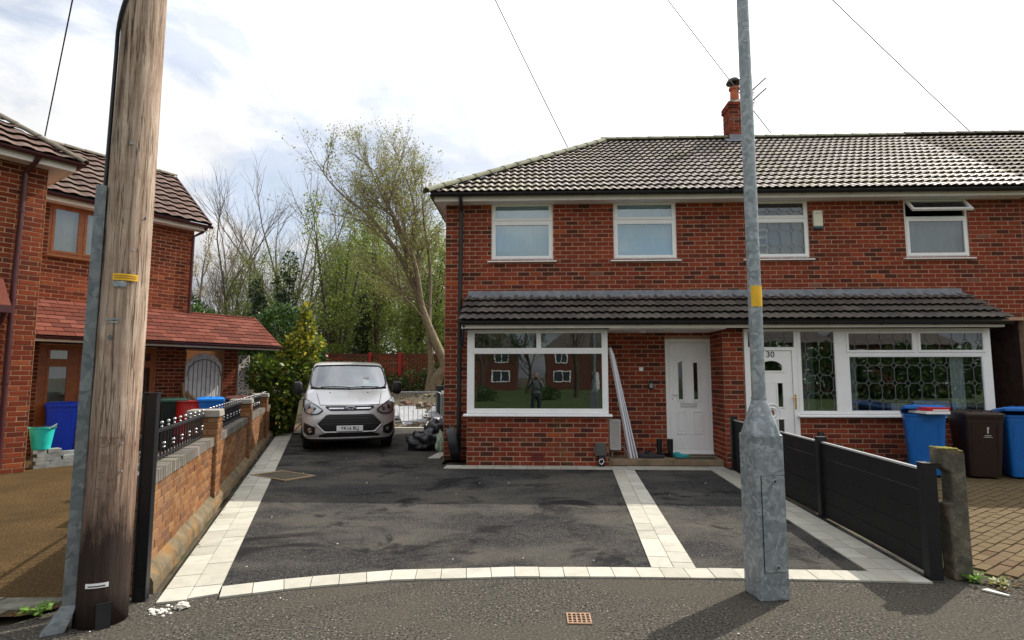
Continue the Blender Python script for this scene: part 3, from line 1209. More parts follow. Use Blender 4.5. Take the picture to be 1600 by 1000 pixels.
# right strip beside the black fence: the tarmac's edge runs straight, the strip is two rows
r0, r1 = Vector((2.72, 5.02)), Vector((3.0, 10.12))
rd = (r1 - r0).normalized()
rn = Vector((rd.y, -rd.x))
for row in range(2):
    t = -0.255
    while t < (r1 - r0).length - 0.02:
        l2 = min(0.29, (r1 - r0).length - t)
        a = r0 + rn * (0.185 * row) + rd * t
        slab_obj([a, a + rn * 0.185, a + rn * 0.185 + rd * l2, a + rd * l2], 0.002, 0.0165, M['slab'], drv)
        t += l2
# border along the house front and the corner pieces
x = -1.58
while x < 3.3:
    x2 = min(x + 0.29, 3.32)
    slab_obj([(x + (0.0 if x > -1.5 else 0.0), 10.13), (x2, 10.13), (x2, 10.33), (x, 10.33)], 0.002, 0.016, M['slab'], drv)
    slab_obj([(x, 10.33), (x2, 10.33), (x2, 10.49), (x, 10.49)], 0.002, 0.016, M['slab'], drv)
    x = x2
slab_obj([(-2.08, 11.36), (-1.84, 11.36), (-1.84, 12.5), (-1.98, 12.5)], 0.002, 0.02, M['slab'], drv)
slab_obj([(-6.9, 17.9), (-1.85, 17.9), (-1.85, 18.2), (-6.9, 18.2)], 0.002, 0.018, M['slab'], drv)

# neighbour's aggregate drive on the left
ld = ground_poly('neighbour_drive', [(-3.06, 4.3), (-3.45, 3.9), (-9, 3.35), (-14, 3.0), (-14, 14), (-10, 17), (-8.0, 17.8)], 0.001, M['ldrive'], label='brown aggregate concrete drive of the neighbouring house')
RM[ld.name] = I4
pm = plain('mossy_grey_paver', (0.13, 0.125, 0.10), 0.95, 0.35, 7, spec=0.05, bump=0.4, dirt=((0.06, 0.065, 0.03), 4, 0.52))
for j in range(2):
    for i in range(9):
        x1 = -3.36 - i * 0.45 - 0.22 * j
        x0 = x1 - 0.44
        fy = lambda q: 4.20 + 0.08 * (q + 3.6) - j * 0.235
        slab_obj([(x0, fy(x0) - 0.228), (x1, fy(x1) - 0.228), (x1, fy(x1)), (x0, fy(x0))], -0.01, 0.012 + 0.003 * ((i + j) % 2), pm, ld, gap=0.006)

# block paving of the right hand neighbour
bp = ground_poly('block_paving_bed', [(3.42, 4.9), (9, 4.75), (14, 4.6), (14, 11.2), (3.55, 10.62)], 0.0, M['moss_joint'], label='mossy joints under the block paved forecourt')
RM[bp.name] = I4
bu = MB()
bu.hexa([(-0.098, -0.048, -0.02), (0.098, -0.048, -0.02), (0.098, 0.048, -0.02), (-0.098, 0.048, -0.02)], [(-0.093, -0.043, 0.014), (0.093, -0.043, 0.014), (0.093, 0.043, 0.014), (-0.093, 0.043, 0.014)])
bme = bu.mesh('paving_block', M['block'])
cand = []
ca, sa = cos(radians(38)), sin(radians(38))
for i in range(-60, 60):
    for j in range(-90, 90):
        u, v = i * 0.2 + (j % 2) * 0.1, j * 0.1
        x, y = 6.5 + u * ca - v * sa, 7.8 + u * sa + v * ca
        if not (y > 4.97 - 0.03 * (x - 3.4) and y < 10.45 and x > 3.62 + 0.005 * y):
            continue
        px, py, a = to_px((x, y, 0))
        if px > 2600:
            continue
        cand.append((a, x, y))
cand.sort()
rest = MB()
for k, (a, x, y) in enumerate(cand):
    Mx = Matrix.Translation((x, y, random.uniform(-0.004, 0.004))) @ Matrix.Rotation(radians(38) + random.uniform(-.02, .02), 4, 'Z') @ Matrix.Rotation(random.uniform(-.02, .02), 4, 'X')
    if k < 300:
        inst('paving_block', bme, bp, Mx)
    else:
        n = len(rest.v)
        rest.v += [tuple(Mx @ Vector(v)) for v in bu.v]
        rest.f += [tuple(n + q for q in f) for f in bu.f]
rest.m = [0] * len(rest.f)
if rest.v:
    rest.build('paving_block_field', slab_mat('brindle_block_field', [(0.0, (0.10, 0.07, 0.038)), (1.0, (0.13, 0.10, 0.052))], 0.6), bp, kind='stuff')

# ------------------------------------------------------------------ the terrace of houses
YM, YB = 11.25, 10.5
XL, XP, XE = -1.76, 3.76, 9.40           # left corner, party line, end of the second house
EX, EY = Vector((1, 0, 0)), Vector((0, 1, 0))
FRONT = Vector((0, -1, 0))
EAVE_Y, EAVE_Z, RIDGE_Y, RIDGE_Z = 10.83, 5.14, 14.5, 7.65
RT = atan2(RIDGE_Z - EAVE_Z, RIDGE_Y - EAVE_Y)
ES = Vector((0, cos(RT), sin(RT)))
RL = sqrt((RIDGE_Z - EAVE_Z) ** 2 + (RIDGE_Y - EAVE_Y) ** 2)
CT = atan2(3.17 - 2.58, 11.22 - 10.14)
CS = Vector((0, cos(CT), sin(CT)))
CL = sqrt((3.17 - 2.58) ** 2 + (11.22 - 10.14) ** 2)
TU = tile_unit()
CTU = tile_unit(w=0.30, L=0.31, h=0.018, rolls=2)


def shell(mb, x0, x1, z1, left=True, right=True):
    """side and back walls that close the house, mortar coloured core"""
    if left:
        mb.poly([(x0 + 0.01, YM + 0.01, 0), (x0 + 0.01, 17.75, 0), (x0 + 0.01, 17.75, z1), (x0 + 0.01, YM + 0.01, z1)])
    if right:
        mb.poly([(x1 - 0.01, YM + 0.01, 0), (x1 - 0.01, 17.75, 0), (x1 - 0.01, 17.75, z1), (x1 - 0.01, YM + 0.01, z1)])
    mb.poly([(x0, 17.75, 0), (x1, 17.75, 0), (x1, 17.75, z1), (x0, 17.75, z1)])


def deck(roof, x0, x1, hip, mat):
    mb = MB()
    d = 0.012
    e, r = Vector((0, EAVE_Y, EAVE_Z - d)), Vector((0, RIDGE_Y, RIDGE_Z - d))
    by = 2 * RIDGE_Y - EAVE_Y
    if hip is None:
        mb.poly([(x0, e.y, e.z), (x1, e.y, e.z), (x1, r.y, r.z), (x0, r.y, r.z)])
        mb.poly([(x0, by, e.z), (x0, r.y, r.z), (x1, r.y, r.z), (x1, by, e.z)])
    else:
        mb.poly([(x0, e.y, e.z), (x1, e.y, e.z), (x1, r.y, r.z), (hip, r.y, r.z)])
        mb.poly([(x0, by, e.z), (hip, r.y, r.z), (x1, r.y, r.z), (x1, by, e.z)])
        mb.poly([(x0, e.y, e.z), (hip, r.y, r.z), (x0, by, e.z)])
    return mb.build('roof_deck', mat, roof, world=True)


def downpipe(house, pts, r, mat, clips=(), world=True):
    d = MB().tube(pts, r, 10).build('downpipe', M[mat], house, world=world, smooth=True)
    c = MB()
    for p in clips:
        c.tube([(p[0], p[1], p[2] - 0.025), (p[0], p[1], p[2] + 0.025)], r * 1.25, 10)
    if c.v:
        c.build('pipe_collar', M[mat], d, world=world, smooth=True)
    return d


# ---- first house
H1 = thing('brick_house', 'red brick end house with white front door and big bay window beside the driveway', 'house', (XL, YM, 0), group=None)
w1 = (-0.84, 0.38, 3.89, 5.07)
w2 = (1.58, 2.81, 3.89, 5.07)
bayo = (-1.12, 1.26, 0.1, 2.45)
doo = (2.53, 3.41, 0.14, 2.32)
ops = [tuple(v - (XL if i < 2 else 0) for i, v in enumerate(o)) for o in (w1, w2, bayo, doo)]
wb = MB()
wall_sheet(wb, (XL, YM, 0), EX, FRONT, XP - XL, 0, 5.12, ops, depth=0.14)
shell(wb, XL, XP + 0.02, 5.12)
bay_x0, bay_x1 = -1.22, 1.33
wall_sheet(wb, (bay_x0, YB, 0), EX, FRONT, bay_x1 - bay_x0, 0, 0.90)
wall_sheet(wb, (bay_x0, YM, 0), -EY, -EX, YM - YB, 0, 0.90)
wall_sheet(wb, (bay_x1, YB, 0), EY, EX, YM - YB, 0, 0.90)
wb.box(bay_x0 + 0.02, bay_x1 - 0.02, YB + 0.03, YM, 0.86, 0.895)
px0, px1 = 3.39, 3.755
wall_sheet(wb, (px0, YB, 0), EX, FRONT, px1 - px0, 0, 2.46)
wall_sheet(wb, (px0, YM, 0), -EY, -EX, YM - YB, 0, 2.46)
wall = wb.build('wall', M['mortar'], H1, world=True)
st = []
brick_face(st, (XL, YM, 0), EX, FRONT, XP - XL, 0.0, 5.10, ops, tooth=(0, 1))
brick_face(st, (bay_x0, YB, 0), EX, FRONT, bay_x1 - bay_x0, 0.0, 0.895)
brick_face(st, (bay_x1, YB, 0), EY, EX, YM - YB, 0.0, 0.895, shift=1)
brick_face(st, (bay_x0, YM, 0), -EY, -EX, YM - YB, 0.0, 0.895, shift=1)
brick_face(st, (px0, YB, 0), EX, FRONT, px1 - px0, 0.0, 2.46)
brick_face(st, (px0, YM, 0), -EY, -EX, YM - YB, 0.0, 2.46, shift=1)
brick_face(st, (XL, 17.75, 0), -EY, -EX, 17.75 - YM, 0.0, 5.06, shift=1)
# brick-on-edge bits where frames meet are left to the frames
brick_finish(st, wall, M['brick_low'], M['brick_j'], True)

roof = MB()
roof.box(-1.94, XP, 10.935, 10.965, 5.005, 5.10)            # fascia
roof.box(-1.94, -1.91, 10.965, 18.0, 5.005, 5.10)
fas = roof.build('fascia', M['fascia'], H1, world=True)
MB().box(-1.91, XP, 10.965, YM - 0.004, 5.02, 5.03).box(-1.91, XL - 0.004, YM - 0.004, 17.9, 5.02, 5.03).build('soffit', M['soffit'], H1, world=True)
dk = MB()
rf = MB().box(-1.93, XP - 0.01, 10.97, 11.1, 5.035, 5.10).build('roof', M['felt'], H1, world=True)
HIPX = 1.85
deck(rf, -2.0, XP, HIPX, M['felt'])
slope_k = (HIPX + 2.0) / (RIDGE_Y - EAVE_Y)
tile_roof(rf, TU, (-2.0, EAVE_Y, EAVE_Z), EX, ES, XP + 2.0, RL, 0.295, 0.30, M['tile'], M['tile_j'], True, clips=[(1, -slope_k * cos(RT), 0.0)])
# hip slope facing left
hl = RIDGE_Y - EAVE_Y
hs = Vector((HIPX + 2.0, 0, RIDGE_Z - EAVE_Z)).normalized()
hlen = sqrt((HIPX + 2.0) ** 2 + (RIDGE_Z - EAVE_Z) ** 2)
kk = hl / hlen
tile_roof(rf, TU, (-2.0, EAVE_Y + 2 * hl, EAVE_Z), -EY, hs, 2 * hl, hlen, 0.295, 0.30, M['tile'], M['tile_j'], True, clips=[(1, -kk, 0.0), (-1, -kk, -2 * hl)], single=False, name='hip_tile')
half_round(rf, (-2.07, EAVE_Y - 0.06, EAVE_Z + 0.0), (HIPX, RIDGE_Y, RIDGE_Z + 0.02), 0.115, M['ridge'], True, name='hip_cap')
half_round(rf, (HIPX - 0.1, RIDGE_Y, RIDGE_Z + 0.025), (XP + 0.0, RIDGE_Y, RIDGE_Z + 0.025), 0.115, M['ridge'], True)
gutter(H1, (-1.99, 10.86, 5.145), (XP - 0.02, 10.86, 5.135), 0.062, 'black')
gutter(H1, (-1.98, 17.9, 5.14), (-1.98, 10.90, 5.14), 0.06, 'black')
downpipe(H1, [(-1.42, 10.87, 5.08), (-1.42, 10.90, 5.0), (-1.44, YM - 0.05, 4.88), (-1.46, YM - 0.05, 2.2), (-1.46, YM - 0.05, 0.02)], 0.036, 'pipe', [(-1.442, YM - 0.05, 4.2), (-1.455, YM - 0.05, 2.9), (-1.46, YM - 0.05, 1.6)])
downpipe(H1, [(-1.25, 10.2, 2.5), (-1.27, 10.35, 2.38), (-1.40, YM - 0.10, 2.22), (-1.455, YM - 0.06, 2.1)], 0.03, 'pipe')


def upper_window(h, x0, x1, z0, z1, lab=None, **k):
    zt = z0 + (z1 - z0) * 0.66
    return window(h, x0, x1, z0, z1, YM + 0.015, [(x0 + 0.035, x1 - 0.035, zt + 0.03, z1 - 0.035, True, k.pop('ang', 0)), (x0 + 0.035, x1 - 0.035, z0 + 0.04, zt - 0.02, True)], label=lab, sash=0.055, **k)


upper_window(H1, *w1, glass='glass_up')
upper_window(H1, *w2, glass='glass_up')
for o in (w1, w2):
    room(H1, o[0] - 0.3, o[1] + 0.3, YM + 0.17, YM + 3, 3.2, 5.1)
    curtain(H1, o[0] - 0.02, o[1] + 0.02, 3.8, 5.08, YM + 0.15, 'net', 0.012, 7)

# bay window
zb = 0.93
bcells = [(-1.10, 0.055, 2.10, 2.395, False), (0.115, 1.235, 2.10, 2.395, False), (-1.10, 1.235, 1.01, 2.02, False)]
bay = window(H1, bay_x0, bay_x1, zb, 2.45, YB - 0.02, bcells, sill=0.06, label='large white framed bay window with two top lights')
MB().box(bay_x0, bay_x0 + 0.05, YB + 0.035, YM - 0.003, zb, 2.45).box(bay_x1 - 0.05, bay_x1, YB + 0.035, YM - 0.003, zb, 2.45).build('side_panel', M['upvc'], bay, world=True)
room(H1, bay_x0 + 0.06, bay_x1 - 0.06, YB + 0.05, 15.2, 0.92, 2.44)
rb = MB()
rb.tube([(0.18, 12.6, 2.18), (0.18, 12.6, 2.10)], 0.03, 8)
rb.tube([(1.05, 12.6, 2.18), (1.05, 12.6, 2.10)], 0.03, 8)
rb.build('red_candle_lamp', plain('red_glow_shade', (0.6, 0.10, 0.05), 0.5), H1, world=True)

# lean-to canopy over bay and porch
cn = MB().box(-1.30, XP - 0.005, 10.20, 10.235, 2.45, 2.565).box(-1.30, -1.27, 10.235, YM - 0.01, 2.45, 2.60).build('canopy_fascia', M['fascia'], H1, world=True)
cr = MB()
cr.poly([(-1.32, 10.13, 2.565), (XP, 10.13, 2.565), (XP, YM - 0.012, 3.175), (-1.32, YM - 0.012, 3.175)])
cr.poly([(-1.32, 10.24, 2.452), (XP, 10.24, 2.452), (XP, YM - 0.012, 2.452), (-1.32, YM - 0.012, 2.452)])
cr.poly([(-1.318, 10.24, 2.452), (-1.318, YM - 0.012, 2.452), (-1.318, YM - 0.012, 3.175), (-1.318, 10.24, 2.6)])
cro = cr.build('canopy_roof', M['felt'], H1, world=True)
MB().box(bay_x1 + 0.01, px0 - 0.01, 10.24, YM - 0.012, 2.435, 2.448).build('porch_ceiling', M['soffit'], H1, world=True)
tile_roof(cro, CTU, (-1.34, 10.12, 2.575), EX, CS, XP + 1.34, CL, 0.31, 0.30, M['ctile'], M['ctile_j'], True)
gutter(H1, (-1.33, 10.15, 2.565), (XP - 0.01, 10.15, 2.555), 0.058, 'black', name='canopy_gutter')


def flashing(house, x0, x1, world=True):
    n = max(2, int((x1 - x0) / 0.12))
    mb = MB()

    def fn(u, v):
        x = x0 + (x1 - x0) * u
        wv = 0.010 * sin(x * 21) * (1 - v)
        if v < 0.5:
            t = v / 0.5
            return (x, YM - 0.21 + 0.195 * t, 3.115 + 0.085 * t + wv)
        t = (v - 0.5) / 0.5
        return (x, YM - 0.0155, 3.20 + 0.075 * t)
    mb.grid(fn, n * 2, 6)
    f = mb.build('lead_flashing', M['lead'], house, world=world, smooth=True)
    return f


flashing(H1, -1.3, XP)

# front door and porch
dy = YM + 0.035
df = MB()
holed(df, 2.53, 3.41, 0.16, 2.32, [(2.60, 3.34, 0.22, 2.25)], dy - 0.02, dy + 0.06)
door = df.build('front_door', M['door'], H1, world=True, bevel=0.004, label='white panelled door with two tall glazed slots')
dl = MB()
holed(dl, 2.604, 3.336, 0.224, 2.246, [(2.775, 2.855, 1.16, 1.92), (3.065, 3.145, 1.16, 1.92)], dy - 0.005, dy + 0.04)
dl.build('door_leaf', M['door'], door, world=True, bevel=0.003)
for gx in (2.775, 3.065):
    fr = MB()
    fr.frame(gx - 0.03, gx + 0.11, 1.12, 1.955, 0.028, dy - 0.024, dy - 0.006)
    fr.hexa([(gx - 0.004, dy - 0.0145, 1.86), (gx + 0.084, dy - 0.0145, 1.90 if gx < 3 else 1.86), (gx + 0.084, dy - 0.006, 1.90 if gx < 3 else 1.86), (gx - 0.004, dy - 0.006, 1.86 if gx < 3 else 1.90)],
            [(gx - 0.004, dy - 0.0145, 1.928), (gx + 0.084, dy - 0.0145, 1.928), (gx + 0.084, dy - 0.006, 1.928), (gx - 0.004, dy - 0.006, 1.928)])
    fr.build('glazing_trim', M['door'], door, world=True, bevel=0.004)
    MB().box(gx - 0.003, gx + 0.083, dy + 0.010, dy + 0.016, 1.157, 1.923).build('pane', M['glass_dark'], door, world=True)
    p = MB()
    x0, x1 = (2.72, 2.90) if gx < 3 else (3.03, 3.22)
    p.frame(x0, x1, 0.50, 0.94, 0.024, dy - 0.020, dy - 0.006)
    p.hexa([(x0 + 0.045, dy - 0.018, 0.545), (x1 - 0.045, dy - 0.018, 0.545), (x1 - 0.045, dy - 0.006, 0.545), (x0 + 0.045, dy - 0.006, 0.545)],
           [(x0 + 0.045, dy - 0.018, 0.895), (x1 - 0.045, dy - 0.018, 0.895), (x1 - 0.045, dy - 0.006, 0.895), (x0 + 0.045, dy - 0.006, 0.895)])
    p.build('raised_panel', M['door'], door, world=True, bevel=0.005)
lb = MB()
lb.frame(2.80, 3.11, 1.015, 1.095, 0.014, dy - 0.022, dy - 0.006)
lb.box(2.815, 3.095, dy - 0.014, dy - 0.006, 1.03, 1.08)
lb.build('letterbox', plain('letterbox_satin', (0.62, 0.62, 0.60), 0.35), door, world=True, bevel=0.003)
hd = MB().box(2.637, 2.667, dy - 0.014, dy - 0.006, 1.12, 1.32).tube([(2.652, dy - 0.006, 1.255), (2.652, dy - 0.05, 1.255), (2.76, dy - 0.055, 1.255)], 0.010, 8)
hd.build('handle', M['upvc'], door, world=True, smooth=True)
MB().tube([(2.652, dy - 0.016, 1.17), (2.652, dy - 0.024, 1.17)], 0.013, 10).build('lock', M['chrome'], door, world=True)
MB().hexa([(2.50, YM - 0.07, 0.135), (3.44, YM - 0.07, 0.135), (3.44, YM + 0.02, 0.135), (2.50, YM + 0.02, 0.135)], [(2.50, YM - 0.07, 0.155), (3.44, YM - 0.07, 0.155), (3.44, YM + 0.02, 0.163), (2.50, YM + 0.02, 0.163)]).build('threshold', M['upvc'], door, world=True, bevel=0.003)
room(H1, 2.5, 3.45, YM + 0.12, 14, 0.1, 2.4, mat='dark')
MB().box(1.345, 3.385, 10.60, YM - 0.004, 0.004, 0.115).build('porch_step', plain('porch_concrete', (0.25, 0.18, 0.115), 0.9, 0.3, 4, bump=0.4, dirt=((0.11, 0.12, 0.05), 3, 0.55)), H1, world=True, bevel=0.01)
MB().box(2.52, 3.42, YM - 0.03, YM - 0.0045, 0.1165, 0.134).build('red_tile_riser', plain('red_quarry_tile', (0.16, 0.03, 0.03), 0.5), H1, world=True)

# small fixtures on the front
vt = MB()
vt.frame(-0.05, 0.17, 0.10, 0.235, 0.012, YB - 0.012, YB + 0.004)
for i in range(7):
    vt.box(-0.038, 0.158, YB - 0.010, YB + 0.003, 0.116 + i * 0.0155, 0.116 + i * 0.0155 + 0.008)
vt.build('air_brick', plain('terracotta_vent', (0.16, 0.03, 0.028), 0.7), H1, world=True)
mb = MB().box(1.385, 1.60, 10.88, 11.10, 0.24, 0.80)
meter = mb.build('meter_box', plain('meter_box_grp', (0.60, 0.59, 0.55), 0.6, 0.08), H1, world=True, bevel=0.012)
MB().frame(1.40, 1.585, 0.255, 0.785, 0.012, 10.872, 10.8795).build('meter_door_trim', M['upvc'], meter, world=True)
MB().tube([(1.44, 10.97, 0.25), (1.44, 10.97, 0.12)], 0.022, 8).tube([(1.63, 11.0, 0.32), (1.70, 11.0, 0.22), (1.72, 11.0, 0.12)], 0.010, 6).build('meter_pipe', M['concrete'], meter, world=True)
ks = MB().box(2.195, 2.285, YM - 0.05, YM - 0.004, 1.36, 1.52)
k1 = ks.build('key_safe', M['black'], H1, world=True, bevel=0.012)
MB().box(2.207, 2.273, YM - 0.060, YM - 0.0505, 1.38, 1.46).build('key_safe_pad', plain('grey_keypad', (0.3, 0.31, 0.32), 0.5), k1, world=True)
MB().box(2.02, 2.10, YM - 0.03, YM - 0.004, 1.70, 1.775).build('junction_box', M['upvc'], H1, world=True, bevel=0.006)
b1 = MB().box(3.435, 3.525, YM - 0.03, YM - 0.004, 1.58, 1.75).build('doorbell', M['black'], H1, world=True, bevel=0.006)
MB().box(3.455, 3.50, YM - 0.038, YM - 0.0305, 1.61, 1.70).build('bell_push', M['upvc'], b1, world=True)
MB().tube([(2.02, 10.75, 2.434), (2.02, 10.75, 2.405)], [0.05, 0.04], 12).build('porch_lamp', M['upvc'], H1, world=True)
s1 = MB().box(1.07, 1.27, YB - 0.10, YB - 0.004, 0.20, 0.42).build('socket_box', plain('grey_socket_box', (0.085, 0.08, 0.075), 0.6, 0.2), H1, world=True, bevel=0.01)
MB().box(1.12, 1.24, YB - 0.13, YB - 0.02, 0.03, 0.195).build('socket_plug', M['black'], s1, world=True, bevel=0.02)
MB().tube([(1.13, YB - 0.135, 0.10), (1.15, YB - 0.137, 0.145), (1.20, YB - 0.137, 0.155), (1.22, YB - 0.135, 0.11), (1.18, YB - 0.137, 0.06), (1.14, YB - 0.136, 0.075)], 0.007, 6).build('socket_clip', M['upvc'], s1, world=True)

# ---- second house, number 30
H2 = thing('brick_house', 'red brick middle house with leaded windows and white door numbered 30', 'house', (XP, YM, 0))
w3 = (4.16, 5.37, 3.89, 5.07)
w4 = (7.21, 8.40, 3.89, 5.07)
pas = (8.16, 9.30, 0.0, 2.66)
g30 = (3.84, 8.06, 0.1, 2.45)
ops = [tuple(v - (XP if i < 2 else 0) for i, v in enumerate(o)) for o in (w3, w4, pas, g30)]
wb = MB()
wall_sheet(wb, (XP, YM, 0), EX, FRONT, XE - XP, 0, 5.12, ops, depth=0.14)
shell(wb, XP + 0.03, XE, 5.12)
x30a, x30b = 3.765, 8.06
wall_sheet(wb, (4.68, YB, 0), EX, FRONT, x30b - 4.68, 0, 0.90)
wall_sheet(wb, (x30b, YB, 0), EY, EX, YM - YB, 0, 0.90)
wb.box(4.70, x30b - 0.02, YB + 0.03, YM, 0.86, 0.895)
wall = wb.build('wall', M['mortar'], H2, world=True)
st = []
brick_face(st, (XP, YM, 0), EX, FRONT, XE - XP, 0.0, 5.10, ops, tooth=(1, 0))
brick_face(st, (4.68, YB, 0), EX, FRONT, x30b - 4.68, 0.0, 0.895)
brick_face(st, (x30b, YB, 0), EY, EX, YM - YB, 0.0, 0.895, shift=1)
brick_finish(st, wall, M['brick'], M['brick_j'], True)
MB().box(XP + 0.003, XE, 10.935, 10.965, 5.005, 5.10).build('fascia', M['fascia'], H2, world=True)
MB().box(XP + 0.003, XE, 10.965, YM - 0.004, 5.02, 5.03).build('soffit', M['soffit'], H2, world=True)
rf = MB().box(XP + 0.01, XE - 0.01, 10.97, 11.1, 5.035, 5.10).build('roof', M['felt'], H2, world=True)
deck(rf, XP, XE, None, M['felt'])
tile_roof(rf, TU, (XP, EAVE_Y, EAVE_Z), EX, ES, XE - XP, RL, 0.295, 0.30, M['tile'], M['tile_j'], True)
half_round(rf, (XP, RIDGE_Y, RIDGE_Z + 0.025), (XE, RIDGE_Y, RIDGE_Z + 0.025), 0.115, M['ridge'], True)
gutter(H2, (XP, 10.86, 5.135), (XE - 0.02, 10.86, 5.125), 0.062, 'black')
upper_window(H2, *w3, lead=(0.12, 0.16))
upper_window(H2, *w4, ang=radians(42), lab='white bedroom window with its top light propped open')
room(H2, w3[0] - 0.3, w3[1] + 0.3, YM + 0.17, YM + 3, 3.2, 5.1)
room(H2, w4[0] - 0.3, w4[1] + 0.3, YM + 0.17, YM + 3, 3.2, 5.1)
curtain(H2, w3[0], w3[1], 3.85, 4.66, YM + 0.16, 'curtain', 0.012, 9)
curtain(H2, w4[0], w4[1], 3.85, 4.66, YM + 0.16, 'curtain', 0.012, 9)
sh = MB()
holed(sh, 4.27, 4.62, 3.95, 4.50, [(4.31, 4.57, 4.02, 4.14), (4.31, 4.57, 4.19, 4.30), (4.31, 4.57, 4.36, 4.45)], YM + 0.085, YM + 0.12)
sh.build('white_headboard', M['upvc'], H2, world=True)

# number 30's flat-fronted porch: one long white frame
zt = 2.45
c30 = [(4.64 + 0.11, 5.36, 0.98, 2.41, False), (5.565, 6.735, 2.03, 2.395, True), (6.81, 7.95, 2.03, 2.395, True), (5.59, 7.90, 0.985, 1.955, False)]
win30 = window(H2, 4.69, x30b - 0.005, 0.93, zt, YB - 0.02, c30, sill=0.04, lead=(0.10, 0.16), label='long white leaded window above low brick wall')
MB().box(x30b - 0.055, x30b - 0.005, YB + 0.035, YM - 0.003, 0.93, zt).build('side_panel', M['upvc'], win30, world=True)
room(H2, 4.70, x30b - 0.06, YB + 0.05, 14.6, 0.90, zt)
curtain(H2, 5.58, 5.78, 0.98, 1.98, YB + 0.12, 'curtain', 0.02, 3, name='side_curtain')
curtain(H2, 7.42, 7.66, 0.98, 2.0, YB + 0.12, 'net', 0.02, 3, name='side_curtain')
MB().box(4.78, 5.4, YB + 0.9, YB + 0.93, 0.92, 2.3).build('inner_panel', M['curtain'], H2, world=True)
# things on the inner sill
it = MB()
it.box(6.35, 6.62, YB + 0.10, YB + 0.22, 0.99, 1.12).box(6.75, 7.35, YB + 0.10, YB + 0.14, 0.99, 1.17)
it.build('sill_frame', M['upvc'], H2, world=True)
df = MB()
holed(df, x30a, 4.688, 0.10, zt, [(3.835, 4.645, 2.12, 2.40), (3.86, 4.60, 0.16, 2.06)], YB - 0.02, YB + 0.05)
d30 = df.build('front_door', M['door'], H2, world=True, bevel=0.004, label='white door numbered 30 with arched light and brass handle')
pane = MB().box(3.83, 4.65, YB + 0.01, YB + 0.016, 2.115, 2.405).build('pane', M['glass'], d30, world=True)
cames(d30, 3.84, 4.64, 2.12, 2.40, YB + 0.006, ox=0.16, oz=0.14, sx=0.24)
dyy = YB + 0.0
dl = MB()
holes = [(4.00, 4.12, 1.08, 1.50), (4.33, 4.42, 1.06, 1.48), (4.32, 4.42, 0.45, 0.84), (4.03, 4.13, 0.45, 0.84)]
holed(dl, 3.865, 4.595, 0.165, 2.055, holes + [(4.04, 4.42, 1.70, 1.88)], dyy, dyy + 0.04)
dl.build('door_leaf', M['door'], d30, world=True, bevel=0.003)
for h in holes:
    MB().frame(h[0] - 0.022, h[1] + 0.022, h[2] - 0.022, h[3] + 0.022, 0.024, dyy - 0.012, dyy - 0.001).build('glazing_trim', M['door'], d30, world=True, bevel=0.005)
    MB().box(h[0] - 0.003, h[1] + 0.003, dyy + 0.015, dyy + 0.02, h[2] - 0.003, h[3] + 0.003).build('pane', M['glass_dark'], d30, world=True)
# arched fan light and the round moulding
ar = MB()
arc = [(4.23 + 0.215 * cos(t), 1.715 + 0.175 * sin(t) ** 0.8) for t in [pi * i / 14 for i in range(1, 14)]]
outer = [(4.46, 1.70)] + arc + [(4.00, 1.70)]
for (a, b), (c, d) in zip(outer, outer[1:]):
    ar.beam((a, dyy - 0.006, b), (c, dyy - 0.006, d), 0.012, 0.030, up=(0, 0, 1) if abs(c - a) > abs(d - b) else (1, 0, 0))
ar.beam((3.99, dyy - 0.006, 1.685), (4.47, dyy - 0.006, 1.685), 0.012, 0.030)
for sgn in (-1, 1):
    for i in range(7):
        t0, t1 = pi / 2 - sgn * (pi / 2) * i / 7, pi / 2 - sgn * (pi / 2) * (i + 1) / 7
        ar.poly([(4.23 + 0.215 * cos(t0), dyy - 0.0015, 1.715 + 0.175 * max(sin(t0), 0) ** 0.8), (4.23 + 0.215 * cos(t1), dyy - 0.0015, 1.715 + 0.175 * max(sin(t1), 0) ** 0.8), (4.23 + 0.235 * cos(t1), dyy - 0.0015, 1.895), (4.23 + 0.235 * cos(t0), dyy - 0.0015, 1.895)])
ar.build('arch_moulding', M['door'], d30, world=True)
MB().box(4.035, 4.425, dyy + 0.012, dyy + 0.017, 1.695, 1.885).build('pane', M['glass_dark'], d30, world=True)
rg = MB()
for rr in (0.145, 0.085):
    rg.tube([(4.215 + rr * cos(t), dyy - 0.004, 0.96 + rr * sin(t)) for t in [2 * pi * i / 24 for i in range(25)]], 0.012, 6)
rg.build('round_moulding', M['door'], d30, world=True, smooth=True)
MB().sphere((4.215, dyy - 0.006, 0.96), 0.05, 10, (0.8, 0.3, 1.1)).build('oval_light', plain('amber_light', (0.22, 0.10, 0.05), 0.25), d30, world=True, smooth=True)
bh = MB().box(4.612, 4.640, YB - 0.030, YB - 0.021, 1.02, 1.28).tube([(4.626, YB - 0.03, 1.22), (4.626, YB - 0.07, 1.22), (4.53, YB - 0.075, 1.22)], 0.010, 8)
bh.build('handle', M['brass'], d30, world=True, smooth=True)
inst('house_number', text_mesh('30', 0.155, 0.003, M['ink']), d30, Matrix.Translation((4.225, YB - 0.004, 1.985)), world=True)
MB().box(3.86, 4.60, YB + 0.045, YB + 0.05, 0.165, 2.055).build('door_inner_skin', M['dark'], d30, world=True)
# white pipe beside the low wall
MB().tube([(5.02, YB - 0.06, 0.0), (5.02, YB - 0.06, 0.52)], 0.03, 10).build('waste_pipe', M['upvc'], H2, world=True, smooth=True)
MB().tube([(5.02, YB - 0.03, 0.60), (5.02, YB - 0.06, 0.58), (5.02, YB - 0.06, 0.50)], [0.05, 0.055, 0.05], 10).build('pipe_elbow', M['black'], H2, world=True, smooth=True)
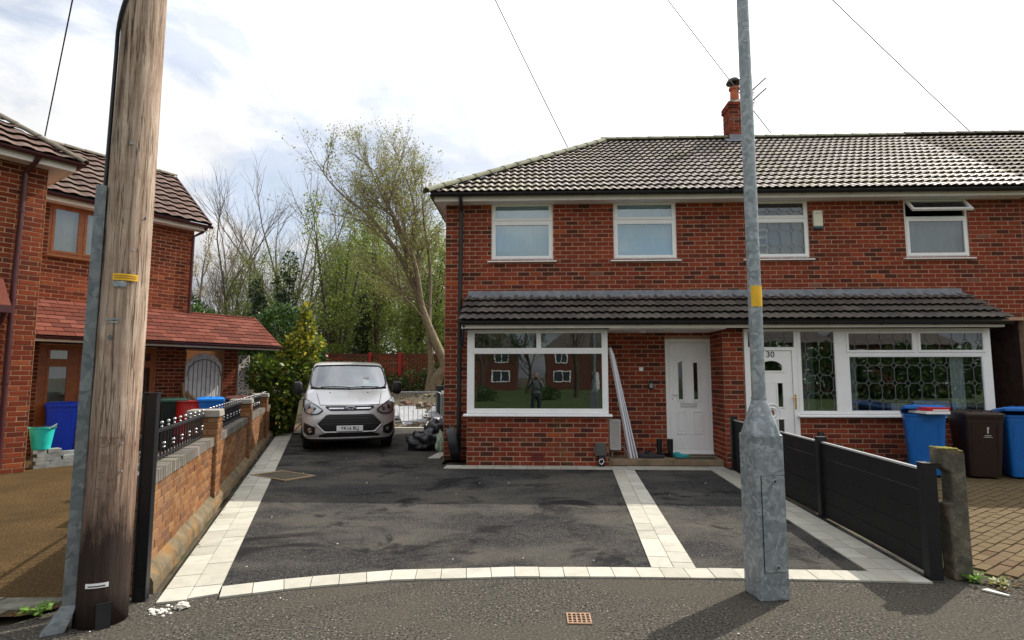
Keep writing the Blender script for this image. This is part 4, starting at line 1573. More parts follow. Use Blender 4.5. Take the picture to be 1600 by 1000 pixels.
# canopy of number 30
MB().box(XP + 0.003, 8.10, 10.20, 10.235, 2.45, 2.565).box(8.07, 8.10, 10.235, YM - 0.01, 2.45, 2.60).build('canopy_fascia', M['fascia'], H2, world=True)
cr = MB()
cr.poly([(XP, 10.13, 2.565), (8.14, 10.13, 2.565), (8.14, YM - 0.012, 3.175), (XP, YM - 0.012, 3.175)])
cr.poly([(XP, 10.24, 2.452), (8.1, 10.24, 2.452), (8.1, YM - 0.012, 2.452), (XP, YM - 0.012, 2.452)])
cr.poly([(8.1, 10.24, 2.452), (8.1, YM - 0.012, 2.452), (8.1, YM - 0.012, 3.175), (8.1, 10.24, 2.6)])
cro = cr.build('canopy_roof', M['felt'], H2, world=True)
tile_roof(cro, CTU, (XP, 10.12, 2.575), EX, CS, 8.2 - XP, CL, 0.31, 0.30, M['ctile'], M['ctile_j'], True)
gutter(H2, (XP, 10.15, 2.555), (8.19, 10.15, 2.545), 0.058, 'black', name='canopy_gutter')
flashing(H2, XP + 0.004, 8.18)
# alarm box
ab = MB().box(5.445, 5.625, YM - 0.075, YM - 0.004, 4.50, 4.82).build('alarm_box', plain('cream_alarm_box', (0.72, 0.70, 0.55), 0.4, 0.05), H2, world=True, bevel=0.02)
MB().box(5.452, 5.618, YM - 0.077, YM - 0.004, 4.455, 4.498).build('alarm_base', plain('alarm_blue_green', (0.02, 0.10, 0.13), 0.4), ab, world=True, bevel=0.01)
am = MB()
for i in range(3):
    am.beam((5.49 + i * 0.05, YM - 0.078, 4.74), (5.515 + i * 0.05, YM - 0.078, 4.78), 0.004, 0.010, up=(0, 1, 0))
am.build('alarm_mark', plain('alarm_print', (0.35, 0.05, 0.05), 0.5), ab, world=True)
# passage under the first floor
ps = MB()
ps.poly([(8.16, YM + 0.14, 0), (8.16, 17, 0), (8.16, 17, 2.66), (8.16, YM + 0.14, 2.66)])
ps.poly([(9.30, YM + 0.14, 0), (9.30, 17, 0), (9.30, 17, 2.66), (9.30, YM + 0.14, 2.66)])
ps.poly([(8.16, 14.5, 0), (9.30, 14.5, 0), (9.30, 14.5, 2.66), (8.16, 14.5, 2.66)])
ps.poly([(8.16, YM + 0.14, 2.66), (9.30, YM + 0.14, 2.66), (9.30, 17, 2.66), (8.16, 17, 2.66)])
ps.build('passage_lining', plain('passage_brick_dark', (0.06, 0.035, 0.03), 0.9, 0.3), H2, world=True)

# chimney of number 30
cb = MB()
cx0, cx1, cy0, cy1 = 4.98, 5.46, 14.28, 14.76
cb.box(cx0 + 0.009, cx1 - 0.009, cy0 + 0.009, cy1 - 0.009, 7.2, 8.56)
chim = cb.build('chimney', M['mortar'], H2, world=True)
st = []
brick_face(st, (cx0, cy0, 0), EX, FRONT, cx1 - cx0, 7.45, 8.40, course=0.08)
brick_face(st, (cx0, cy1, 0), -EY, -EX, cy1 - cy0, 7.45, 8.40, course=0.08, shift=1)
brick_face(st, (cx1, cy0, 0), EY, EX, cy1 - cy0, 7.45, 8.40, course=0.08, shift=1)
brick_face(st, (cx0 - 0.03, cy0 - 0.03, 0), EX, FRONT, cx1 - cx0 + 0.06, 8.40, 8.56, course=0.08)
brick_face(st, (cx0 - 0.03, cy1 + 0.03, 0), -EY, -EX, cy1 - cy0 + 0.06, 8.40, 8.56, course=0.08, shift=1)
brick_face(st, (cx1 + 0.03, cy0 - 0.03, 0), EY, EX, cy1 - cy0 + 0.06, 8.40, 8.56, course=0.08, shift=1)
brick_finish(st, chim, M['brick'], M['brick_j'], True, limit=120)
MB().hexa([(cx0 - 0.02, cy0 - 0.02, 8.565), (cx1 + 0.02, cy0 - 0.02, 8.565), (cx1 + 0.02, cy1 + 0.02, 8.565), (cx0 - 0.02, cy1 + 0.02, 8.565)], [(cx0 + 0.13, cy0 + 0.13, 8.70), (cx1 - 0.13, cy0 + 0.13, 8.70), (cx1 - 0.13, cy1 - 0.13, 8.70), (cx0 + 0.13, cy1 - 0.13, 8.70)]).build('flaunching', plain('mortar_flaunching', (0.16, 0.12, 0.10), 0.9, 0.3), chim, world=True)
MB().lathe([(0.115, 8.66), (0.105, 8.98), (0.14, 9.0), (0.14, 9.05), (0.10, 9.06)], ((cx0 + cx1) / 2, (cy0 + cy1) / 2, 0), 14).build('chimney_pot', plain('terracotta_pot', (0.42, 0.11, 0.05), 0.75, 0.2), chim, world=True, smooth=True)
MB().lathe([(0.07, 9.04), (0.07, 9.14), (0.20, 9.17), (0.20, 9.20), (0.15, 9.28), (0.05, 9.33)], ((cx0 + cx1) / 2, (cy0 + cy1) / 2, 0), 14).build('cowl', M['black'], chim, world=True, smooth=True)
fl = MB()
sl = tan_s = (RIDGE_Z - EAVE_Z) / (RIDGE_Y - EAVE_Y)
zf = lambda y: EAVE_Z + (y - EAVE_Y) * sl + 0.075
fl.poly([(cx0 - 0.12, cy0 - 0.16, zf(cy0 - 0.16)), (cx1 + 0.12, cy0 - 0.16, zf(cy0 - 0.16)), (cx1 + 0.12, cy0 + 0.1, zf(cy0 + 0.1)), (cx0 - 0.12, cy0 + 0.1, zf(cy0 + 0.1))])
fl.box(cx0 - 0.012, cx1 + 0.012, cy0 - 0.014, cy0 - 0.003, zf(cy0) - 0.12, zf(cy0) + 0.13)
fl.build('chimney_flashing', M['lead'], chim, world=True)
# television aerial on the chimney
ae = thing('television_aerial', 'thin double television aerial strapped to the chimney', 'aerial', (5.52, 14.6, 8.3))
MB().tube([(5.52, 14.6, 8.0), (5.52, 14.6, 8.95)], 0.018, 8).build('mast', M['galv'], ae, world=True)
for k, z in enumerate((8.90, 8.62)):
    MB().tube([(5.50, 14.6, z - 0.06), (6.05, 14.55, z + 0.43)], 0.020, 6).build('boom', M['black'], ae, world=True)
    e = MB()
    for i in range(4):
        q = Vector((5.58 + 0.06 * i, 14.6, z - 0.02 + 0.03 * i))
        e.tube([q + Vector((0, -0.2, 0)), q + Vector((0, 0.2, 0))], 0.005, 5)
    for i in range(9):
        q = Vector((5.62 + 0.045 * i, 14.58, z + 0.05 + 0.04 * i))
        e.tube([q + Vector((0.0, -0.07, 0)), q + Vector((0.0, 0.07, 0))], 0.009, 5)
    e.build('elements', M['galv'], ae, world=True)
    rr = MB()
    for zz in (-0.11, -0.03, 0.04):
        rr.tube([(5.60, 14.42, z + zz), (5.70, 14.4, z + zz)], 0.006, 5)
        rr.tube([(5.62 + 0.03 * (zz > 0), 14.42, z - 0.12), (5.62 + 0.03 * (zz > 0), 14.42, z + 0.05)], 0.005, 5)
    rr.build('reflector', M['black'], ae, world=True)

# ---- third house, only its wall edge and mossy roof show
H3 = thing('brick_house', 'red brick house with dark mossy tiled roof at the end of the terrace', 'house', (XE, YM, 0))
wb = MB()
wall_sheet(wb, (XE + 0.004, YM, 0), EX, FRONT, 5.6, 0, 5.12, [(1.6, 2.8, 3.89, 5.07), (1.2, 3.2, 0.9, 2.3)], depth=0.14)
shell(wb, XE + 0.01, XE + 5.6, 5.12)
wall = wb.build('wall', M['mortar'], H3, world=True)
st = []
brick_face(st, (XE + 0.004, YM, 0), EX, FRONT, 5.6, 0.0, 5.06, [(1.6, 2.8, 3.89, 5.07), (1.2, 3.2, 0.9, 2.3)])
brick_finish(st, wall, M['brick'], M['brick_j'], True, limit=60)
upper_window(H3, XE + 1.6, XE + 2.8, 3.89, 5.07)
window(H3, XE + 1.204, XE + 3.204, 0.9, 2.3, YM + 0.015, [(XE + 1.25, XE + 2.18, 0.95, 2.25, True), (XE + 2.22, XE + 3.16, 0.95, 2.25, True)])
room(H3, XE + 1.0, XE + 3.4, YM + 0.17, YM + 3, 0.2, 5.1)
MB().box(XE + 0.003, XE + 5.6, 10.935, 10.965, 5.005, 5.10).build('fascia', M['fascia'], H3, world=True)
rf = MB().box(XE + 0.01, XE + 5.6, 10.97, 11.1, 5.035, 5.10).build('roof', M['felt'], H3, world=True)
deck(rf, XE, XE + 5.6, None, M['felt'])
tile_roof(rf, TU, (XE + 0.002, EAVE_Y, EAVE_Z), EX, ES, 5.6, RL, 0.295, 0.30, M['tile3'], M['tile3_j'], True)
half_round(rf, (XE + 0.005, RIDGE_Y, RIDGE_Z + 0.035), (XE + 5.6, RIDGE_Y, RIDGE_Z + 0.035), 0.115, M['lridge'], True)
gutter(H3, (XE, 10.86, 5.125), (XE + 5.6, 10.86, 5.115), 0.062, 'black')

# ------------------------------------------------------------------ house on the left, turned towards the drive
LH = thing('brick_house', 'orange red brick house with brown framed windows and red shingled lean-to', 'house', (-8.54, 9.53, 0), radians(90 - 32.8))
V1 = 2.3
lops = [(0.72, 2.0, 4.13, 5.22), (0.72, 2.93, 0.25, 2.25), (3.61, 4.55, 0.0, 2.24)]
wb = MB()
wall_sheet(wb, (-4, 0, 0), EX, FRONT, 4.0, 0, 5.3)
wall_sheet(wb, (0, 0, 0), EY, EX, V1, 0, 5.3)
wall_sheet(wb, (0, V1, 0), EX, FRONT, 4.93, 0, 2.6, [lops[1], lops[2]], depth=0.14)
wall_sheet(wb, (0, V1, 0), EX, FRONT, 3.65, 2.6, 5.32, [lops[0]], depth=0.14)
wb.poly([(3.64, V1 + 0.01, 2.5), (3.64, 7, 2.5), (3.64, 7, 5.3), (3.64, V1 + 0.01, 5.3)])
wb.poly([(3.64, V1 + 0.01, 5.3), (3.64, 5.8, 5.3), (3.64, 3.95, 6.9)])
wb.poly([(4.92, V1 + 0.01, 0), (4.92, 5, 0), (4.92, 5, 2.6), (4.92, V1 + 0.01, 2.6)])
wb.poly([(-4, 7, 0), (4.93, 7, 0), (4.93, 7, 5.3), (-4, 7, 5.3)])
wall = wb.build('wall', M['lmortar'], LH)
st = []
brick_face(st, (-4, 0, 0), EX, FRONT, 4.0, 0, 5.25)
brick_face(st, (0, V1, 0), EX, FRONT, 4.93, 0, 2.38, [lops[1], lops[2]])
brick_face(st, (0, V1, 0), EX, FRONT, 3.65, 3.145, 5.28, [lops[0]])
brick_finish(st, wall, M['lbrick'], M['lbrick_j'], False)
window(LH, 0.72, 2.0, 4.13, 5.22, V1 + 0.01, [(0.77, 1.27, 4.19, 5.16, True), (1.34, 1.95, 4.19, 5.16, True)], world=False, frame='brownframe', glass='glass', sash=0.05, sill=0.06)
room(LH, 0.6, 2.2, V1 + 0.17, V1 + 3, 3.4, 5.28, world=False)
curtain(LH, 0.73, 2.0, 4.12, 5.23, V1 + 0.15, 'net', 0.015, 8, world=False)
window(LH, 0.72, 2.93, 0.25, 2.25, V1 + 0.01, [(0.86, 1.25, 0.90, 1.84, True), (0.86, 1.25, 1.92, 2.18, True), (1.42, 1.98, 0.35, 2.18, True), (2.08, 2.44, 0.90, 2.18, True), (2.62, 2.86, 0.90, 1.84, True), (2.62, 2.86, 1.92, 2.18, True)], world=False, frame='brownframe', glass='glass', sash=0.05, sill=0.03, label='brown wooden porch window and door screen')
room(LH, 0.6, 3.1, V1 + 0.17, V1 + 3, 0.1, 2.4, world=False)
curtain(LH, 0.73, 2.93, 0.3, 2.2, V1 + 0.4, 'curtain', 0.02, 12, world=False)
# main roof
LE = Vector((0, 1.93, 5.37))
lr = Vector((0, 3.95, 7.0))
ls = (lr - LE)
ll = ls.length
ls.normalize()
LTU = tile_unit(w=0.30, L=0.27, h=0.026, rolls=1)
rf = MB()
rf.poly([(-1.6, LE.y, LE.z - 0.012), (3.85, LE.y, LE.z - 0.012), (3.85, lr.y, lr.z - 0.012), (-1.6, lr.y, lr.z - 0.012)])
rf.poly([(-1.6, 6.0, LE.z), (3.85, 6.0, LE.z), (3.85, lr.y, lr.z - 0.012), (-1.6, lr.y, lr.z - 0.012)])
rfo = rf.build('roof', M['felt'], LH)
tile_roof(rfo, LTU, (-1.6, LE.y, LE.z), EX, ls, 5.45, ll, 0.27, 0.30, M['ltile'], M['ltile_j'], False, bond=0.0)
half_round(rfo, (-1.6, lr.y, lr.z + 0.02), (3.85, lr.y, lr.z + 0.02), 0.10, M['lridge'], False)
MB().beam((3.86, LE.y, LE.z - 0.02), (3.86, lr.y, lr.z - 0.02), 0.03, 0.12, up=(0, -0.6, 0.8)).build('verge_board', M['maroon'], LH)
MB().box(0.02, 3.82, 1.995, 2.025, 5.20, 5.33).build('fascia', M['fascia'], LH)
MB().box(0.02, 3.82, 2.025, V1 - 0.004, 5.215, 5.23).build('soffit', M['soffit'], LH)
gutter(LH, (0.0, 1.93, 5.34), (3.9, 1.93, 5.33), 0.06, 'maroon', world=False)
downpipe(LH, [(3.78, 1.95, 5.29), (3.74, 2.08, 5.18), (3.60, V1 - 0.06, 5.06), (3.59, V1 - 0.06, 3.1)], 0.036, 'maroon', [(3.595, V1 - 0.06, 4.4), (3.59, V1 - 0.06, 3.6)], world=False)
# wing roof with hip
we = Vector((0, -0.38, 5.36))
wsl = Vector((0, cos(radians(38)), sin(radians(38))))
rf2 = MB()
t45 = 3.0
rf2.poly([(-4.2, we.y, we.z - 0.012), (0.33, we.y, we.z - 0.012), (0.33 - t45, we.y + t45, we.z + t45 * math.tan(radians(38)) - 0.012), (-4.2, we.y + t45, we.z + t45 * math.tan(radians(38)) - 0.012)])
rf2.poly([(0.33, we.y, we.z - 0.012), (0.33, we.y + 3.2, we.z - 0.012), (0.33 - t45, we.y + t45, we.z + t45 * math.tan(radians(38)) - 0.012)])
r2 = rf2.build('wing_roof', M['felt'], LH)
tile_roof(r2, LTU, (-4.2, we.y, we.z), EX, wsl, 4.53, 3.8, 0.27, 0.30, M['ltile'], M['ltile_j'], False, clips=[(-1, -cos(radians(38)), -4.53)], limit=160)
half_round(r2, (0.40, we.y - 0.05, we.z + 0.0), (0.33 - 2.9, we.y + 2.9, we.z + 2.9 * math.tan(radians(38)) + 0.0), 0.09, M['lridge'], False, name='hip_cap')
MB().box(-4.2, 0.30, we.y + 0.06, we.y + 0.09, 5.20, 5.34).box(0.27, 0.30, we.y + 0.09, 2.0, 5.20, 5.34).build('wing_fascia', M['fascia'], LH)
MB().box(-4.2, 0.27, we.y + 0.09, -0.004, 5.215, 5.23).box(0.004, 0.27, -0.004, 1.9, 5.215, 5.23).build('wing_soffit', M['soffit'], LH)
gutter(LH, (-4.2, we.y - 0.01, 5.36), (0.40, we.y - 0.01, 5.35), 0.06, 'maroon', world=False)
gutter(LH, (0.36, we.y - 0.05, 5.352), (0.36, 1.85, 5.345), 0.06, 'maroon', world=False)
downpipe(LH, [(-0.25, we.y, 5.30), (-0.27, we.y + 0.05, 5.22), (-0.33, -0.06, 5.05), (-0.36, -0.06, 3.0), (-0.36, -0.06, 0.1)], 0.04, 'maroon', [(-0.34, -0.06, 4.4), (-0.36, -0.06, 2.9), (-0.36, -0.06, 1.5)], world=False)
# small hood on the wing
wh = MB()
wh.hexa([(-2.2, -0.6, 2.62), (-0.52, -0.6, 2.62), (-0.52, -0.01, 2.62), (-2.2, -0.01, 2.62)], [(-2.2, -0.62, 2.70), (-0.50, -0.62, 2.70), (-0.50, -0.01, 3.25), (-2.2, -0.01, 3.25)])
wh.build('bay_hood', M['shingle'], LH)
MB().box(-2.2, -0.49, -0.66, -0.625, 2.60, 2.72).build('hood_gutter', M['maroon'], LH)
downpipe(LH, [(-0.58, -0.62, 2.62), (-0.58, -0.5, 2.5), (-0.62, -0.3, 2.3), (-0.62, -0.3, 0.1)], 0.036, 'maroon', world=False)
# lean-to
le, lt = Vector((0, 1.08, 2.37)), Vector((0, V1 - 0.01, 3.15))
lsl = lt - le
lln = lsl.length
lsl.normalize()
lc = MB()
lc.poly([(0.03, le.y, le.z - 0.01), (5.40, le.y, le.z - 0.01), (5.30, lt.y, lt.z - 0.01), (0.03, lt.y, lt.z - 0.01)])
lc.poly([(0.03, 1.15, 2.275), (5.28, 1.15, 2.275), (5.28, V1 - 0.01, 2.275), (0.03, V1 - 0.01, 2.275)])
lc.poly([(5.30, lt.y, lt.z - 0.01), (5.40, le.y, le.z - 0.01), (5.40, 3.5, le.z - 0.01)])
lc.poly([(3.66, lt.y, lt.z - 0.01), (5.30, lt.y, lt.z - 0.01), (5.30, 3.5, le.z - 0.01), (3.66, 3.5, le.z - 0.01)])
lco = lc.build('lean_to_roof', M['felt'], LH)
tile_roof(lco, flat_unit(0.30, 0.165), (0.03, le.y - 0.02, le.z), EX, lsl, 5.34, lln, 0.165, 0.30, M['shingle'], M['shingle'], False, bond=0.5, name='shingle', smooth=False, limit=300)
MB().box(0.03, 5.36, 1.12, 1.15, 2.26, 2.365).build('lean_to_fascia', M['fascia'], LH)
gutter(LH, (0.0, 1.06, 2.355), (5.42, 1.06, 2.34), 0.05, 'maroon', world=False, name='lean_to_gutter')
MB().beam((3.66, V1 - 0.02, 3.16), (5.30, V1 - 0.02, 3.16), 0.10, 0.03).build('lean_to_cap', M['shingle'], LH)
# arched gate
gt = MB()
n = 9
for i in range(n):
    u0, u1 = 3.63 + i * 0.90 / n, 3.63 + (i + 1) * 0.90 / n - 0.008
    def top(u):
        t = (u - 4.08) / 0.455
        return 1.78 + 0.40 * sqrt(max(0.0, 1 - min(1, t * t)))
    gt.hexa([(u0, V1 + 0.03, 0.05), (u1, V1 + 0.03, 0.05), (u1, V1 + 0.055, 0.05), (u0, V1 + 0.055, 0.05)], [(u0, V1 + 0.03, top(u0 + .004)), (u1, V1 + 0.03, top(u1 - .004)), (u1, V1 + 0.055, top(u1 - .004)), (u0, V1 + 0.055, top(u0 + .004))])
gate = gt.build('arched_gate', plain('pale_painted_boards', (0.80, 0.82, 0.82), 0.7, 0.15, 6), LH, label='pale boarded side gate with arched top')
gr = MB()
gr.tube([(4.08 + 0.42 * cos(t), V1 + 0.015, 1.60 + 0.42 * sin(t)) for t in [pi * i / 16 for i in range(17)]], 0.008, 6)
for i in range(8):
    u = 3.70 + i * 0.108
    gr.tube([(u, V1 + 0.015, 0.1), (u, V1 + 0.015, 1.72 + 0.3 * sqrt(max(0, 1 - ((u - 4.08) / 0.43) ** 2)))], 0.005, 6)
gr.build('gate_grille', M['blackmetal'], gate)
# pierced screen blocks at the end of the lean-to
lt_ = MB()
for i in range(6):
    z0 = 0.3 + i * 0.31
    lt_.frame(4.95, 5.25, z0, z0 + 0.30, 0.022, V1 - 0.02, V1 + 0.06)
    c = Vector((5.10, V1 + 0.02, z0 + 0.15))
    for a in range(4):
        d = Vector((cos(a * pi / 4), 0, sin(a * pi / 4)))
        ln = 0.135 if a % 2 == 0 else 0.18
        lt_.beam(c - d * ln, c + d * ln, 0.02, 0.07, up=(0, 1, 0))
lt_.build('pierced_screen', plain('pierced_white_block', (0.60, 0.60, 0.58), 0.8), LH)

# ------------------------------------------------------------------ boundary wall with railings
BWALL = thing('boundary_wall', 'long buff brick boundary wall with piers and black railings beside the driveway', 'wall', tuple(WA), atan2(WD.y, WD.x))
WLEN, WT = 14.2, 0.22
PIERS = [2.85, 6.4, 9.95, 13.5]
wb = MB()
wb.box(0.012, WLEN, 0.009, WT - 0.009, 0, 0.765)
body = wb.build('wall', M['omortar'], BWALL)
st = []
brick_face(st, (0, 0, 0), EX, FRONT, WLEN, 0.16, 0.765, course=0.0755, bl=0.225)
brick_face(st, (0, WT, 0), -EY, -EX, WT, 0.0, 0.765, course=0.0755, bl=0.225)
brick_finish(st, body, M['obrick'], M['obrick_j'], False)
cp = MB().hexa([(-0.034, -0.02, 0), (0.034, -0.02, 0), (0.034, 0.24, 0), (-0.034, 0.24, 0)], [(-0.031, -0.017, 0.095), (0.031, -0.017, 0.095), (0.031, 0.237, 0.095), (-0.031, 0.237, 0.095)])
cpm = cp.mesh('coping_brick', M['gbrick'])
u = 0.05
while u < WLEN:
    if not any(p - 0.04 < u < p + 0.38 for p in PIERS):
        inst('coping_brick', cpm, body, Matrix.Translation((u, 0, 0.768 + random.uniform(-.003, .003))))
    u += 0.078
MB().box(0.02, WLEN, 0.0, 0.22, 0.763, 0.80).build('coping_bed', M['omortar'], body)
# sloped haunch at the foot
hm = MB()


def hf(u, v):
    x = u * WLEN
    wob = 0.02 * noise.noise(Vector((x * 1.7, 3, 1))) + 0.012 * noise.noise(Vector((x * 6, 8, 1)))
    k = [(-0.085, 0.0), (-0.08, 0.085), (-0.068, 0.11), (0.01, 0.175)]
    t = v * 3
    i = min(2, int(t))
    f = t - i
    return (x, k[i][0] + (k[i + 1][0] - k[i][0]) * f + wob * (1 - v), (k[i][1] + (k[i + 1][1] - k[i][1]) * f) * (1 + 0.6 * wob / 0.03 * 0.3))


hm.grid(hf, 90, 3)
hm.poly([hf(0, 0), hf(0, 1 / 3), hf(0, 2 / 3), hf(0, 1), (0, 0.01, 0)])
hm.build('footing', plain('stained_concrete_footing', (0.11, 0.085, 0.05), 0.95, 0.5, 6, bump=0.8, dirt=((0.20, 0.105, 0.03), 4, 0.5)), BWALL)
for pu in PIERS:
    pb = MB().box(pu + 0.009, pu + 0.331, -0.041, 0.281, 0, 1.12)
    pier = pb.build('pier', M['omortar'], BWALL)
    s2 = []
    brick_face(s2, (pu, -0.05, 0), EX, FRONT, 0.34, 0.05, 1.10, course=0.0755, bl=0.225)
    brick_face(s2, (pu, 0.29, 0), -EY, -EX, 0.34, 0.05, 1.10, course=0.0755, bl=0.225, shift=1)
    brick_face(s2, (pu + 0.34, -0.05, 0), EY, EX, 0.34, 0.05, 1.10, course=0.0755, bl=0.225, shift=1)
    brick_finish(s2, pier, M['obrick'], M['obrick_j'], False, limit=300)
    MB().hexa([(pu - 0.02, -0.07, 1.105), (pu + 0.36, -0.07, 1.105), (pu + 0.36, 0.31, 1.105), (pu - 0.02, 0.31, 1.105)], [(pu - 0.01, -0.06, 1.19), (pu + 0.35, -0.06, 1.19), (pu + 0.35, 0.30, 1.19), (pu - 0.01, 0.30, 1.19)]).build('pier_cap', plain('grey_pier_cap', (0.22, 0.20, 0.17), 0.9, 0.25, 6), pier, bevel=0.01)
ball_me = MB().sphere((0, 0, 0), 0.0165, 10).mesh('finial', M['silver'])
ball_me.polygons.foreach_set('use_smooth', [True] * len(ball_me.polygons))
bar_me = MB().tube([(0, 0, 0.865), (0, 0, 1.115)], 0.008, 6).mesh('bar', M['blackmetal'])
edges = [0.06] + [v for p in PIERS for v in (p, p + 0.34)]
for k in range(0, len(edges) - 1, 2):
    a, b = edges[k] + 0.02, edges[k + 1] - 0.02
    rl = MB().box(a, b, 0.10, 0.125, 1.115, 1.14).box(a, b, 0.10, 0.125, 0.885, 0.90)
    rail = rl.build('railing', M['blackmetal'], BWALL)
    n = int((b - a) / 0.115)
    for i in range(n):
        u = a + (i + 0.5) * (b - a) / n
        inst('bar', bar_me, rail, Matrix.Translation((u, 0.1125, 0)))
        if i % 2 == 0:
            MB_ = inst('finial', ball_me, rail, Matrix.Translation((u, 0.1125, 1.19)))
            inst('finial', ball_me, rail, Matrix.Translation((u, 0.1125, 1.155)) @ Matrix.Scale(0.7, 4))
        if i % 3 == 1:
            inst('finial', ball_me, rail, Matrix.Translation((u, 0.1125, 1.00)) @ Matrix.Scale(1.0, 4))
            inst('finial', ball_me, rail, Matrix.Translation((u, 0.1125, 0.965)) @ Matrix.Scale(0.8, 4))
# concrete post at the far end of the wall
q = WA + WD * 14.32 + WN * 0.0
MB().box(q.x - 0.08, q.x + 0.08, q.y - 0.08, q.y + 0.08, 0, 1.05).build('concrete_post', plain('yellowed_concrete', (0.45, 0.36, 0.20), 0.9, 0.25, 5), label='yellowed concrete post at the far end of the boundary wall', cat='post', bevel=0.01)

# ------------------------------------------------------------------ black fences
PB = plain('charcoal_composite', (0.0085, 0.0085, 0.009), 0.6, 0.2, 8, spec=0.3)
PB2 = plain('charcoal_aluminium', (0.0095, 0.010, 0.012), 0.45, 0.15, 8, spec=0.35)
fp = thing('fence_post', 'tall black aluminium post standing alone at the boundary wall end', 'fence post', (-2.83, 4.20, 0), atan2(WD.y, WD.x) - 0.12)
MB().box(-0.035, 0.035, -0.045, -0.033, 0, 1.47).box(-0.035, 0.035, 0.033, 0.045, 0, 1.47).box(-0.03, 0.03, -0.033, 0.033, 0, 1.465).build('post_shaft', PB2, fp, bevel=0.003)
MB().box(-0.038, 0.038, -0.048, 0.048, 1.471, 1.482).build('post_cap', PB2, fp)

FN = thing('composite_fence', 'low black composite fence beside the right hand paved strip', 'fence', (3.26, 6.85, 0))
FP = [Vector((3.155, 4.86, 0)), Vector((3.29, 6.86, 0)), Vector((3.37, 8.62, 0)), Vector((3.44, 10.22, 0))]
fd = (FP[1] - FP[0]).normalized()
for i, p in enumerate(FP):
    d = (FP[min(i + 1, 3)] - FP[max(i - 1, 0)]).normalized()
    Mx = basis(p, d, Vector((-d.y, d.x, 0)), Vector((0, 0, 1)))
    m = MB().box(-0.045, 0.045, -0.05, 0.05, 0, 0.90, M=Mx)
    po = m.build('post', PB2, FN, world=True, bevel=0.003)
    MB().box(-0.048, 0.048, -0.053, 0.053, 0.9005, 0.91, M=Mx).build('post_cap', PB2, po, world=True)
    if i < 3:
        L = (FP[i + 1] - p).length
        for k in range(5):
            z0 = 0.03 + k * 0.162
            MB().box(0.045, L - 0.045, -0.011, 0.011, z0, z0 + 0.157, M=basis(p, (FP[i + 1] - p).normalized(), Vector((-d.y, d.x, 0)), Vector((0, 0, 1)))).build('board', PB, FN, world=True, bevel=0.003)
        MB().box(0.045, L - 0.045, -0.016, 0.016, 0.841, 0.858, M=basis(p, (FP[i + 1] - p).normalized(), Vector((-d.y, d.x, 0)), Vector((0, 0, 1)))).build('top_rail', plain('glint_painted_top_rail', (0.42, 0.42, 0.43), 0.3, 0.1), FN, world=True)  # pale rail colour paints the sun glint along the fence top

# old concrete gatepost with a wider head
cg = thing('concrete_gatepost', 'weathered mossy concrete gatepost with overhanging head at the fence end', 'gatepost', (3.375, 4.9, 0))
cgm = NT('lichened_concrete')
v = cgm.coord()
c = cgm.ramp(cgm.noise(v, 9, 7, 0.7), [(0.3, (0.045, 0.042, 0.032)), (0.55, (0.115, 0.105, 0.08)), (0.75, (0.24, 0.21, 0.16))])
c = cgm.mix(cgm.ramp(cgm.noise(v, 4, 5, 0.6), [(0.55, 0.0), (0.66, 0.8)]), c, (0.30, 0.20, 0.12))
cgm.color(c)
cgm.set(rough=0.95, spec=0.15)
cgm.bump(cgm.noise(v, 50, 5, 0.7), 0.8, 0.015)
prof = [(-0.075, 0.0), (0.075, 0.0), (0.072, 0.985), (0.055, 1.01), (-0.115, 1.03), (-0.125, 1.01), (-0.125, 0.90), (-0.105, 0.865), (-0.045, 0.83), (-0.045, 0.60), (-0.085, 0.585)]
shaft = MB()
shaft.rings([[(x, y, z) for x, z in prof] for y in (-0.065, 0.065)])
shaft.build('post_shaft', cgm.mat, cg, bevel=0.012)
ms = MB()
for i in range(260):
    x, y = random.uniform(-0.12, 0.06), random.uniform(-0.065, 0.065)
    r = random.uniform(0.006, 0.014)
    ms.sphere((x, y, 1.018 + (x > 0.03) * -0.012 - (x + 0.03) * 0.05), r, 6, (1, 1, 0.7))
ms.build('moss', plain('yellow_green_moss', (0.17, 0.16, 0.02), 0.95, 0.4, 30), cg, kind='stuff')

# ------------------------------------------------------------------ lamp column
LP = thing('lamp_post', 'galvanised steel lamp column with square base box and access door', 'lamp post', (1.70, 4.47, 0), radians(10))
S = 0.112
bx = MB().box(-S, S, -S, S, 0, 1.17)
lbx = bx.build('base_box', M['galv'], LP, bevel=0.008)
MB().box(-0.0785, 0.1015, -S - 0.0018, -S - 0.0003, 0.1965, 0.8785).build('painted_gap_shade', M['ink'], lbx)  # black plate behind the door paints the shaded gap round its edge
dr = MB().box(-0.075, 0.098, -S - 0.008, -S - 0.0025, 0.20, 0.875)
lid = dr.build('access_door', M['galv'], lbx, bevel=0.002)
for z in (0.235, 0.84):
    MB().tube([(0.02, -S - 0.006, z), (0.02, -S - 0.020, z)], [0.020, 0.016], 12).tube([(0.02, -S - 0.0195, z), (0.02, -S - 0.0215, z)], 0.009, 8, mi=1).build('door_bolt', [M['galv'], M['ink']], lid)
cn = []
for t in range(7):
    f = t / 6
    z = 1.1695 + f * 0.26
    ring = []
    for k in range(24):
        a = 2 * pi * k / 24 + pi / 24
        ca, sa = cos(a), sin(a)
        m = max(abs(ca), abs(sa))
        sq = Vector((ca / m * (S - 0.001), sa / m * (S - 0.001)))
        ci = Vector((ca, sa)) * 0.052
        # linear blend: pyramid-like flanks
        p = sq.lerp(ci, f)
        ring.append((p.x, p.y, z))
    cn.append(ring)
MB().rings(cn).build('shoulder', M['galv'], LP)
MB().tube([(0, 0, 1.42), (0, 0, 3.5), (0.0, 0, 6.2)], [0.0515, 0.048, 0.042], 20, cap=True).build('column', M['galv'], LP, smooth=True)
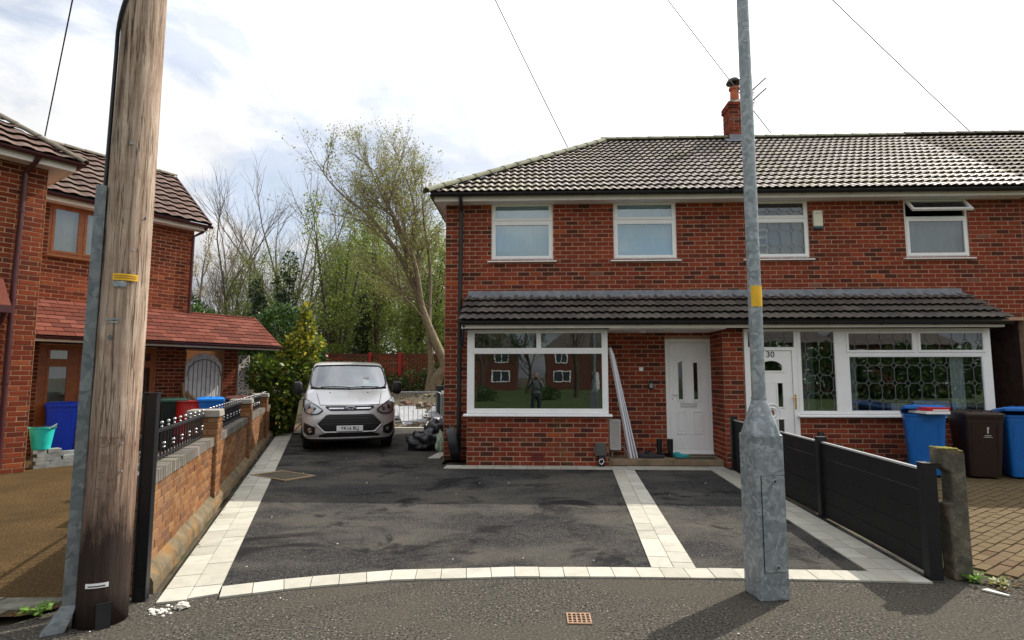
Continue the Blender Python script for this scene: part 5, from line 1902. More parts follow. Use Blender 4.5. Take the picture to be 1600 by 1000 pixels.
MB().tube([(0, 0, 1.424), (0, 0, 1.445)], 0.056, 20).build('collar', M['galv'], LP, smooth=True)
yb = MB()
yb.rings([[(0.0525 * cos(a), 0.0525 * sin(a), z) for a in [radians(-150 + 10 * i) for i in range(13)]] for z in (2.13, 2.29)], close=False, cap=False)
yb.build('number_band', M['yellow'], LP, smooth=True)
lh = MB().tube([(0, 0, 6.15), (0, -0.25, 6.35), (0, -0.9, 6.45)], 0.03, 10)
lh.build('bracket_arm', M['galv'], LP, smooth=True)
MB().hexa([(-0.09, -0.85, 6.40), (0.09, -0.85, 6.40), (0.07, -1.45, 6.46), (-0.07, -1.45, 6.46)][::-1], [(-0.07, -0.85, 6.50), (0.07, -0.85, 6.50), (0.05, -1.45, 6.52), (-0.05, -1.45, 6.52)][::-1]).build('lantern', plain('lantern_grey', (0.3, 0.31, 0.32), 0.5), LP, bevel=0.02)

# ------------------------------------------------------------------ telegraph pole
TP = thing('telegraph_pole', 'thick weathered timber telegraph pole with black creosoted foot', 'pole', (-2.86, 3.86, 0))
tp = []
NS = 40
for j in range(46):
    z = j / 45 * 9.8
    r0 = 0.152 - 0.0042 * z
    ring = []
    for k in range(NS):
        a = 2 * pi * k / NS
        gr_ = noise.noise(Vector((cos(a) * 5, sin(a) * 5, z * 0.22)))
        g2 = noise.noise(Vector((cos(a) * 14, sin(a) * 14, z * 0.5 + 7)))
        r = r0 * (1 + 0.018 * gr_ - 0.022 * max(0, g2 - 0.1) * 1.4)
        ring.append((r * cos(a) + 0.007 * z, r * sin(a), z))
    tp.append(ring)
MB().rings(tp).build('shaft', M['pole'], TP, smooth='all')
vd = Vector((2.86, -3.86, 0)).normalized()      # towards the street
vs = Vector((-vd.y, vd.x, 0))                   # to the right as seen from the street
FA = atan2(vd.x, -vd.y)
# steel cable guard down the left side
ch = MB()
cc = -vs * 0.172 + vd * 0.02


def chan(z, w, dpt, sh=0.0):
    o = cc - vs * sh + Vector((0.007 * z, 0, 0))
    return [o + vd * 0.0 + vs * w / 2 - vd * 0.02 + Vector((0, 0, z)), o + vs * w / 2 + vd * dpt + Vector((0, 0, z)), o - vs * w / 2 + vd * dpt + Vector((0, 0, z)), o - vs * w / 2 - vd * 0.02 + Vector((0, 0, z))]


ch.rings([chan(0.0, 0.125, 0.09, 0.075), chan(0.07, 0.105, 0.075, 0.035), chan(0.13, 0.085, 0.05, 0.006), chan(0.15, 0.075, 0.042), chan(2.90, 0.062, 0.04)])
ch.build('cable_guard', M['galv_dark'], TP, bevel=0.006)
# black service cable
cb = []
for i in range(40):
    t = i / 39
    z = 2.85 + t * 2.3
    a0 = FA - pi / 2
    off = -96 if z < 3.95 else -96 + (z - 3.95) * 150
    a = a0 + radians(0)
    dirv = vd * cos(radians(off)) + vs * sin(radians(off))
    r = 0.152 - 0.0042 * z + 0.015
    cb.append(dirv * r + Vector((0.007 * z, 0, z)))
MB().tube(cb, 0.013, 8).build('service_cable', M['black'], TP, smooth=True)


def on_pole(du, z, out=0.0):
    r = 0.152 - 0.0042 * z
    a = du / r
    dirv = vd * cos(a) + vs * sin(a)
    p = dirv * (r + out) + Vector((0.007 * z, 0, z))
    return basis(p, Vector((-dirv.y, dirv.x, 0)), -dirv, Vector((0, 0, 1))), p


def curved_plate(du0, du1, z0, z1, out, mat, name, parent=TP, n=8):
    r = 0.152 - 0.0042 * (z0 + z1) / 2 + out
    mb = MB()

    def fn(u, v):
        a = (du0 + (du1 - du0) * u) / r
        dirv = vd * cos(a) + vs * sin(a)
        return dirv * r + Vector((0.007 * z0, 0, z0 + (z1 - z0) * v))
    mb.grid(fn, n, 1)
    return mb.build(name, mat, parent)


pl = curved_plate(-0.075, 0.075, 2.245, 2.29, 0.006, M['yellow'], 'warning_plate')
for k in range(2):
    curved_plate(-0.065, 0.065, 2.258 + k * 0.014, 2.263 + k * 0.014, 0.0075, plain('plate_print', (0.25, 0.12, 0.02), 0.5), 'print_line', pl)
for du in (-0.045, -0.012):
    Mx, p = on_pole(du, 2.218, 0.004)
    inst('tag', MB().tube([(0, 0, 0), (0, -0.004, 0)], 0.022, 14).mesh('tag', M['galv']), TP, Mx)
for z in (1.955, 1.975):
    curved_plate(-0.095, -0.015, z, z + 0.010, 0.006, M['galv'], 'steel_strap')
st_ = curved_plate(-0.10, 0.03, 0.255, 0.285, 0.007, M['white_paint'], 'sticker')
curved_plate(-0.085, 0.012, 0.263, 0.270, 0.0085, M['ink'], 'sticker_print', st_)
for du, z, r in ((-0.06, 1.86, 0.014), (0.05, 1.16, 0.007), (0.055, 0.98, 0.007), (0.03, 2.46, 0.008), (0.10, 2.7, 0.008), (-0.02, 3.2, 0.010)):
    Mx, p = on_pole(du, z, 0.002)
    inst('bolt', MB().tube([(0, 0, 0), (0, -0.008, 0)], r, 10).mesh('bolt', M['galv_dark'] if r > 0.01 else M['galv']), TP, Mx)
carve = plain('carved_groove', (0.19, 0.125, 0.09), 0.95)
for txt, du, z, s in (('8', -0.055, 1.175, 0.055), ('T', 0.005, 1.175, 0.075), ('III', -0.03, 1.06, 0.085), ('S', -0.055, 0.955, 0.085), ('L', 0.0, 0.955, 0.085), ('2', -0.06, 0.85, 0.085), ('4', -0.005, 0.85, 0.085)):
    Mx, p = on_pole(du, z, 0.002)
    inst('carved_mark', text_mesh(txt, s, 0.001, carve), TP, Mx)
Mx, p = on_pole(-0.055, 1.175, 0.003)
inst('carved_mark', MB().tube([(0.034 * cos(t), 0, 0.034 * sin(t)) for t in [2 * pi * i / 20 for i in range(21)]], 0.0025, 5).mesh('carved_mark', carve), TP, Mx)
sm = MB()
Mx, p = on_pole(0.02, 0.07, 0.012)
sm.box(-0.05, 0.03, -0.012, 0.0, -0.08, 0.09, M=Mx)
sm.build('foot_duct', M['black'], TP)
# service wires from the pole top
top = Vector((-2.70, 3.80, 9.67))
for k, (e, lab, sag) in enumerate((((-8.68, 9.55, 5.85), 'thin black wire from the pole to the shingled house', 0.05), ((0.85, 13.9, 7.28), 'thin black wire from the pole to the hip of the end house', 0.06), ((6.14, 14.6, 7.86), 'thin black wire from the pole passing beside the chimney', 0.06), ((11.15, 14.6, 7.80), 'thin black wire from the pole to the mossy tiled roof', 0.06))):
    e = Vector(e)
    pts = []
    for i in range(25):
        t = i / 24
        p = top.lerp(e, t)
        p.z -= sag * 4 * t * (1 - t)
        pts.append(p)
    MB().tube(pts, 0.010, 6).build('overhead_wire', M['ink'], label=lab, cat='wire', group='service wires from the pole top')

# ------------------------------------------------------------------ drain covers
mc = thing('inspection_cover', 'square inspection cover with pale frame set across the paved border', 'drain cover', (-4.04, 9.30, 0), atan2(9.76 - 9.31, -4.26 + 4.59))
cq = [Vector((-4.59, 9.31)), Vector((-3.80, 8.83)), Vector((-3.50, 9.29)), Vector((-4.26, 9.76))]
ctr = sum(cq, Vector((0, 0))) / 4
fr = MB()
for i in range(4):
    a, b = cq[i], cq[(i + 1) % 4]
    ai, bi = ctr + (a - ctr) * 0.87, ctr + (b - ctr) * 0.87
    fr.hexa([(*a, 0.008), (*b, 0.008), (*bi, 0.008), (*ai, 0.008)], [(*a, 0.024), (*b, 0.024), (*bi, 0.024), (*ai, 0.024)])
fr.build('cover_frame', plain('tan_cover_frame', (0.25, 0.175, 0.095), 0.8, 0.2, 9), mc, world=True)
ci = [ctr + (a - ctr) * 0.86 for a in cq]
MB().hexa([(*p, 0.008) for p in ci], [(*p, 0.019) for p in ci]).build('cover_tray', plain('gravel_tray', (0.07, 0.056, 0.036), 0.9, 0.5, 40, bump=0.8, bscale=90), mc, world=True)
gr = thing('drain_grate', 'small rusty square drain grate in the old tarmac', 'drain grate', (0.29, 4.0, 0))
gm = MB()
gm.box(-0.08, 0.08, -0.085, -0.07, 0.002, 0.009).box(-0.08, 0.08, 0.07, 0.085, 0.002, 0.009)
for i in range(6):
    x = -0.08 + i * 0.03
    gm.box(x, x + 0.010, -0.07, 0.07, 0.002, 0.009)
for i in range(3):
    y = -0.045 + i * 0.04
    gm.box(-0.079, 0.079, y, y + 0.008, 0.003, 0.0075)
gm.build('grid', plain('rusty_iron', (0.26, 0.16, 0.10), 0.8, 0.3, 30), gr)
MB().box(-0.08, 0.08, -0.085, 0.085, 0.0006, 0.0018).build('drain_well', M['ink'], gr)

# ------------------------------------------------------------------ wheelie bins
def wheelie(loc, rz, col, lid, label, group='wheelie bins', h=1.0, w=0.56, d=0.66, lidang=0.0, fill=None):
    t = thing('wheelie_bin', label, 'wheelie bin', loc, rz, group)
    body = MB()

    def ring(z, sw, sd, r=0.05):
        pts = []
        for (sx, sy) in ((-1, -1), (1, -1), (1, 1), (-1, 1)):
            cx, cy = sx * (sw / 2 - r), sy * (sd / 2 - r)
            a0 = {(-1, -1): pi, (1, -1): 1.5 * pi, (1, 1): 0, (-1, 1): 0.5 * pi}[(sx, sy)]
            for k in range(4):
                a = a0 + k * pi / 6
                pts.append((cx + r * cos(a), cy + r * sin(a) + (0.0), z))
        return pts
    z1 = h - 0.08
    body.rings([ring(0.03, w * 0.78, d * 0.74), ring(0.10, w * 0.80, d * 0.76), ring(z1 - 0.10, w * 0.93, d * 0.95), ring(z1 - 0.10, w * 0.95, d * 0.97), ring(z1 - 0.03, w * 0.96, d * 0.98), ring(z1 - 0.03, w, d * 1.02), ring(z1, w * 1.01, d * 1.03)])
    for sx in (-0.62, 0.62):
        x = sx * w * 0.5
        body.hexa([(x - 0.012, -d * 0.385, 0.12), (x + 0.012, -d * 0.385, 0.12), (x + 0.012, -d * 0.36, 0.12), (x - 0.012, -d * 0.36, 0.12)], [(x - 0.012, -d * 0.485, z1 - 0.14), (x + 0.012, -d * 0.485, z1 - 0.14), (x + 0.012, -d * 0.45, z1 - 0.14), (x - 0.012, -d * 0.45, z1 - 0.14)])
    b = body.build('bin_body', col, t, smooth=True)
    L = MB()
    L.rings([ring(0.0, w * 1.03, d * 1.06), ring(0.035, w * 1.03, d * 1.06), ring(0.06, w * 0.92, d * 0.94), ring(0.075, w * 0.6, d * 0.6)])
    for sx in (-0.25, 0.0, 0.25):
        L.box(sx * w - 0.015, sx * w + 0.015, -d * 0.36, d * 0.36, 0.05, 0.085)
    lo = L.build('lid', lid, t, smooth=True)
    lo.location = (0, 0, z1 + 0.002)
    if lidang:
        T = Matrix.Translation((0, d * 0.5, z1 + 0.002)) @ Matrix.Rotation(-lidang, 4, 'X') @ Matrix.Translation((0, -d * 0.5, 0))
        lo.matrix_basis = T
    hb = MB().tube([(-w * 0.42, d * 0.58, z1 - 0.03), (w * 0.42, d * 0.58, z1 - 0.03)], 0.015, 8)
    hb.box(-w * 0.44, -w * 0.38, d * 0.48, d * 0.59, z1 - 0.06, z1 - 0.01).box(w * 0.38, w * 0.44, d * 0.48, d * 0.59, z1 - 0.06, z1 - 0.01)
    hb.build('handle_bar', col, t)
    for s in (-1, 1):
        MB().tube([(s * w * 0.40, d * 0.36, 0.10), (s * w * 0.50, d * 0.36, 0.10)], 0.10, 16).build('wheel', M['black'], t, smooth=True)
    return t


def plastic(name, c, var=0.12):
    return plain(name, c, 0.42, var, 5, dirt=(tuple(x * 0.6 for x in c), 3, 0.6))


BLUE = plastic('blue_bin_plastic', (0.010, 0.135, 0.46))
BLUE2 = plastic('royal_blue_bin_plastic', (0.008, 0.045, 0.52))
BROWN = plastic('brown_bin_plastic', (0.026, 0.014, 0.010))
BLACKB = plastic('black_bin_plastic', (0.012, 0.020, 0.018))
nb = wheelie((6.36, 9.80, 0.016), radians(-27), BLUE, BLUE, 'blue wheelie bin with white notice, overfilled, lid raised on packaging', h=1.06, lidang=0.13)
stk = MB().box(-0.065, 0.075, -0.3005, -0.295, 0.70, 0.92)
stk.v = [(x, y - 0.0 + (0.92 - z) * 0.045, z) for x, y, z in stk.v]
so = stk.build('notice', M['white_paint'], nb)
pr = MB().box(-0.02, 0.035, -0.3022, -0.301, 0.745, 0.86, mi=1).box(-0.045, 0.055, -0.3022, -0.301, 0.885, 0.893).box(-0.03, 0.04, -0.3022, -0.301, 0.872, 0.878)
pr.v = [(x, y + (0.92 - z) * 0.045, z) for x, y, z in pr.v]
pr.build('notice_print', [M['ink'], plain('pink_print', (0.7, 0.42, 0.38), 0.6)], so)
pk = thing('packaging', 'crumpled red and white packaging sticking out of the blue bin', 'packaging', (6.3, 9.55, 1.0))
MB().box(-0.20, 0.16, -0.25, 0.2, 0.012, 0.055).build('white_box', M['white_paint'], pk, bevel=0.005)
MB().box(-0.17, 0.17, -0.24, 0.2, 0.058, 0.115).build('red_box', plain('red_card', (0.50, 0.012, 0.02), 0.4), pk, bevel=0.005)
MB().box(-0.10, 0.14, -0.2465, -0.241, 0.065, 0.085).build('box_label', M['white_paint'], pk)
bb = wheelie((7.08, 9.66, 0.016), radians(-14), BROWN, BROWN, 'dark brown wheelie bin with white emblem between the two blue bins', h=1.04, w=0.54, d=0.68)
em = MB()
em.beam((0.03, -0.318, 0.70), (0.03, -0.327, 0.80), 0.022, 0.004, up=(0, 1, 0))
em.beam((0.03, -0.326, 0.77), (0.05, -0.327, 0.785), 0.010, 0.004, up=(0, 1, 0))
em.beam((-0.015, -0.315, 0.665), (0.075, -0.315, 0.665), 0.004, 0.010)
em.beam((-0.03, -0.312, 0.64), (0.09, -0.312, 0.64), 0.004, 0.006)
em.build('emblem', plain('faded_white_print', (0.45, 0.44, 0.42), 0.6), bb)
wheelie((7.72, 9.58, 0.016), radians(-22), BLUE, BLUE, 'second blue wheelie bin standing beyond the brown bin', h=1.06, lidang=0.10)
wheelie((8.25, 10.0, 0.016), radians(0), BLACKB, plastic('grey_lid', (0.10, 0.11, 0.10)), 'dark bin with grey lid by the passage mouth', h=1.07)
# bins on the left drive
lb1 = wheelie((-9.72, 11.62, 0.002), radians(40), BLUE2, BLUE2, 'royal blue wheelie bin beside the stacked grey blocks', h=1.08)
wheelie((-9.05, 12.15, 0.002), radians(50), BLACKB, BLACKB, 'black wheelie bin next to the royal blue bin', h=1.07)
wheelie((-8.15, 12.7, 0.002), radians(50), BLACKB, plastic('dark_green_lid', (0.02, 0.05, 0.04)), 'black wheelie bin with green lid beside the red barrel', h=1.12)
wheelie((-7.42, 13.05, 0.002), radians(30), plastic('mid_blue_bin', (0.012, 0.14, 0.52)), plastic('mid_blue_lid', (0.015, 0.17, 0.58)), 'mid blue wheelie bin between red barrel and brown lidded bin', h=1.13)
wheelie((-7.0, 13.65, 0.002), radians(30), BLACKB, plastic('maroon_lid', (0.10, 0.04, 0.035)), 'bin with brown lid behind the railings', h=1.14, w=0.7)
rbm = plain('red_drum_paint', (0.32, 0.012, 0.012), 0.4, 0.15)
rb_ = thing('barrel', 'red metal barrel among the bins behind the railings', 'barrel', (-7.72, 12.75, 0.002))
MB().lathe([(0.27, 0.0), (0.28, 0.02), (0.28, 0.33), (0.295, 0.35), (0.28, 0.37), (0.28, 0.68), (0.295, 0.70), (0.28, 0.72), (0.28, 1.02), (0.295, 1.03), (0.295, 1.05), (0.27, 1.05)], n=24).build('drum', rbm, rb_, smooth=True)
MB().lathe([(0.262, 1.035), (0.262, 1.046)], n=24).build('drum_top', plain('rusty_drum_top', (0.20, 0.10, 0.06), 0.8), rb_)
# grey block stack, teal tub
blk = plain('grey_concrete_block', (0.20, 0.21, 0.20), 0.9, 0.3, 8)
gs = thing('block_stack', 'stack of grey concrete blocks at the wing corner', 'block stack', (-8.62, 10.05, 0.002), radians(57))
bme2 = MB().box(-0.10, 0.10, -0.05, 0.05, 0, 0.062).mesh('block', blk)
for j in range(5):
    for i in range(3):
        for k in range(2):
            if j == 4 and i == 2:
                continue
            if j == 3 and i == 2 and k == 0:
                continue
            inst('block', bme2, gs, Matrix.Translation((-0.12 + i * 0.205 + random.uniform(-.015, .015) + 0.04 * (j % 2), -0.055 + k * 0.108, j * 0.064)) @ Matrix.Rotation(random.uniform(-.06, .06), 4, 'Z'))
tb = thing('plastic_tub', 'turquoise plastic tub with rope handles on the grey blocks', 'tub', (-8.68, 9.98, 0.325))
MB().lathe([(0.13, 0.0), (0.135, 0.02), (0.185, 0.36), (0.20, 0.37), (0.20, 0.385), (0.178, 0.385), (0.128, 0.04), (0.05, 0.035)], n=22).build('tub_body', plastic('turquoise_plastic', (0.02, 0.50, 0.44)), tb, smooth=True)
MB().tube([(0.19 * cos(radians(-20)), 0.19 * sin(radians(-20)), 0.36), (0.26, 0.0, 0.44), (0.19 * cos(radians(20)), 0.19 * sin(radians(20)), 0.36)], 0.010, 6).build('tub_handle', plain('pale_rope', (0.5, 0.6, 0.6), 0.7), tb)
MB().lathe([(0.17, 0.37), (0.165, 0.39), (0.05, 0.40)], n=20).build('tub_contents', M['black'], tb)
wp = MB().tube([(-8.75, 9.20, 0.04), (-9.25, 8.55, 0.05)], 0.04, 12)
wp.build('drain_pipe_length', M['upvc'], smooth=True, label='short length of white pipe lying at the wing wall', cat='pipe')
# timber planks by the arched gate
for k, (x, y, lean, rz, h) in enumerate(((-8.35, 13.75, 0.12, 0.9, 1.45), (-7.75, 14.1, 0.55, 0.4, 1.45), (-7.62, 14.2, 0.62, 0.5, 1.40))):
    Mx = Matrix.Translation((x, y, 0.0)) @ Matrix.Rotation(rz, 4, 'Z') @ Matrix.Rotation(lean * (-1), 4, 'Y')
    MB().box(-0.02, 0.02, -0.07, 0.07, 0.02, h, M=Mx).build('timber_plank', M['wood'], label=['upright timber plank beside the arched gate', 'two short timber planks leaning behind the bins', 'two short timber planks leaning behind the bins'][k], cat='plank', group='timber planks by the gate')

# ------------------------------------------------------------------ things at the porch and house front
for k, (bx_, tx, by, ty) in enumerate(((1.74, 1.385, 10.70, 10.62), (1.80, 1.42, 10.74, 10.68), (1.86, 1.45, 10.79, 10.74))):
    MB().beam((bx_, by, 0.122), (tx, ty, 2.12 - 0.05 * k), 0.018 + 0.01 * (k == 0), 0.085, up=(0.3, -0.9, 0)).build('trim_board', M['whiteboard'], label='long white plastic trim board leaning at the bay window corner', cat='trim board', group='white trim boards by the porch')


def shoe(name, loc, rz, col, label, L=0.28, W=0.10, high=0.09, shaft=0.0, group='shoes on the porch step', sole=None, hole=True):
    t = thing(name, label, name.replace('_', ' '), loc, rz, group)
    b = MB()
    rs = []
    for i in range(9):
        f = i / 8
        y = -L / 2 + L * f
        wd = W / 2 * (0.55 + 0.45 * sin(pi * min(1, f * 1.25 + 0.12)) if f < 0.7 else 0.82 * sqrt(max(0.08, 1 - ((f - 0.7) / 0.32) ** 2)))
        hh = high * (0.45 + 0.15 * f if f < 0.45 else 0.52 + 0.48 * min(1, (f - 0.45) / 0.35))
        rs.append([(wd * cos(a), y, 0.018 + max(0, hh * (0.5 + 0.5 * sin(a))) if sin(a) > -0.3 else 0.012) for a in [2 * pi * k / 12 for k in range(12)]])
    b.rings(rs)
    b.build('upper', col, t, smooth=True)
    s = MB()
    s.rings([[(1.06 * (W / 2) * cos(a) * (0.85 if sin(a) > 0.2 else 1.0), (L / 2 + 0.006) * sin(a), z) for a in [2 * pi * k / 18 for k in range(18)]] for z in (0.0, 0.02)])
    s.build('sole', sole or col, t)
    if shaft:
        MB().lathe([(0.045, 0.05), (0.05, 0.12), (0.055, shaft), (0.048, shaft), (0.043, shaft - 0.02)], (0, L * 0.24, 0), 14).build('shaft', col, t, smooth=True)
    return t


BLK = plain('black_rubber', (0.012, 0.012, 0.013), 0.4, 0.1)
shoe('boot', (2.33, 10.98, 0.116), radians(160), BLK, 'black wellington boots standing by the front door', shaft=0.33, high=0.10, group='wellington boots')
shoe('boot', (2.49, 10.97, 0.116), radians(190), BLK, 'black wellington boots standing by the front door', shaft=0.33, high=0.10, group='wellington boots')
TEAL = plain('teal_foam', (0.03, 0.30, 0.32), 0.6)
shoe('clog', (2.60, 10.93, 0.116), radians(75), TEAL, 'teal foam clogs on the porch step', L=0.25, group='teal clogs')
shoe('clog', (2.70, 10.86, 0.116), radians(95), TEAL, 'teal foam clogs on the porch step', L=0.25, group='teal clogs')
DK = plain('dark_shoe', (0.03, 0.026, 0.03), 0.6)
WS = plain('white_shoe_sole', (0.6, 0.6, 0.6), 0.6)
for i, (x, y, r) in enumerate(((1.98, 10.95, 10), (2.08, 10.93, -5), (2.17, 10.96, 12), (2.03, 10.78, 80), (2.22, 10.80, 95))):
    shoe('trainer', (x, y, 0.116), radians(r), DK if i else plain('maroon_shoe', (0.16, 0.02, 0.04), 0.6), 'dark trainers lined up on the porch step' if i else 'dark red trainer at the end of the shoe row', sole=WS if i in (1, 2) else None)
MB().box(2.55, 3.28, 10.66, 10.90, 0.1165, 0.128).build('doormat', plain('dark_mat', (0.06, 0.06, 0.045), 0.95, 0.3, 50, bump=0.8), label='dark doormat on the porch step', cat='doormat', bevel=0.004)

bt = thing('black_tub', 'round black plastic tub leaning on edge beside the bay', 'tub', (-1.52, 10.88, 0.345))
bt.rotation_euler = (0, 0, 0)
Mx = Matrix.Rotation(radians(-12), 4, 'Y') @ Matrix.Rotation(radians(10), 4, 'Z') @ Matrix.Rotation(radians(90), 4, 'Y')
MB().lathe([(0.02, -0.09), (0.27, -0.09), (0.29, -0.08), (0.325, 0.06), (0.345, 0.065), (0.345, 0.075), (0.315, 0.075), (0.275, -0.05), (0.02, -0.055)], M=Mx, n=32).build('tub_body', plain('black_tub_plastic', (0.012, 0.013, 0.014), 0.42, 0.2), bt, smooth=True)


def blob(loc, r, sc, seed, amp=0.25, n=22):
    mb = MB()
    c = Vector(loc)
    rs = []
    for j in range(1, n):
        t = pi * j / n
        ring = []
        for k in range(n * 2):
            a = pi * k / n
            d = Vector((sin(t) * cos(a), sin(t) * sin(a), -cos(t)))
            q = 1 + amp * noise.noise(d * 2.2 + Vector((seed, 0, 0))) + amp * 0.6 * abs(noise.noise(d * 5 + Vector((0, seed, 0))))
            p = Vector((d.x * sc[0], d.y * sc[1], d.z * sc[2])) * r * q
            if p.z < -r * sc[2] * 0.62:
                p.z = -r * sc[2] * 0.62
            ring.append(c + p)
        rs.append(ring)
    return mb.rings(rs)


BAG = plain('black_bin_bag', (0.014, 0.015, 0.017), 0.28, 0.2)
for k, (x, y, r, sc) in enumerate(((-2.38, 12.75, 0.30, (1.15, 0.9, 0.8)), (-2.10, 13.15, 0.34, (1.0, 1.0, 1.05)))):
    blob((x, y, r * sc[2] * 0.62 + 0.006), r, sc, k * 3.3 + 1, 0.5).build('rubbish_bag', BAG, smooth='all', label=['low slumped black rubbish bag beside the black carton', 'taller black rubbish bag pressed against the house side wall'][k], cat='rubbish bag', group='black rubbish bags')
MB().hexa([(-2.75, 12.6, 0.006), (-2.6, 12.55, 0.006), (-2.55, 12.7, 0.006), (-2.70, 12.75, 0.006)], [(-2.74, 12.6, 0.24), (-2.61, 12.56, 0.26), (-2.56, 12.69, 0.25), (-2.69, 12.74, 0.22)]).build('black_carton', BAG, label='small black carton beside the rubbish bags', cat='carton', bevel=0.01)
blob((-1.98, 12.35, 0.17), 0.17, (0.6, 0.7, 1.4), 9, 0.4).build('green_sack', plain('pale_green_sack', (0.30, 0.38, 0.28), 0.7), smooth='all', label='pale green sack against the side wall', cat='sack')

# ------------------------------------------------------------------ the van
paint = NT('silver_van_paint')
pv = paint.coord('obj')
paint.color(paint.ramp(paint.noise(pv, 3, 4, 0.6), [(0.3, (0.50, 0.49, 0.485)), (0.7, (0.57, 0.56, 0.555))]))
paint.set(rough=0.34, metal=0.45, coat=0.8)
PAINT = paint.mat
VANB = plain('black_van_trim', (0.013, 0.013, 0.014), 0.45, 0.1)
VAN = thing('van', 'silver grey panel van parked nose out on the driveway', 'van', (-4.24, 13.15, 0), atan2(0.34, 0.94))
# z, front y, half width, corner depth, exponent
VT = [(0.26, -0.84, 0.86, 0.40, 2.6), (0.31, -0.90, 0.93, 0.46, 2.6), (0.40, -0.93, 0.965, 0.48, 2.6), (0.55, -0.945, 0.985, 0.50, 2.5), (0.70, -0.935, 0.99, 0.52, 2.4), (0.84, -0.91, 0.99, 0.55, 2.3), (0.94, -0.875, 0.985, 0.58, 2.2), (1.00, -0.83, 0.98, 0.60, 2.1), (1.05, -0.74, 0.975, 0.60, 2.1), (1.11, -0.60, 0.965, 0.56, 2.1), (1.17, -0.45, 0.955, 0.50, 2.1), (1.23, -0.29, 0.945, 0.44, 2.1), (1.275, -0.16, 0.93, 0.40, 2.1), (1.31, -0.08, 0.92, 0.38, 2.1), (1.45, 0.13, 0.89, 0.36, 2.1), (1.60, 0.36, 0.86, 0.34, 2.1), (1.75, 0.60, 0.83, 0.32, 2.1), (1.85, 0.76, 0.805, 0.30, 2.1), (1.90, 0.88, 0.785, 0.30, 2.1), (1.935, 1.05, 0.745, 0.32, 2.2), (1.96, 1.30, 0.67, 0.34, 2.3), (1.975, 1.70, 0.50, 0.36, 2.3)]


def vparam(z):
    if z <= VT[0][0]:
        return VT[0][1:]
    for a, b in zip(VT, VT[1:]):
        if z <= b[0]:
            t = (z - a[0]) / (b[0] - a[0])
            return tuple(a[i] + (b[i] - a[i]) * t for i in range(1, 5))
    return VT[-1][1:]


def vfront(x, z):
    yf, w, D, p = vparam(z)
    t = min(0.9999, abs(x) / w)
    return yf + D * (1 - (1 - t ** p) ** (1 / p))


def vnormal(x, z):
    e = 0.01
    dx = Vector((2 * e, vfront(x + e, z) - vfront(x - e, z), 0))
    dz = Vector((0, vfront(x, z + e) - vfront(x, z - e), 2 * e))
    return dx.cross(dz).normalized()


ts = [sin(pi / 2 * (i / 16)) for i in range(-16, 17)]
zl = []
for a, b in zip(VT, VT[1:]):
    zl += [a[0] + (b[0] - a[0]) * k / 3 for k in range(3)]
zl.append(VT[-1][0])
rows = []
for z in zl:
    yf, w, D, p = vparam(z)
    r = [(t * w, vfront(t * w, z) if abs(t) < 0.9999 else yf + D, z) for t in ts]
    back = 4.0 - max(0, z - 1.6) * 0.5
    fronty = r[-1][1]
    right = [(w, fronty + (back - fronty) * k / 6, z) for k in range(1, 7)]
    left = [(-w, y, z) for (_, y, _) in reversed(right)]
    rows.append(r + right + left)
vb = MB()
n = len(rows[0])
for r in rows:
    vb.v += r
for i in range(len(rows) - 1):
    zc = (zl[i] + zl[i + 1]) / 2
    for k in range(n):
        k2 = (k + 1) % n
        xc = (rows[i][k][0] + rows[i][k2][0]) / 2
        yc = rows[i][k][1]
        if 1.325 < zc < 1.84 and abs(xc) < vparam(zc)[1] * 0.93 and yc < 1.6:
            continue        # windscreen opening
        if zc < 0.66 and abs(xc) > 0.8 and yc > 0.0 - 0.42 and rows[i][k2][1] < 0.55 and False:
            continue
        vb.f.append((i * n + k, i * n + k2, (i + 1) * n + k2, (i + 1) * n + k))
        vb.m.append(0)
vb.f.append(tuple((len(rows) - 1) * n + k for k in range(n)))
vb.m.append(0)
vb.f.append(tuple(reversed(range(n))))
vb.m.append(1)
vbody = vb.build('body', [PAINT, VANB], VAN, smooth='all')


def vpatch(name, xs, zb, zt, off, mat, parent=None, nv=6, skirt=True, smooth=True):
    """panel that follows the nose of the van; xs list, zb/zt functions or lists"""
    mb = MB()
    nx = len(xs)
    grid = []
    for j in range(nv + 1):
        row = []
        for i, x in enumerate(xs):
            z = zb[i] + (zt[i] - zb[i]) * j / nv
            p = Vector((x, vfront(x, z), z))
            row.append(p + vnormal(x, z) * off)
        grid.append(row)
    base = 0
    for row in grid:
        mb.v += [tuple(p) for p in row]
    for j in range(nv):
        for i in range(nx - 1):
            a = j * nx + i
            mb.f.append((a, a + 1, a + nx + 1, a + nx))
            mb.m.append(0)
    if skirt:
        loop = [(0, i) for i in range(nx)] + [(j, nx - 1) for j in range(1, nv + 1)] + [(nv, i) for i in range(nx - 2, -1, -1)] + [(j, 0) for j in range(nv - 1, 0, -1)]
        b0 = len(mb.v)
        for j, i in loop:
            p = grid[j][i]
            mb.v.append(tuple(p - vnormal(p.x, p.z) * (off + 0.02)))
        for q in range(len(loop)):
            q2 = (q + 1) % len(loop)
            a, b = loop[q][0] * nx + loop[q][1], loop[q2][0] * nx + loop[q2][1]
            mb.f.append((a, b, b0 + q2, b0 + q))
            mb.m.append(0)
    return mb.build(name, mat, parent or VAN, smooth=smooth)


def lin(a, b, n):
    return [a + (b - a) * i / n for i in range(n + 1)]


def interp(xs, tab):
    out = []
    for x in xs:
        for (a, b), (c, d) in zip(tab, tab[1:]):
            if x <= c + 1e-9:
                out.append(b + (d - b) * (x - a) / (c - a))
                break
        else:
            out.append(tab[-1][1])
    return out


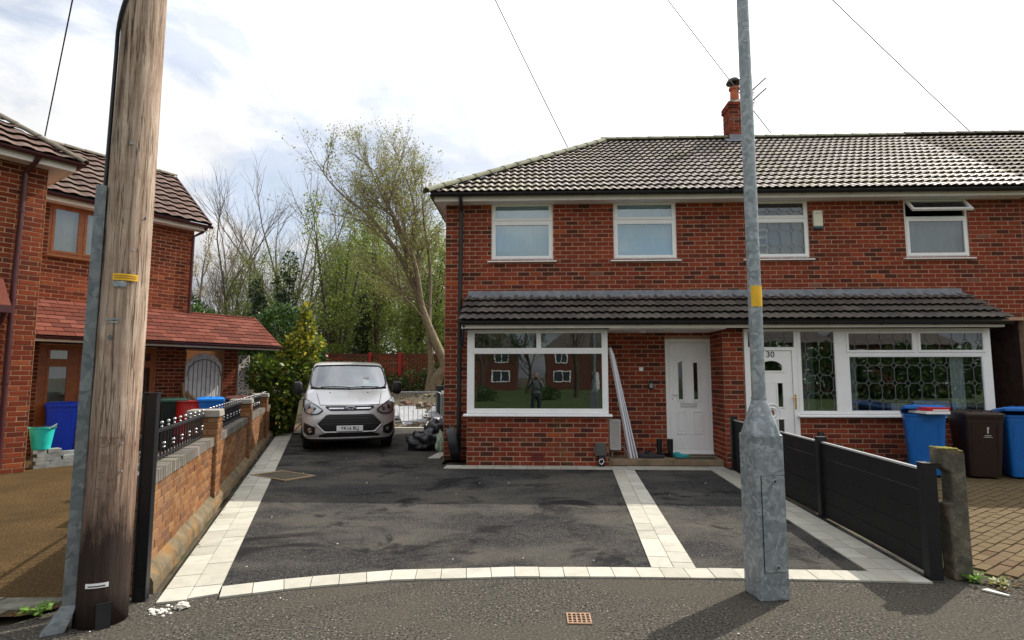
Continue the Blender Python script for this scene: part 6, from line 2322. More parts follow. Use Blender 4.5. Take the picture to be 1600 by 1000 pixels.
# windscreen and its dark surround
xs = lin(-0.845, 0.845, 24)
ws = vpatch('windscreen', xs, interp(xs, [(-0.845, 1.37), (-0.7, 1.325), (0, 1.305), (0.7, 1.325), (0.845, 1.37)]), interp(xs, [(-0.845, 1.78), (-0.74, 1.845), (0, 1.865), (0.74, 1.845), (0.845, 1.78)]), 0.004, M['screen'], skirt=False, nv=12)


def wframe(name, mat, w):
    pts = []
    for x in lin(-0.80, 0.80, 18):
        z = interp([x], [(-0.8, 1.35), (-0.7, 1.325), (0, 1.305), (0.7, 1.325), (0.8, 1.35)])[0]
        pts.append((x, z))
    for x, z in ((0.845, 1.42), (0.845, 1.52), (0.83, 1.65), (0.795, 1.79)):
        pts.append((x, z))
    for x in lin(0.74, -0.74, 14):
        z = interp([-abs(x)], [(-0.74, 1.845), (0, 1.865)])[0]
        pts.append((x, z))
    for x, z in ((-0.795, 1.79), (-0.83, 1.65), (-0.845, 1.52), (-0.845, 1.42)):
        pts.append((x, z))
    pts.append(pts[0])
    P = [Vector((x, vfront(x, z), z)) + vnormal(x, z) * 0.004 for x, z in pts]
    MB().tube(P, w, 6, cap=False).build(name, mat, ws, smooth=True)


wframe('screen_seal', VANB, 0.022)
# wipers
for (x0, z0, x1, z1) in ((-0.05, 1.318, 0.66, 1.335), (0.02, 1.325, -0.62, 1.335)):
    pts = [Vector((x, vfront(x, z), z)) + vnormal(x, z) * 0.022 for x, z in ((x0 + (x1 - x0) * t, z0 + (z1 - z0) * t + 0.02 * sin(pi * t)) for t in lin(0, 1, 8))]
    MB().tube(pts, 0.010, 6).build('wiper', VANB, VAN)
# interior
MB().hexa([(-0.80, 0.42, 1.18), (0.80, 0.42, 1.18), (0.80, 1.0, 1.18), (-0.80, 1.0, 1.18)], [(-0.80, 0.36, 1.32), (0.80, 0.36, 1.32), (0.80, 0.75, 1.38), (-0.80, 0.75, 1.38)]).build('dashboard', plain('dash_grey', (0.22, 0.23, 0.23), 0.7), VAN)
MB().poly([(-0.88, 1.9, 0.8), (0.88, 1.9, 0.8), (0.82, 1.9, 1.93), (-0.82, 1.9, 1.93)])
bk = MB()
bk.poly([(-0.9, 1.95, 0.7), (0.9, 1.95, 0.7), (0.70, 1.95, 1.95), (-0.70, 1.95, 1.95)])
bk.build('bulkhead', plain('bulkhead_grey', (0.30, 0.32, 0.31), 0.8), VAN)
for x in (-0.5, 0.28, 0.62):
    sb = MB().box(x - 0.22, x + 0.22, 1.40, 1.55, 1.0, 1.58)
    seat = sb.build('seat', plain('seat_cloth', (0.035, 0.037, 0.04), 0.9), VAN, bevel=0.05)
    MB().box(x - 0.12, x + 0.12, 1.42, 1.52, 1.60, 1.76).build('headrest', plain('headrest_cloth', (0.04, 0.042, 0.045), 0.9), seat, bevel=0.03)
stw = MB().tube([(0.45 + 0.18 * cos(t), 0.90 + 0.08 * sin(t), 1.40 + 0.15 * sin(t)) for t in [2 * pi * i / 20 for i in range(21)]], 0.014, 6)
stw.build('steering_wheel', VANB, VAN)
MB().box(0.32, 0.46, 0.30, 0.304, 1.36, 1.58).build('paper_permit', M['white_paint'], VAN)
MB().lathe([(0.19, 0.0), (0.18, 0.06), (0.05, 0.09)], (0.48, 0.42, 1.36), 16).build('teal_cap', plain('teal_cloth', (0.02, 0.42, 0.33), 0.7), VAN)
mr = MB().box(-0.09, 0.09, 0.62, 0.65, 1.70, 1.76)
mr.build('rear_mirror', VANB, VAN, bevel=0.01)
# bonnet creases
for s in (-1, 1):
    pts = []
    for t in lin(0, 1, 10):
        x, z = s * (0.62 - 0.02 * t + 0.10 * t), 1.0 + 0.22 * t
        pts.append(Vector((x, vfront(x, z), z)) + vnormal(x, z) * 0.002)
    MB().tube(pts, 0.006, 5).build('bonnet_seam', VANB, VAN)
pts = [Vector((x, vfront(x, 0.985), 0.985)) + vnormal(x, 0.985) * 0.001 for x in lin(-0.62, 0.62, 20)]
MB().tube(pts, 0.006, 5).build('bonnet_seam', VANB, VAN)
for x in (-0.42, 0.40):
    p = Vector((x, vfront(x, 1.235), 1.235))
    MB().sphere(p, 0.016, 8).build('washer_jet', VANB, VAN)
# upper grille with two chrome bars and the oval badge
xs = lin(-0.50, 0.50, 20)
ug = vpatch('upper_grille', xs, interp(xs, [(-0.5, 0.93), (-0.40, 0.865), (0.40, 0.865), (0.5, 0.93)]), [0.965] * 21, 0.006, VANB)
for a, b in ((-0.43, -0.13), (0.13, 0.43)):
    x2 = lin(a, b, 8)
    vpatch('chrome_bar', x2, [0.902] * 9, [0.928] * 9, 0.018, M['chrome'], ug, nv=2)
yc = vfront(0, 0.915)
bd = MB()
for sc_, off, mi in ((1.0, 0.024, 0), (0.88, 0.030, 1)):
    ring = lambda o, k: [(0.115 * sc_ * k * cos(a), yc - o, 0.915 + 0.047 * sc_ * k * sin(a)) for a in [2 * pi * i / 28 for i in range(28)]]
    bd.rings([ring(0.0, 1.0), ring(off, 1.0), ring(off + 0.002, 0.95)], mi=mi)
badge = bd.build('badge', [M['chrome'], plain('badge_blue', (0.01, 0.022, 0.09), 0.25)], VAN, smooth=True)
tm = text_mesh('Ford', 0.075, 0.002, M['white_paint'], 1.0)
tm.transform(Matrix(((1, 0, 0.22, 0), (0, 1, 0, 0), (0, 0, 1, 0), (0, 0, 0, 1))))
inst('badge_script', tm, badge, Matrix.Translation((0, yc - 0.034, 0.915)))
# lower grille: wide hexagon
xs = lin(-0.66, 0.66, 28)
lo = interp(xs, [(-0.66, 0.585), (-0.50, 0.44), (0.50, 0.44), (0.66, 0.585)])
hi = interp(xs, [(-0.66, 0.60), (-0.46, 0.785), (0.46, 0.785), (0.66, 0.60)])
lg = vpatch('lower_grille', xs, lo, hi, 0.008, VANB)
for z in (0.60, 0.655, 0.71, 0.755):
    hw = 0.47 + (0.785 - z) * 0.75
    x2 = lin(-min(hw, 0.60), min(hw, 0.60), 16)
    vpatch('grille_slat', x2, [z - 0.012] * 17, [z + 0.012] * 17, 0.022, plain('grille_slat_black', (0.030, 0.030, 0.032), 0.35), lg, nv=2)
# silver edge round the lower grille
rim = [(-0.68, 0.592), (-0.475, 0.80), (-0.2, 0.80), (0.2, 0.80), (0.475, 0.80), (0.68, 0.592), (0.515, 0.425), (0.2, 0.425), (-0.2, 0.425), (-0.515, 0.425), (-0.68, 0.592)]
P = []
for (a, b), (c, d) in zip(rim, rim[1:]):
    for k in range(4):
        x, z = a + (c - a) * k / 4, b + (d - b) * k / 4
        P.append(Vector((x, vfront(x, z), z)) + vnormal(x, z) * 0.006)
P.append(P[0])
MB().tube(P, 0.014, 6, cap=False).build('grille_surround', PAINT, VAN, smooth=True)
# number plate
yp = vfront(0.0, 0.50) - 0.030
MB().box(-0.27, 0.27, yp, yp + 0.02, 0.445, 0.56).build('number_plate', plain('white_plate', (0.80, 0.80, 0.78), 0.35, 0.02), VAN, bevel=0.004)
inst('plate_lettering', text_mesh('YK16 BLJ', 0.098, 0.001, M['ink'], 0.98, 0.0016), VAN, Matrix.Translation((0, yp - 0.002, 0.502)))
# bumper lower intake, fog lamp pockets
xs = lin(-0.62, 0.62, 20)
vpatch('lower_intake', xs, [0.325] * 21, interp(xs, [(-0.62, 0.37), (-0.45, 0.415), (0.45, 0.415), (0.62, 0.37)]), 0.006, VANB)
for s in (-1, 1):
    xs = lin(0.70, 0.93, 10)
    if s < 0:
        xs = [-x for x in reversed(xs)]
    ab = [abs(x) for x in xs]
    lo = [0.36 + max(0, (0.78 - a)) * 0.4 + max(0, a - 0.86) * 1.0 for a in ab]
    hi = [0.53 + (a - 0.70) * 0.40 for a in ab]
    fg = vpatch('fog_pocket', xs, lo, hi, 0.006, VANB)
    xf = s * 0.80
    p = Vector((xf, vfront(xf, 0.47), 0.47))
    nn_ = vnormal(xf, 0.47)
    qx = nn_.to_track_quat('Z', 'Y').to_matrix().to_4x4()
    MB().lathe([(0.048, 0.0), (0.048, 0.016), (0.02, 0.022)], p, 14, M=qx).build('fog_lamp', M['chrome'], fg, smooth=True)
    # headlight: swept-back almond with inner reflector and lens
    xs = lin(0.56, 0.955, 14)
    ab = xs[:]
    if s < 0:
        xs = [-x for x in reversed(xs)]
    ab = [abs(x) for x in xs]
    lo = [interp([a], [(0.56, 0.865), (0.66, 0.80), (0.80, 0.79), (0.90, 0.84), (0.955, 0.98)])[0] for a in ab]
    hi = [interp([a], [(0.56, 0.885), (0.66, 0.955), (0.80, 1.03), (0.90, 1.085), (0.955, 1.14)])[0] for a in ab]
    hl_ = vpatch('headlight', xs, lo, hi, 0.006, plain('headlight_reflector', (0.62, 0.63, 0.64), 0.3, 0.3, 30, metal=0.35), nv=8)
    for (ox, oz, rr) in ((0.70, 0.895, 0.052), (0.82, 0.93, 0.060)):
        x = s * ox
        p = Vector((x, vfront(x, oz), oz))
        qx = vnormal(x, oz).to_track_quat('Z', 'Y').to_matrix().to_4x4()
        MB().lathe([(rr, 0.004), (rr, 0.020), (rr * 0.8, 0.022)], p, 16, M=qx).build('bulb_ring', M['chrome'], hl_, smooth=True)
        MB().lathe([(rr * 0.78, 0.020), (rr * 0.4, 0.030)], p, 14, M=qx).build('bulb_lens', plain('lens_dark', (0.10, 0.10, 0.11), 0.1), hl_, smooth=True)
    vpatch('headlight_lens', xs, lo, hi, 0.034, glass_mat('headlight_lens_glass', (0.92, 0.94, 0.95), 0.10), hl_, nv=8)
    bp_ = []
    for x, l in list(zip(xs, lo)) + list(zip(reversed(xs), reversed(hi))):
        bp_.append(Vector((x, vfront(x, l), l)) + vnormal(x, l) * 0.022)
    bp_.append(bp_[0])
    MB().tube(bp_, 0.012, 5, cap=False).build('headlight_rim', VANB, hl_)
    # door mirror
    mb = MB()
    mm = Matrix.Translation((s * 1.13, 0.45, 1.33))
    mb.rings([[mm @ Vector((k * 0.105 * (abs(cos(a)) ** 0.6) * (1 if cos(a) > 0 else -1), yy, k * 0.155 * (abs(sin(a)) ** 0.6) * (1 if sin(a) > 0 else -1))) for a in [2 * pi * i / 20 for i in range(20)]] for yy, k in ((-0.11, 0.55), (-0.085, 0.85), (-0.03, 1.0), (0.05, 1.0))])
    mir = mb.build('door_mirror', VANB, VAN, smooth=True)
    MB().beam((s * 0.90, 0.46, 1.22), (s * 1.08, 0.45, 1.26), 0.07, 0.06).build('mirror_arm', VANB, mir)
    # side window and door line
    sx = s * 0.895
    sw = MB()
    sw.hexa([(s * 0.905, 0.62, 1.32), (s * 0.915, 0.62, 1.32), (s * 0.915, 1.55, 1.32), (s * 0.905, 1.55, 1.32)], [(s * 0.835, 0.98, 1.76), (s * 0.845, 0.98, 1.76), (s * 0.845, 1.55, 1.76), (s * 0.835, 1.55, 1.76)])
    sw.build('side_window', plain('side_glass', (0.02, 0.022, 0.024), 0.06), VAN)
    # wheels
    for wy in (0.02, 2.95):
        wh_ = MB()
        R90 = Matrix.Translation((s * 0.86, wy, 0.335)) @ Matrix.Rotation(radians(90) * s, 4, 'Y')
        wh_.lathe([(0.20, -0.12), (0.30, -0.115), (0.335, -0.09), (0.335, 0.07), (0.30, 0.105), (0.20, 0.10)], n=28, M=R90)
        wl_ = wh_.build('wheel', plain('tyre_rubber', (0.014, 0.014, 0.014), 0.8), VAN, smooth=True)
        MB().lathe([(0.02, 0.06), (0.06, 0.075), (0.19, 0.085), (0.205, 0.09), (0.205, 0.02)], n=24, M=R90).build('wheel_trim', plain('wheel_silver', (0.35, 0.35, 0.36), 0.35, metal=0.6), wl_, smooth=True)
        ah = MB()
        arc = [(wy + 0.42 * cos(t), 0.335 + 0.42 * sin(t)) for t in [pi * (i / 12) for i in range(13)]]
        yy_w = 0.992
        for (a, b), (c, d) in zip(arc, arc[1:]):
            ah.hexa([(s * (yy_w - 0.02), a, b), (s * (yy_w + 0.006), a, b), (s * (yy_w + 0.006), c, d), (s * (yy_w - 0.02), c, d)], [(s * (yy_w - 0.02), wy, 0.20), (s * (yy_w + 0.006), wy, 0.20), (s * (yy_w + 0.006), wy, 0.2), (s * (yy_w - 0.02), wy, 0.2)])
        ah.build('wheel_arch', VANB, VAN)
MB().tube([Vector((x, vfront(x, 0.30), 0.30)) + vnormal(x, 0.30) * 0.002 for x in lin(-0.86, 0.86, 30)], 0.016, 6).build('bumper_lip', PAINT, VAN, smooth=True)
MB().box(-0.80, 0.80, -0.55, 3.8, 0.20, 0.262).build('underbody', VANB, VAN)

# ------------------------------------------------------------------ back garden
gdn = MB()


def gz(x, y):
    t = min(1, max(0, (y - 18.3) / 3.2))
    h = 1.0 * t * t * (3 - 2 * t)
    return h + 0.16 * noise.noise(Vector((x * 0.9, y * 0.9, 2))) * t + 0.05 * noise.noise(Vector((x * 3, y * 3, 4))) * t - 0.02


def gfn(u, v):
    x, y = -20 + 26 * u, 18.22 + 34 * v ** 1.6
    return (x, y, gz(x, y))


gdn.grid(gfn, 80, 46)
gdn.build('garden_bank', M['soil'], kind='structure', smooth='all', label='raised rough garden bank behind the drive')
rub = MB()
for i in range(1300):
    x, y = random.uniform(-6.6, -1.9), 18.35 + abs(random.gauss(0, 1.0))
    if y > 21:
        continue
    s = random.uniform(0.03, 0.10)
    Mx = Matrix.Translation((x, y, gz(x, y) + s * 0.3)) @ Matrix.Rotation(random.uniform(0, 6), 4, 'Z') @ Matrix.Rotation(random.uniform(-1, 1), 4, 'X')
    rub.box(-s, s, -s * 0.6, s * 0.6, -s * 0.4, s * 0.4, M=Mx)
rm = NT('mixed_rubble')
rm.color(rm.ramp(rm.rand(True), [(0.0, (0.10, 0.075, 0.05)), (0.35, (0.24, 0.20, 0.155)), (0.55, (0.22, 0.10, 0.06)), (0.75, (0.36, 0.34, 0.30)), (1.0, (0.10, 0.09, 0.07))], 'CONSTANT'))
rm.set(rough=0.95)
rub.build('rubble', rm.mat, kind='stuff', label='heap of broken brick and stone rubble behind the barrier', cat='rubble')
for k, (x, y, w, l, rz, tilt) in enumerate(((-3.9, 19.0, 0.5, 1.1, 0.5, 0.5), (-3.1, 19.2, 0.6, 1.0, -0.4, 0.55), (-2.9, 19.0, 0.45, 0.9, 0.9, 0.5), (-4.6, 19.4, 0.6, 0.9, 0.2, 0.4))):
    Mx = Matrix.Translation((x, y, gz(x, y) + 0.12)) @ Matrix.Rotation(rz, 4, 'Z') @ Matrix.Rotation(tilt, 4, 'X')
    MB().box(-w, w, -l / 2, l / 2, -0.012, 0.012, M=Mx).build('waste_sheet', plain('pale_grey_sheet', (0.30, 0.31, 0.33), 0.6, 0.2, 6), label='pale grey waste sheet lying on the rubble heap', cat='sheet', group='waste sheets on the rubble')

# steel crowd barrier
BR = thing('crowd_barrier', 'galvanised steel crowd barrier across the end of the drive', 'barrier', (-3.85, 18.28, 0))
gb = []
x0, x1, z0, z1, r = -5.15, -2.95, 0.18, 1.10, 0.12
for (cx, cz, a0) in ((x1 - r, z0 + r, -90), (x1 - r, z1 - r, 0), (x0 + r, z1 - r, 90), (x0 + r, z0 + r, 180)):
    for k in range(5):
        a = radians(a0 + 90 * k / 4)
        gb.append((cx + r * cos(a), 18.28, cz + r * sin(a)))
gb.append(gb[0])
MB().tube(gb, 0.019, 8, cap=False).build('outer_tube', M['galv'], BR, world=True, smooth=True)
for i in range(14):
    x = x0 + (x1 - x0) * (i + 1) / 15
    MB().tube([(x, 18.28, z0), (x, 18.28, z1)], 0.008, 6).build('bar', M['galv'], BR, world=True)
for x in (x0 + 0.4, x1 - 0.4):
    MB().tube([(x - 0.05, 18.0, 0.01), (x, 18.28, 0.19), (x + 0.05, 18.56, 0.01)], 0.016, 6).build('foot', M['galv'], BR, world=True)
BR2 = copy_tree(BR)
BR2.location = (-1.60, 18.34, 0)
BR2['label'] = 'galvanised steel crowd barrier reaching behind the house corner'
BR2['group'] = BR['group'] = 'crowd barriers at the end of the drive'
orange = plain('orange_barrier', (0.62, 0.13, 0.015), 0.5)
OB = thing('orange_barrier', 'orange tubular barrier frame standing behind the van', 'barrier', (-6.75, 16.9, 0))
MB().tube([(-6.78, 16.9, 0.02), (-6.78, 16.9, 1.05), (-6.55, 17.3, 1.05), (-6.55, 17.3, 0.02)], 0.025, 8).build('frame_tube', orange, OB, world=True)
MB().tube([(-7.05, 16.9, 0.02), (-6.78, 16.9, 0.28)], 0.02, 6).tube([(-6.55, 16.9, 0.02), (-6.78, 16.9, 0.28)], 0.02, 6).build('brace', orange, OB, world=True)
DB = thing('compost_drum', 'dark drum with white shield mark behind the barrier', 'drum', (-3.0, 19.3, 0.35))
MB().lathe([(0.26, 0.0), (0.29, 0.2), (0.30, 0.85), (0.31, 0.87), (0.31, 0.93), (0.1, 0.95)], n=20).build('drum_body', plain('dark_green_drum', (0.014, 0.022, 0.025), 0.4), DB, smooth=True)
MB().hexa([(-0.04, -0.312, 0.66), (0.04, -0.312, 0.66), (0.04, -0.300, 0.66), (-0.04, -0.300, 0.66)], [(-0.07, -0.315, 0.78), (0.07, -0.315, 0.78), (0.07, -0.300, 0.78), (-0.07, -0.300, 0.78)]).build('shield_mark', M['white_paint'], DB)

# garden wall with red posts
GW = thing('garden_wall', 'old brick garden wall with red posts behind the van', 'wall', (-6.5, 24.6, 0.9))
gwm = MB().box(-16, -2.2, 24.61, 24.85, 0.5, 2.52)
gw = gwm.build('wall', M['mortar'], GW, world=True)
st = []
brick_face(st, (-16, 24.6, 0), EX, FRONT, 13.8, 0.6, 2.50, course=0.085)
brick_finish(st, gw, M['gwbrick1'], M['gwbrick'], True, limit=200)
for x in (-11.0, -8.9, -7.05, -5.75, -4.35):
    MB().box(x - 0.06, x + 0.06, 24.50, 24.59, 0.7, 2.62).build('red_post', M['redpost'], GW, world=True)
MB().box(-16, -2.2, 24.55, 24.9, 2.521, 2.57).build('wall_coping', plain('dark_red_coping', (0.13, 0.04, 0.03), 0.9, 0.3), GW, world=True)

# ------------------------------------------------------------------ trees and shrubs
def rot_dir(d, ang, az):
    d = d.normalized()
    t = Vector((1, 0, 0)) if abs(d.x) < 0.8 else Vector((0, 1, 0))
    s = d.cross(t).normalized()
    b = d.cross(s)
    return (d * cos(ang) + (s * cos(az) + b * sin(az)) * sin(ang)).normalized()


def branch(rng, mb, p, d, L, r, lev, tips, up=0.25, spread=0.6, wob=0.18, kids=(3, 5), ratio=0.68, minr=0.006, sides=(7, 6, 5, 4, 4, 3, 3)):
    ns = 5 if lev < 2 else 4
    pts, rad = [p.copy()], [r]
    cur = p.copy()
    dd = d.normalized()
    for i in range(ns):
        dd = (dd + Vector((rng.gauss(0, wob), rng.gauss(0, wob), rng.gauss(0, wob) + up * 0.35))).normalized()
        cur = cur + dd * (L / ns)
        pts.append(cur.copy())
        rad.append(max(minr * 0.6, r * (1 - 0.62 * (i + 1) / ns)))
    mb.tube(pts, rad, sides[min(lev, 6)], cap=False)
    if r < minr * 1.6 or lev >= 5:
        tips += [(q, dd) for q in pts[1:]]
        return
    if lev >= 3:
        tips += [(q, dd) for q in pts[2:]]
    n = rng.randint(*kids)
    for k in range(n):
        f = 0.30 + 0.70 * (k + rng.random() * 0.8) / n
        f = min(f, 0.99)
        i = min(ns - 1, int(f * ns))
        q = pts[i].lerp(pts[i + 1], f * ns - i)
        base = (pts[i + 1] - pts[i]).normalized()
        nd = rot_dir(base, spread * rng.uniform(0.7, 1.35), rng.uniform(0, 2 * pi))
        nd.z += up
        branch(rng, mb, q, nd, L * ratio * rng.uniform(0.75, 1.15), r * rng.uniform(0.42, 0.6), lev + 1, tips, up, spread, wob, kids, ratio, minr, sides)
    branch(rng, mb, pts[-1], dd, L * ratio, rad[-1], lev + 1, tips, up, spread, wob, kids, ratio, minr, sides)


def leaves(rng, mb, tips, n, size, jit, droop=0.3):
    for i in range(n):
        p, d = tips[rng.randrange(len(tips))]
        c = p + Vector((rng.gauss(0, jit), rng.gauss(0, jit), rng.gauss(0, jit)))
        s = size * rng.uniform(0.6, 1.4)
        a = Vector((rng.gauss(0, 1), rng.gauss(0, 1), rng.gauss(0, 1) - droop)).normalized()
        b = a.cross(Vector((rng.gauss(0, 1), rng.gauss(0, 1), rng.gauss(0, 1)))).normalized()
        mb.poly([c, c + a * s * 0.5 + b * s * 0.28, c + a * s, c + a * s * 0.5 - b * s * 0.28])


def limb_tree(name, label, base, stems, seed, leafmat, nleaf, size, barkmat, jit=0.10, group=None, **kw):
    rng = random.Random(seed)
    t = thing(name, label, 'tree', base, 0, group)
    mb, tips = MB(), []
    for (pts, r0, r1, blen, nb, start) in stems:
        pts = [Vector(p) for p in pts]
        # smooth the stem
        P, R = [], []
        m = len(pts) - 1
        for i in range(m):
            p0, p1, p2, p3 = pts[max(i - 1, 0)], pts[i], pts[i + 1], pts[min(i + 2, m)]
            for k in range(5):
                u = k / 5
                q = 0.5 * ((2 * p1) + (-p0 + p2) * u + (2 * p0 - 5 * p1 + 4 * p2 - p3) * u * u + (-p0 + 3 * p1 - 3 * p2 + p3) * u ** 3)
                P.append(q)
        P.append(pts[-1])
        for i in range(len(P)):
            f = i / (len(P) - 1)
            R.append(r0 + (r1 - r0) * f ** 0.8)
        mb.tube(P, R, 10, cap=False)
        for k in range(nb):
            f = start + (1 - start) * (k + rng.random() * 0.7) / nb
            i = min(len(P) - 2, int(f * (len(P) - 1)))
            d = (P[i + 1] - P[i]).normalized()
            nd = rot_dir(d, rng.uniform(0.5, 1.05), rng.uniform(0, 2 * pi))
            nd.z += 0.15
            branch(rng, mb, P[i], nd, blen * rng.uniform(0.75, 1.2) * (1.15 - 0.5 * f), R[i] * rng.uniform(0.28, 0.42), 1, tips, **kw)
        branch(rng, mb, P[-1], P[-1] - P[-2], blen * 0.8, R[-1], 1, tips, **kw)
    tr = mb.build('trunk', barkmat, t, world=True, smooth='all')
    if nleaf:
        lm = MB()
        leaves(rng, lm, tips, nleaf, size, jit)
        lm.build('crown', leafmat, t, world=True)
    return t, tips


# the leaning tree beside the house
Y = 22.0
limb_tree('leaning_tree', 'tall leaning tree with kinked pale trunk and sparse new leaves beside the house', (-3.95, Y, 0.9),
          [([(-3.90, Y, 0.85), (-3.72, Y, 1.5), (-3.42, Y, 2.0), (-3.72, Y, 2.75), (-4.15, Y, 3.75), (-4.55, Y, 4.9), (-4.85, Y - 0.1, 6.0), (-5.3, Y - 0.1, 7.3), (-5.9, Y, 8.8)], 0.27, 0.05, 2.2, 15, 0.50),
           ([(-4.05, Y + 0.05, 1.0), (-3.95, Y + 0.1, 2.0), (-4.05, Y + 0.15, 3.0), (-4.1, Y + 0.3, 4.2), (-4.1, Y + 0.4, 5.8), (-4.4, Y + 0.4, 7.8)], 0.16, 0.04, 1.9, 10, 0.58),
           ([(-4.55, Y, 4.9), (-5.3, Y - 0.3, 6.4), (-6.3, Y - 0.5, 7.7), (-7.3, Y - 0.5, 8.5)], 0.12, 0.04, 2.0, 13, 0.32),
           ([(-4.35, Y, 4.3), (-4.6, Y - 0.3, 6.0), (-5.2, Y - 0.4, 7.4), (-5.9, Y - 0.4, 8.6)], 0.12, 0.04, 1.8, 13, 0.38),
           ([(-4.7, Y, 5.4), (-4.9, Y + 0.4, 6.8), (-4.8, Y + 0.6, 8.2), (-5.1, Y + 0.6, 9.4)], 0.10, 0.03, 1.7, 11, 0.36)],
          3, M['leaf_bud'], 19000, 0.072, M['bark'], 0.09, up=0.09, spread=0.60, wob=0.10, kids=(3, 4), ratio=0.70, minr=0.0046)
# bare tree behind
Y = 31.0
stems = []
rg = random.Random(5)
for k in range(9):
    a = -0.85 + 1.6 * k / 8 + rg.uniform(-.08, .08)
    L = rg.uniform(7.2, 8.8)
    b = Vector((-13.6 + rg.uniform(-.5, .5), Y + rg.uniform(-.5, .5), 0.8))
    stems.append(([b, b + Vector((a * 0.7, 0, 2.0)), b + Vector((a * 2.6, rg.uniform(-.6, .6), 5.4)), b + Vector((a * 4.4, rg.uniform(-1, 1), L))], 0.12, 0.035, 2.5, 12, 0.30))
BT, _ = limb_tree('bare_tree', 'wide bare tree with fine grey branches behind the lean-to', (-13.6, Y, 0.8), stems, 8, M['leaf_bud'], 0, 0.05, M['twig'], up=0.15, spread=0.5, wob=0.09, kids=(3, 4), ratio=0.70, minr=0.0062)
for k, (x, y, r, s_, lab) in enumerate(((-17.2, 32.5, 2.1, 0.95, 'bare grey tree standing beside the pointed evergreen'), (-10.6, 34, 4.0, 1.02, 'bare grey tree standing among the young green trees'))):
    c_ = copy_tree(BT)
    c_.location = (x, y, 0.8)
    c_.rotation_euler = (0, 0, r)
    c_.scale = (s_, s_, s_)
    c_['label'] = lab
    c_['group'] = BT['group'] = 'bare trees behind the lean-to'
# far pale tree
limb_tree('pale_tree', 'slender pale budding tree beyond the lean-to roof', (-21.5, 36, 0), [([(-21.5, 36, 0), (-21.6, 36, 4), (-21.4, 36, 8.6)], 0.16, 0.05, 2.0, 16, 0.3), ([(-20.6, 37, 0), (-20.4, 37, 4), (-20.0, 37, 7.6)], 0.14, 0.05, 1.8, 12, 0.3)], 4, leaf_mat('pale_catkin', [(0.0, (0.30, 0.24, 0.10)), (1.0, (0.42, 0.36, 0.16))], 0.3), 5000, 0.10, M['twig'], 0.12, up=0.5, spread=0.4, wob=0.1, kids=(2, 3), ratio=0.6, minr=0.012)
# young trees filling the ground behind the wall: three builds, copied
protos = []
for k in range(3):
    rg = random.Random(20 + k)
    h = 7.0 + k
    st_ = []
    for q in range(3):
        lx, ly = rg.uniform(-0.9, 0.9), rg.uniform(-0.5, 0.5)
        st_.append(([(lx * .1, ly * .1, 0), (lx * 0.4, ly * .4, h * 0.3), (lx * 0.9, ly, h * 0.62), (lx * 1.2, ly * 1.3, h * 0.85)], 0.12 - 0.015 * q, 0.03, 1.7, 11, 0.25))
    tr, _ = limb_tree('young_tree', 'slim young trees with fresh green leaves behind the garden wall', (0, 0, 0), st_, 30 + k, M['leaf_spring'], 7000, 0.11, M['bark_dark'], 0.22, up=0.06, spread=0.8, wob=0.14, kids=(2, 3), ratio=0.60, minr=0.014, group='young trees behind the garden wall')
    protos.append(tr)
spots = [(-5.2, 27.5, 1.0), (-7.4, 27.0, 0.95), (-9.6, 27.6, 1.0), (-6.4, 30, 1.08), (-8.6, 31, 1.05), (-4.2, 31, 1.0), (-10.8, 30, 0.95), (-12.2, 28, 0.72), (-3.0, 27.5, 0.9), (-7.2, 35, 1.1), (-10.0, 36, 1.1), (-12.8, 36, 1.0), (-4.8, 36, 1.1), (-11.4, 33, 1.0), (-9.2, 40, 1.25), (-6.0, 40, 1.25), (-13.5, 41, 1.2), (-13.8, 29.2, 0.75), (-15.4, 30.5, 0.8)]
for i, (x, y, s) in enumerate(spots):
    o = protos[i] if i < 3 else copy_tree(protos[i % 3])
    o.location = (x, y, 0.85)
    o.rotation_euler = (0, 0, i * 1.9)
    o.scale = (s, s, s)


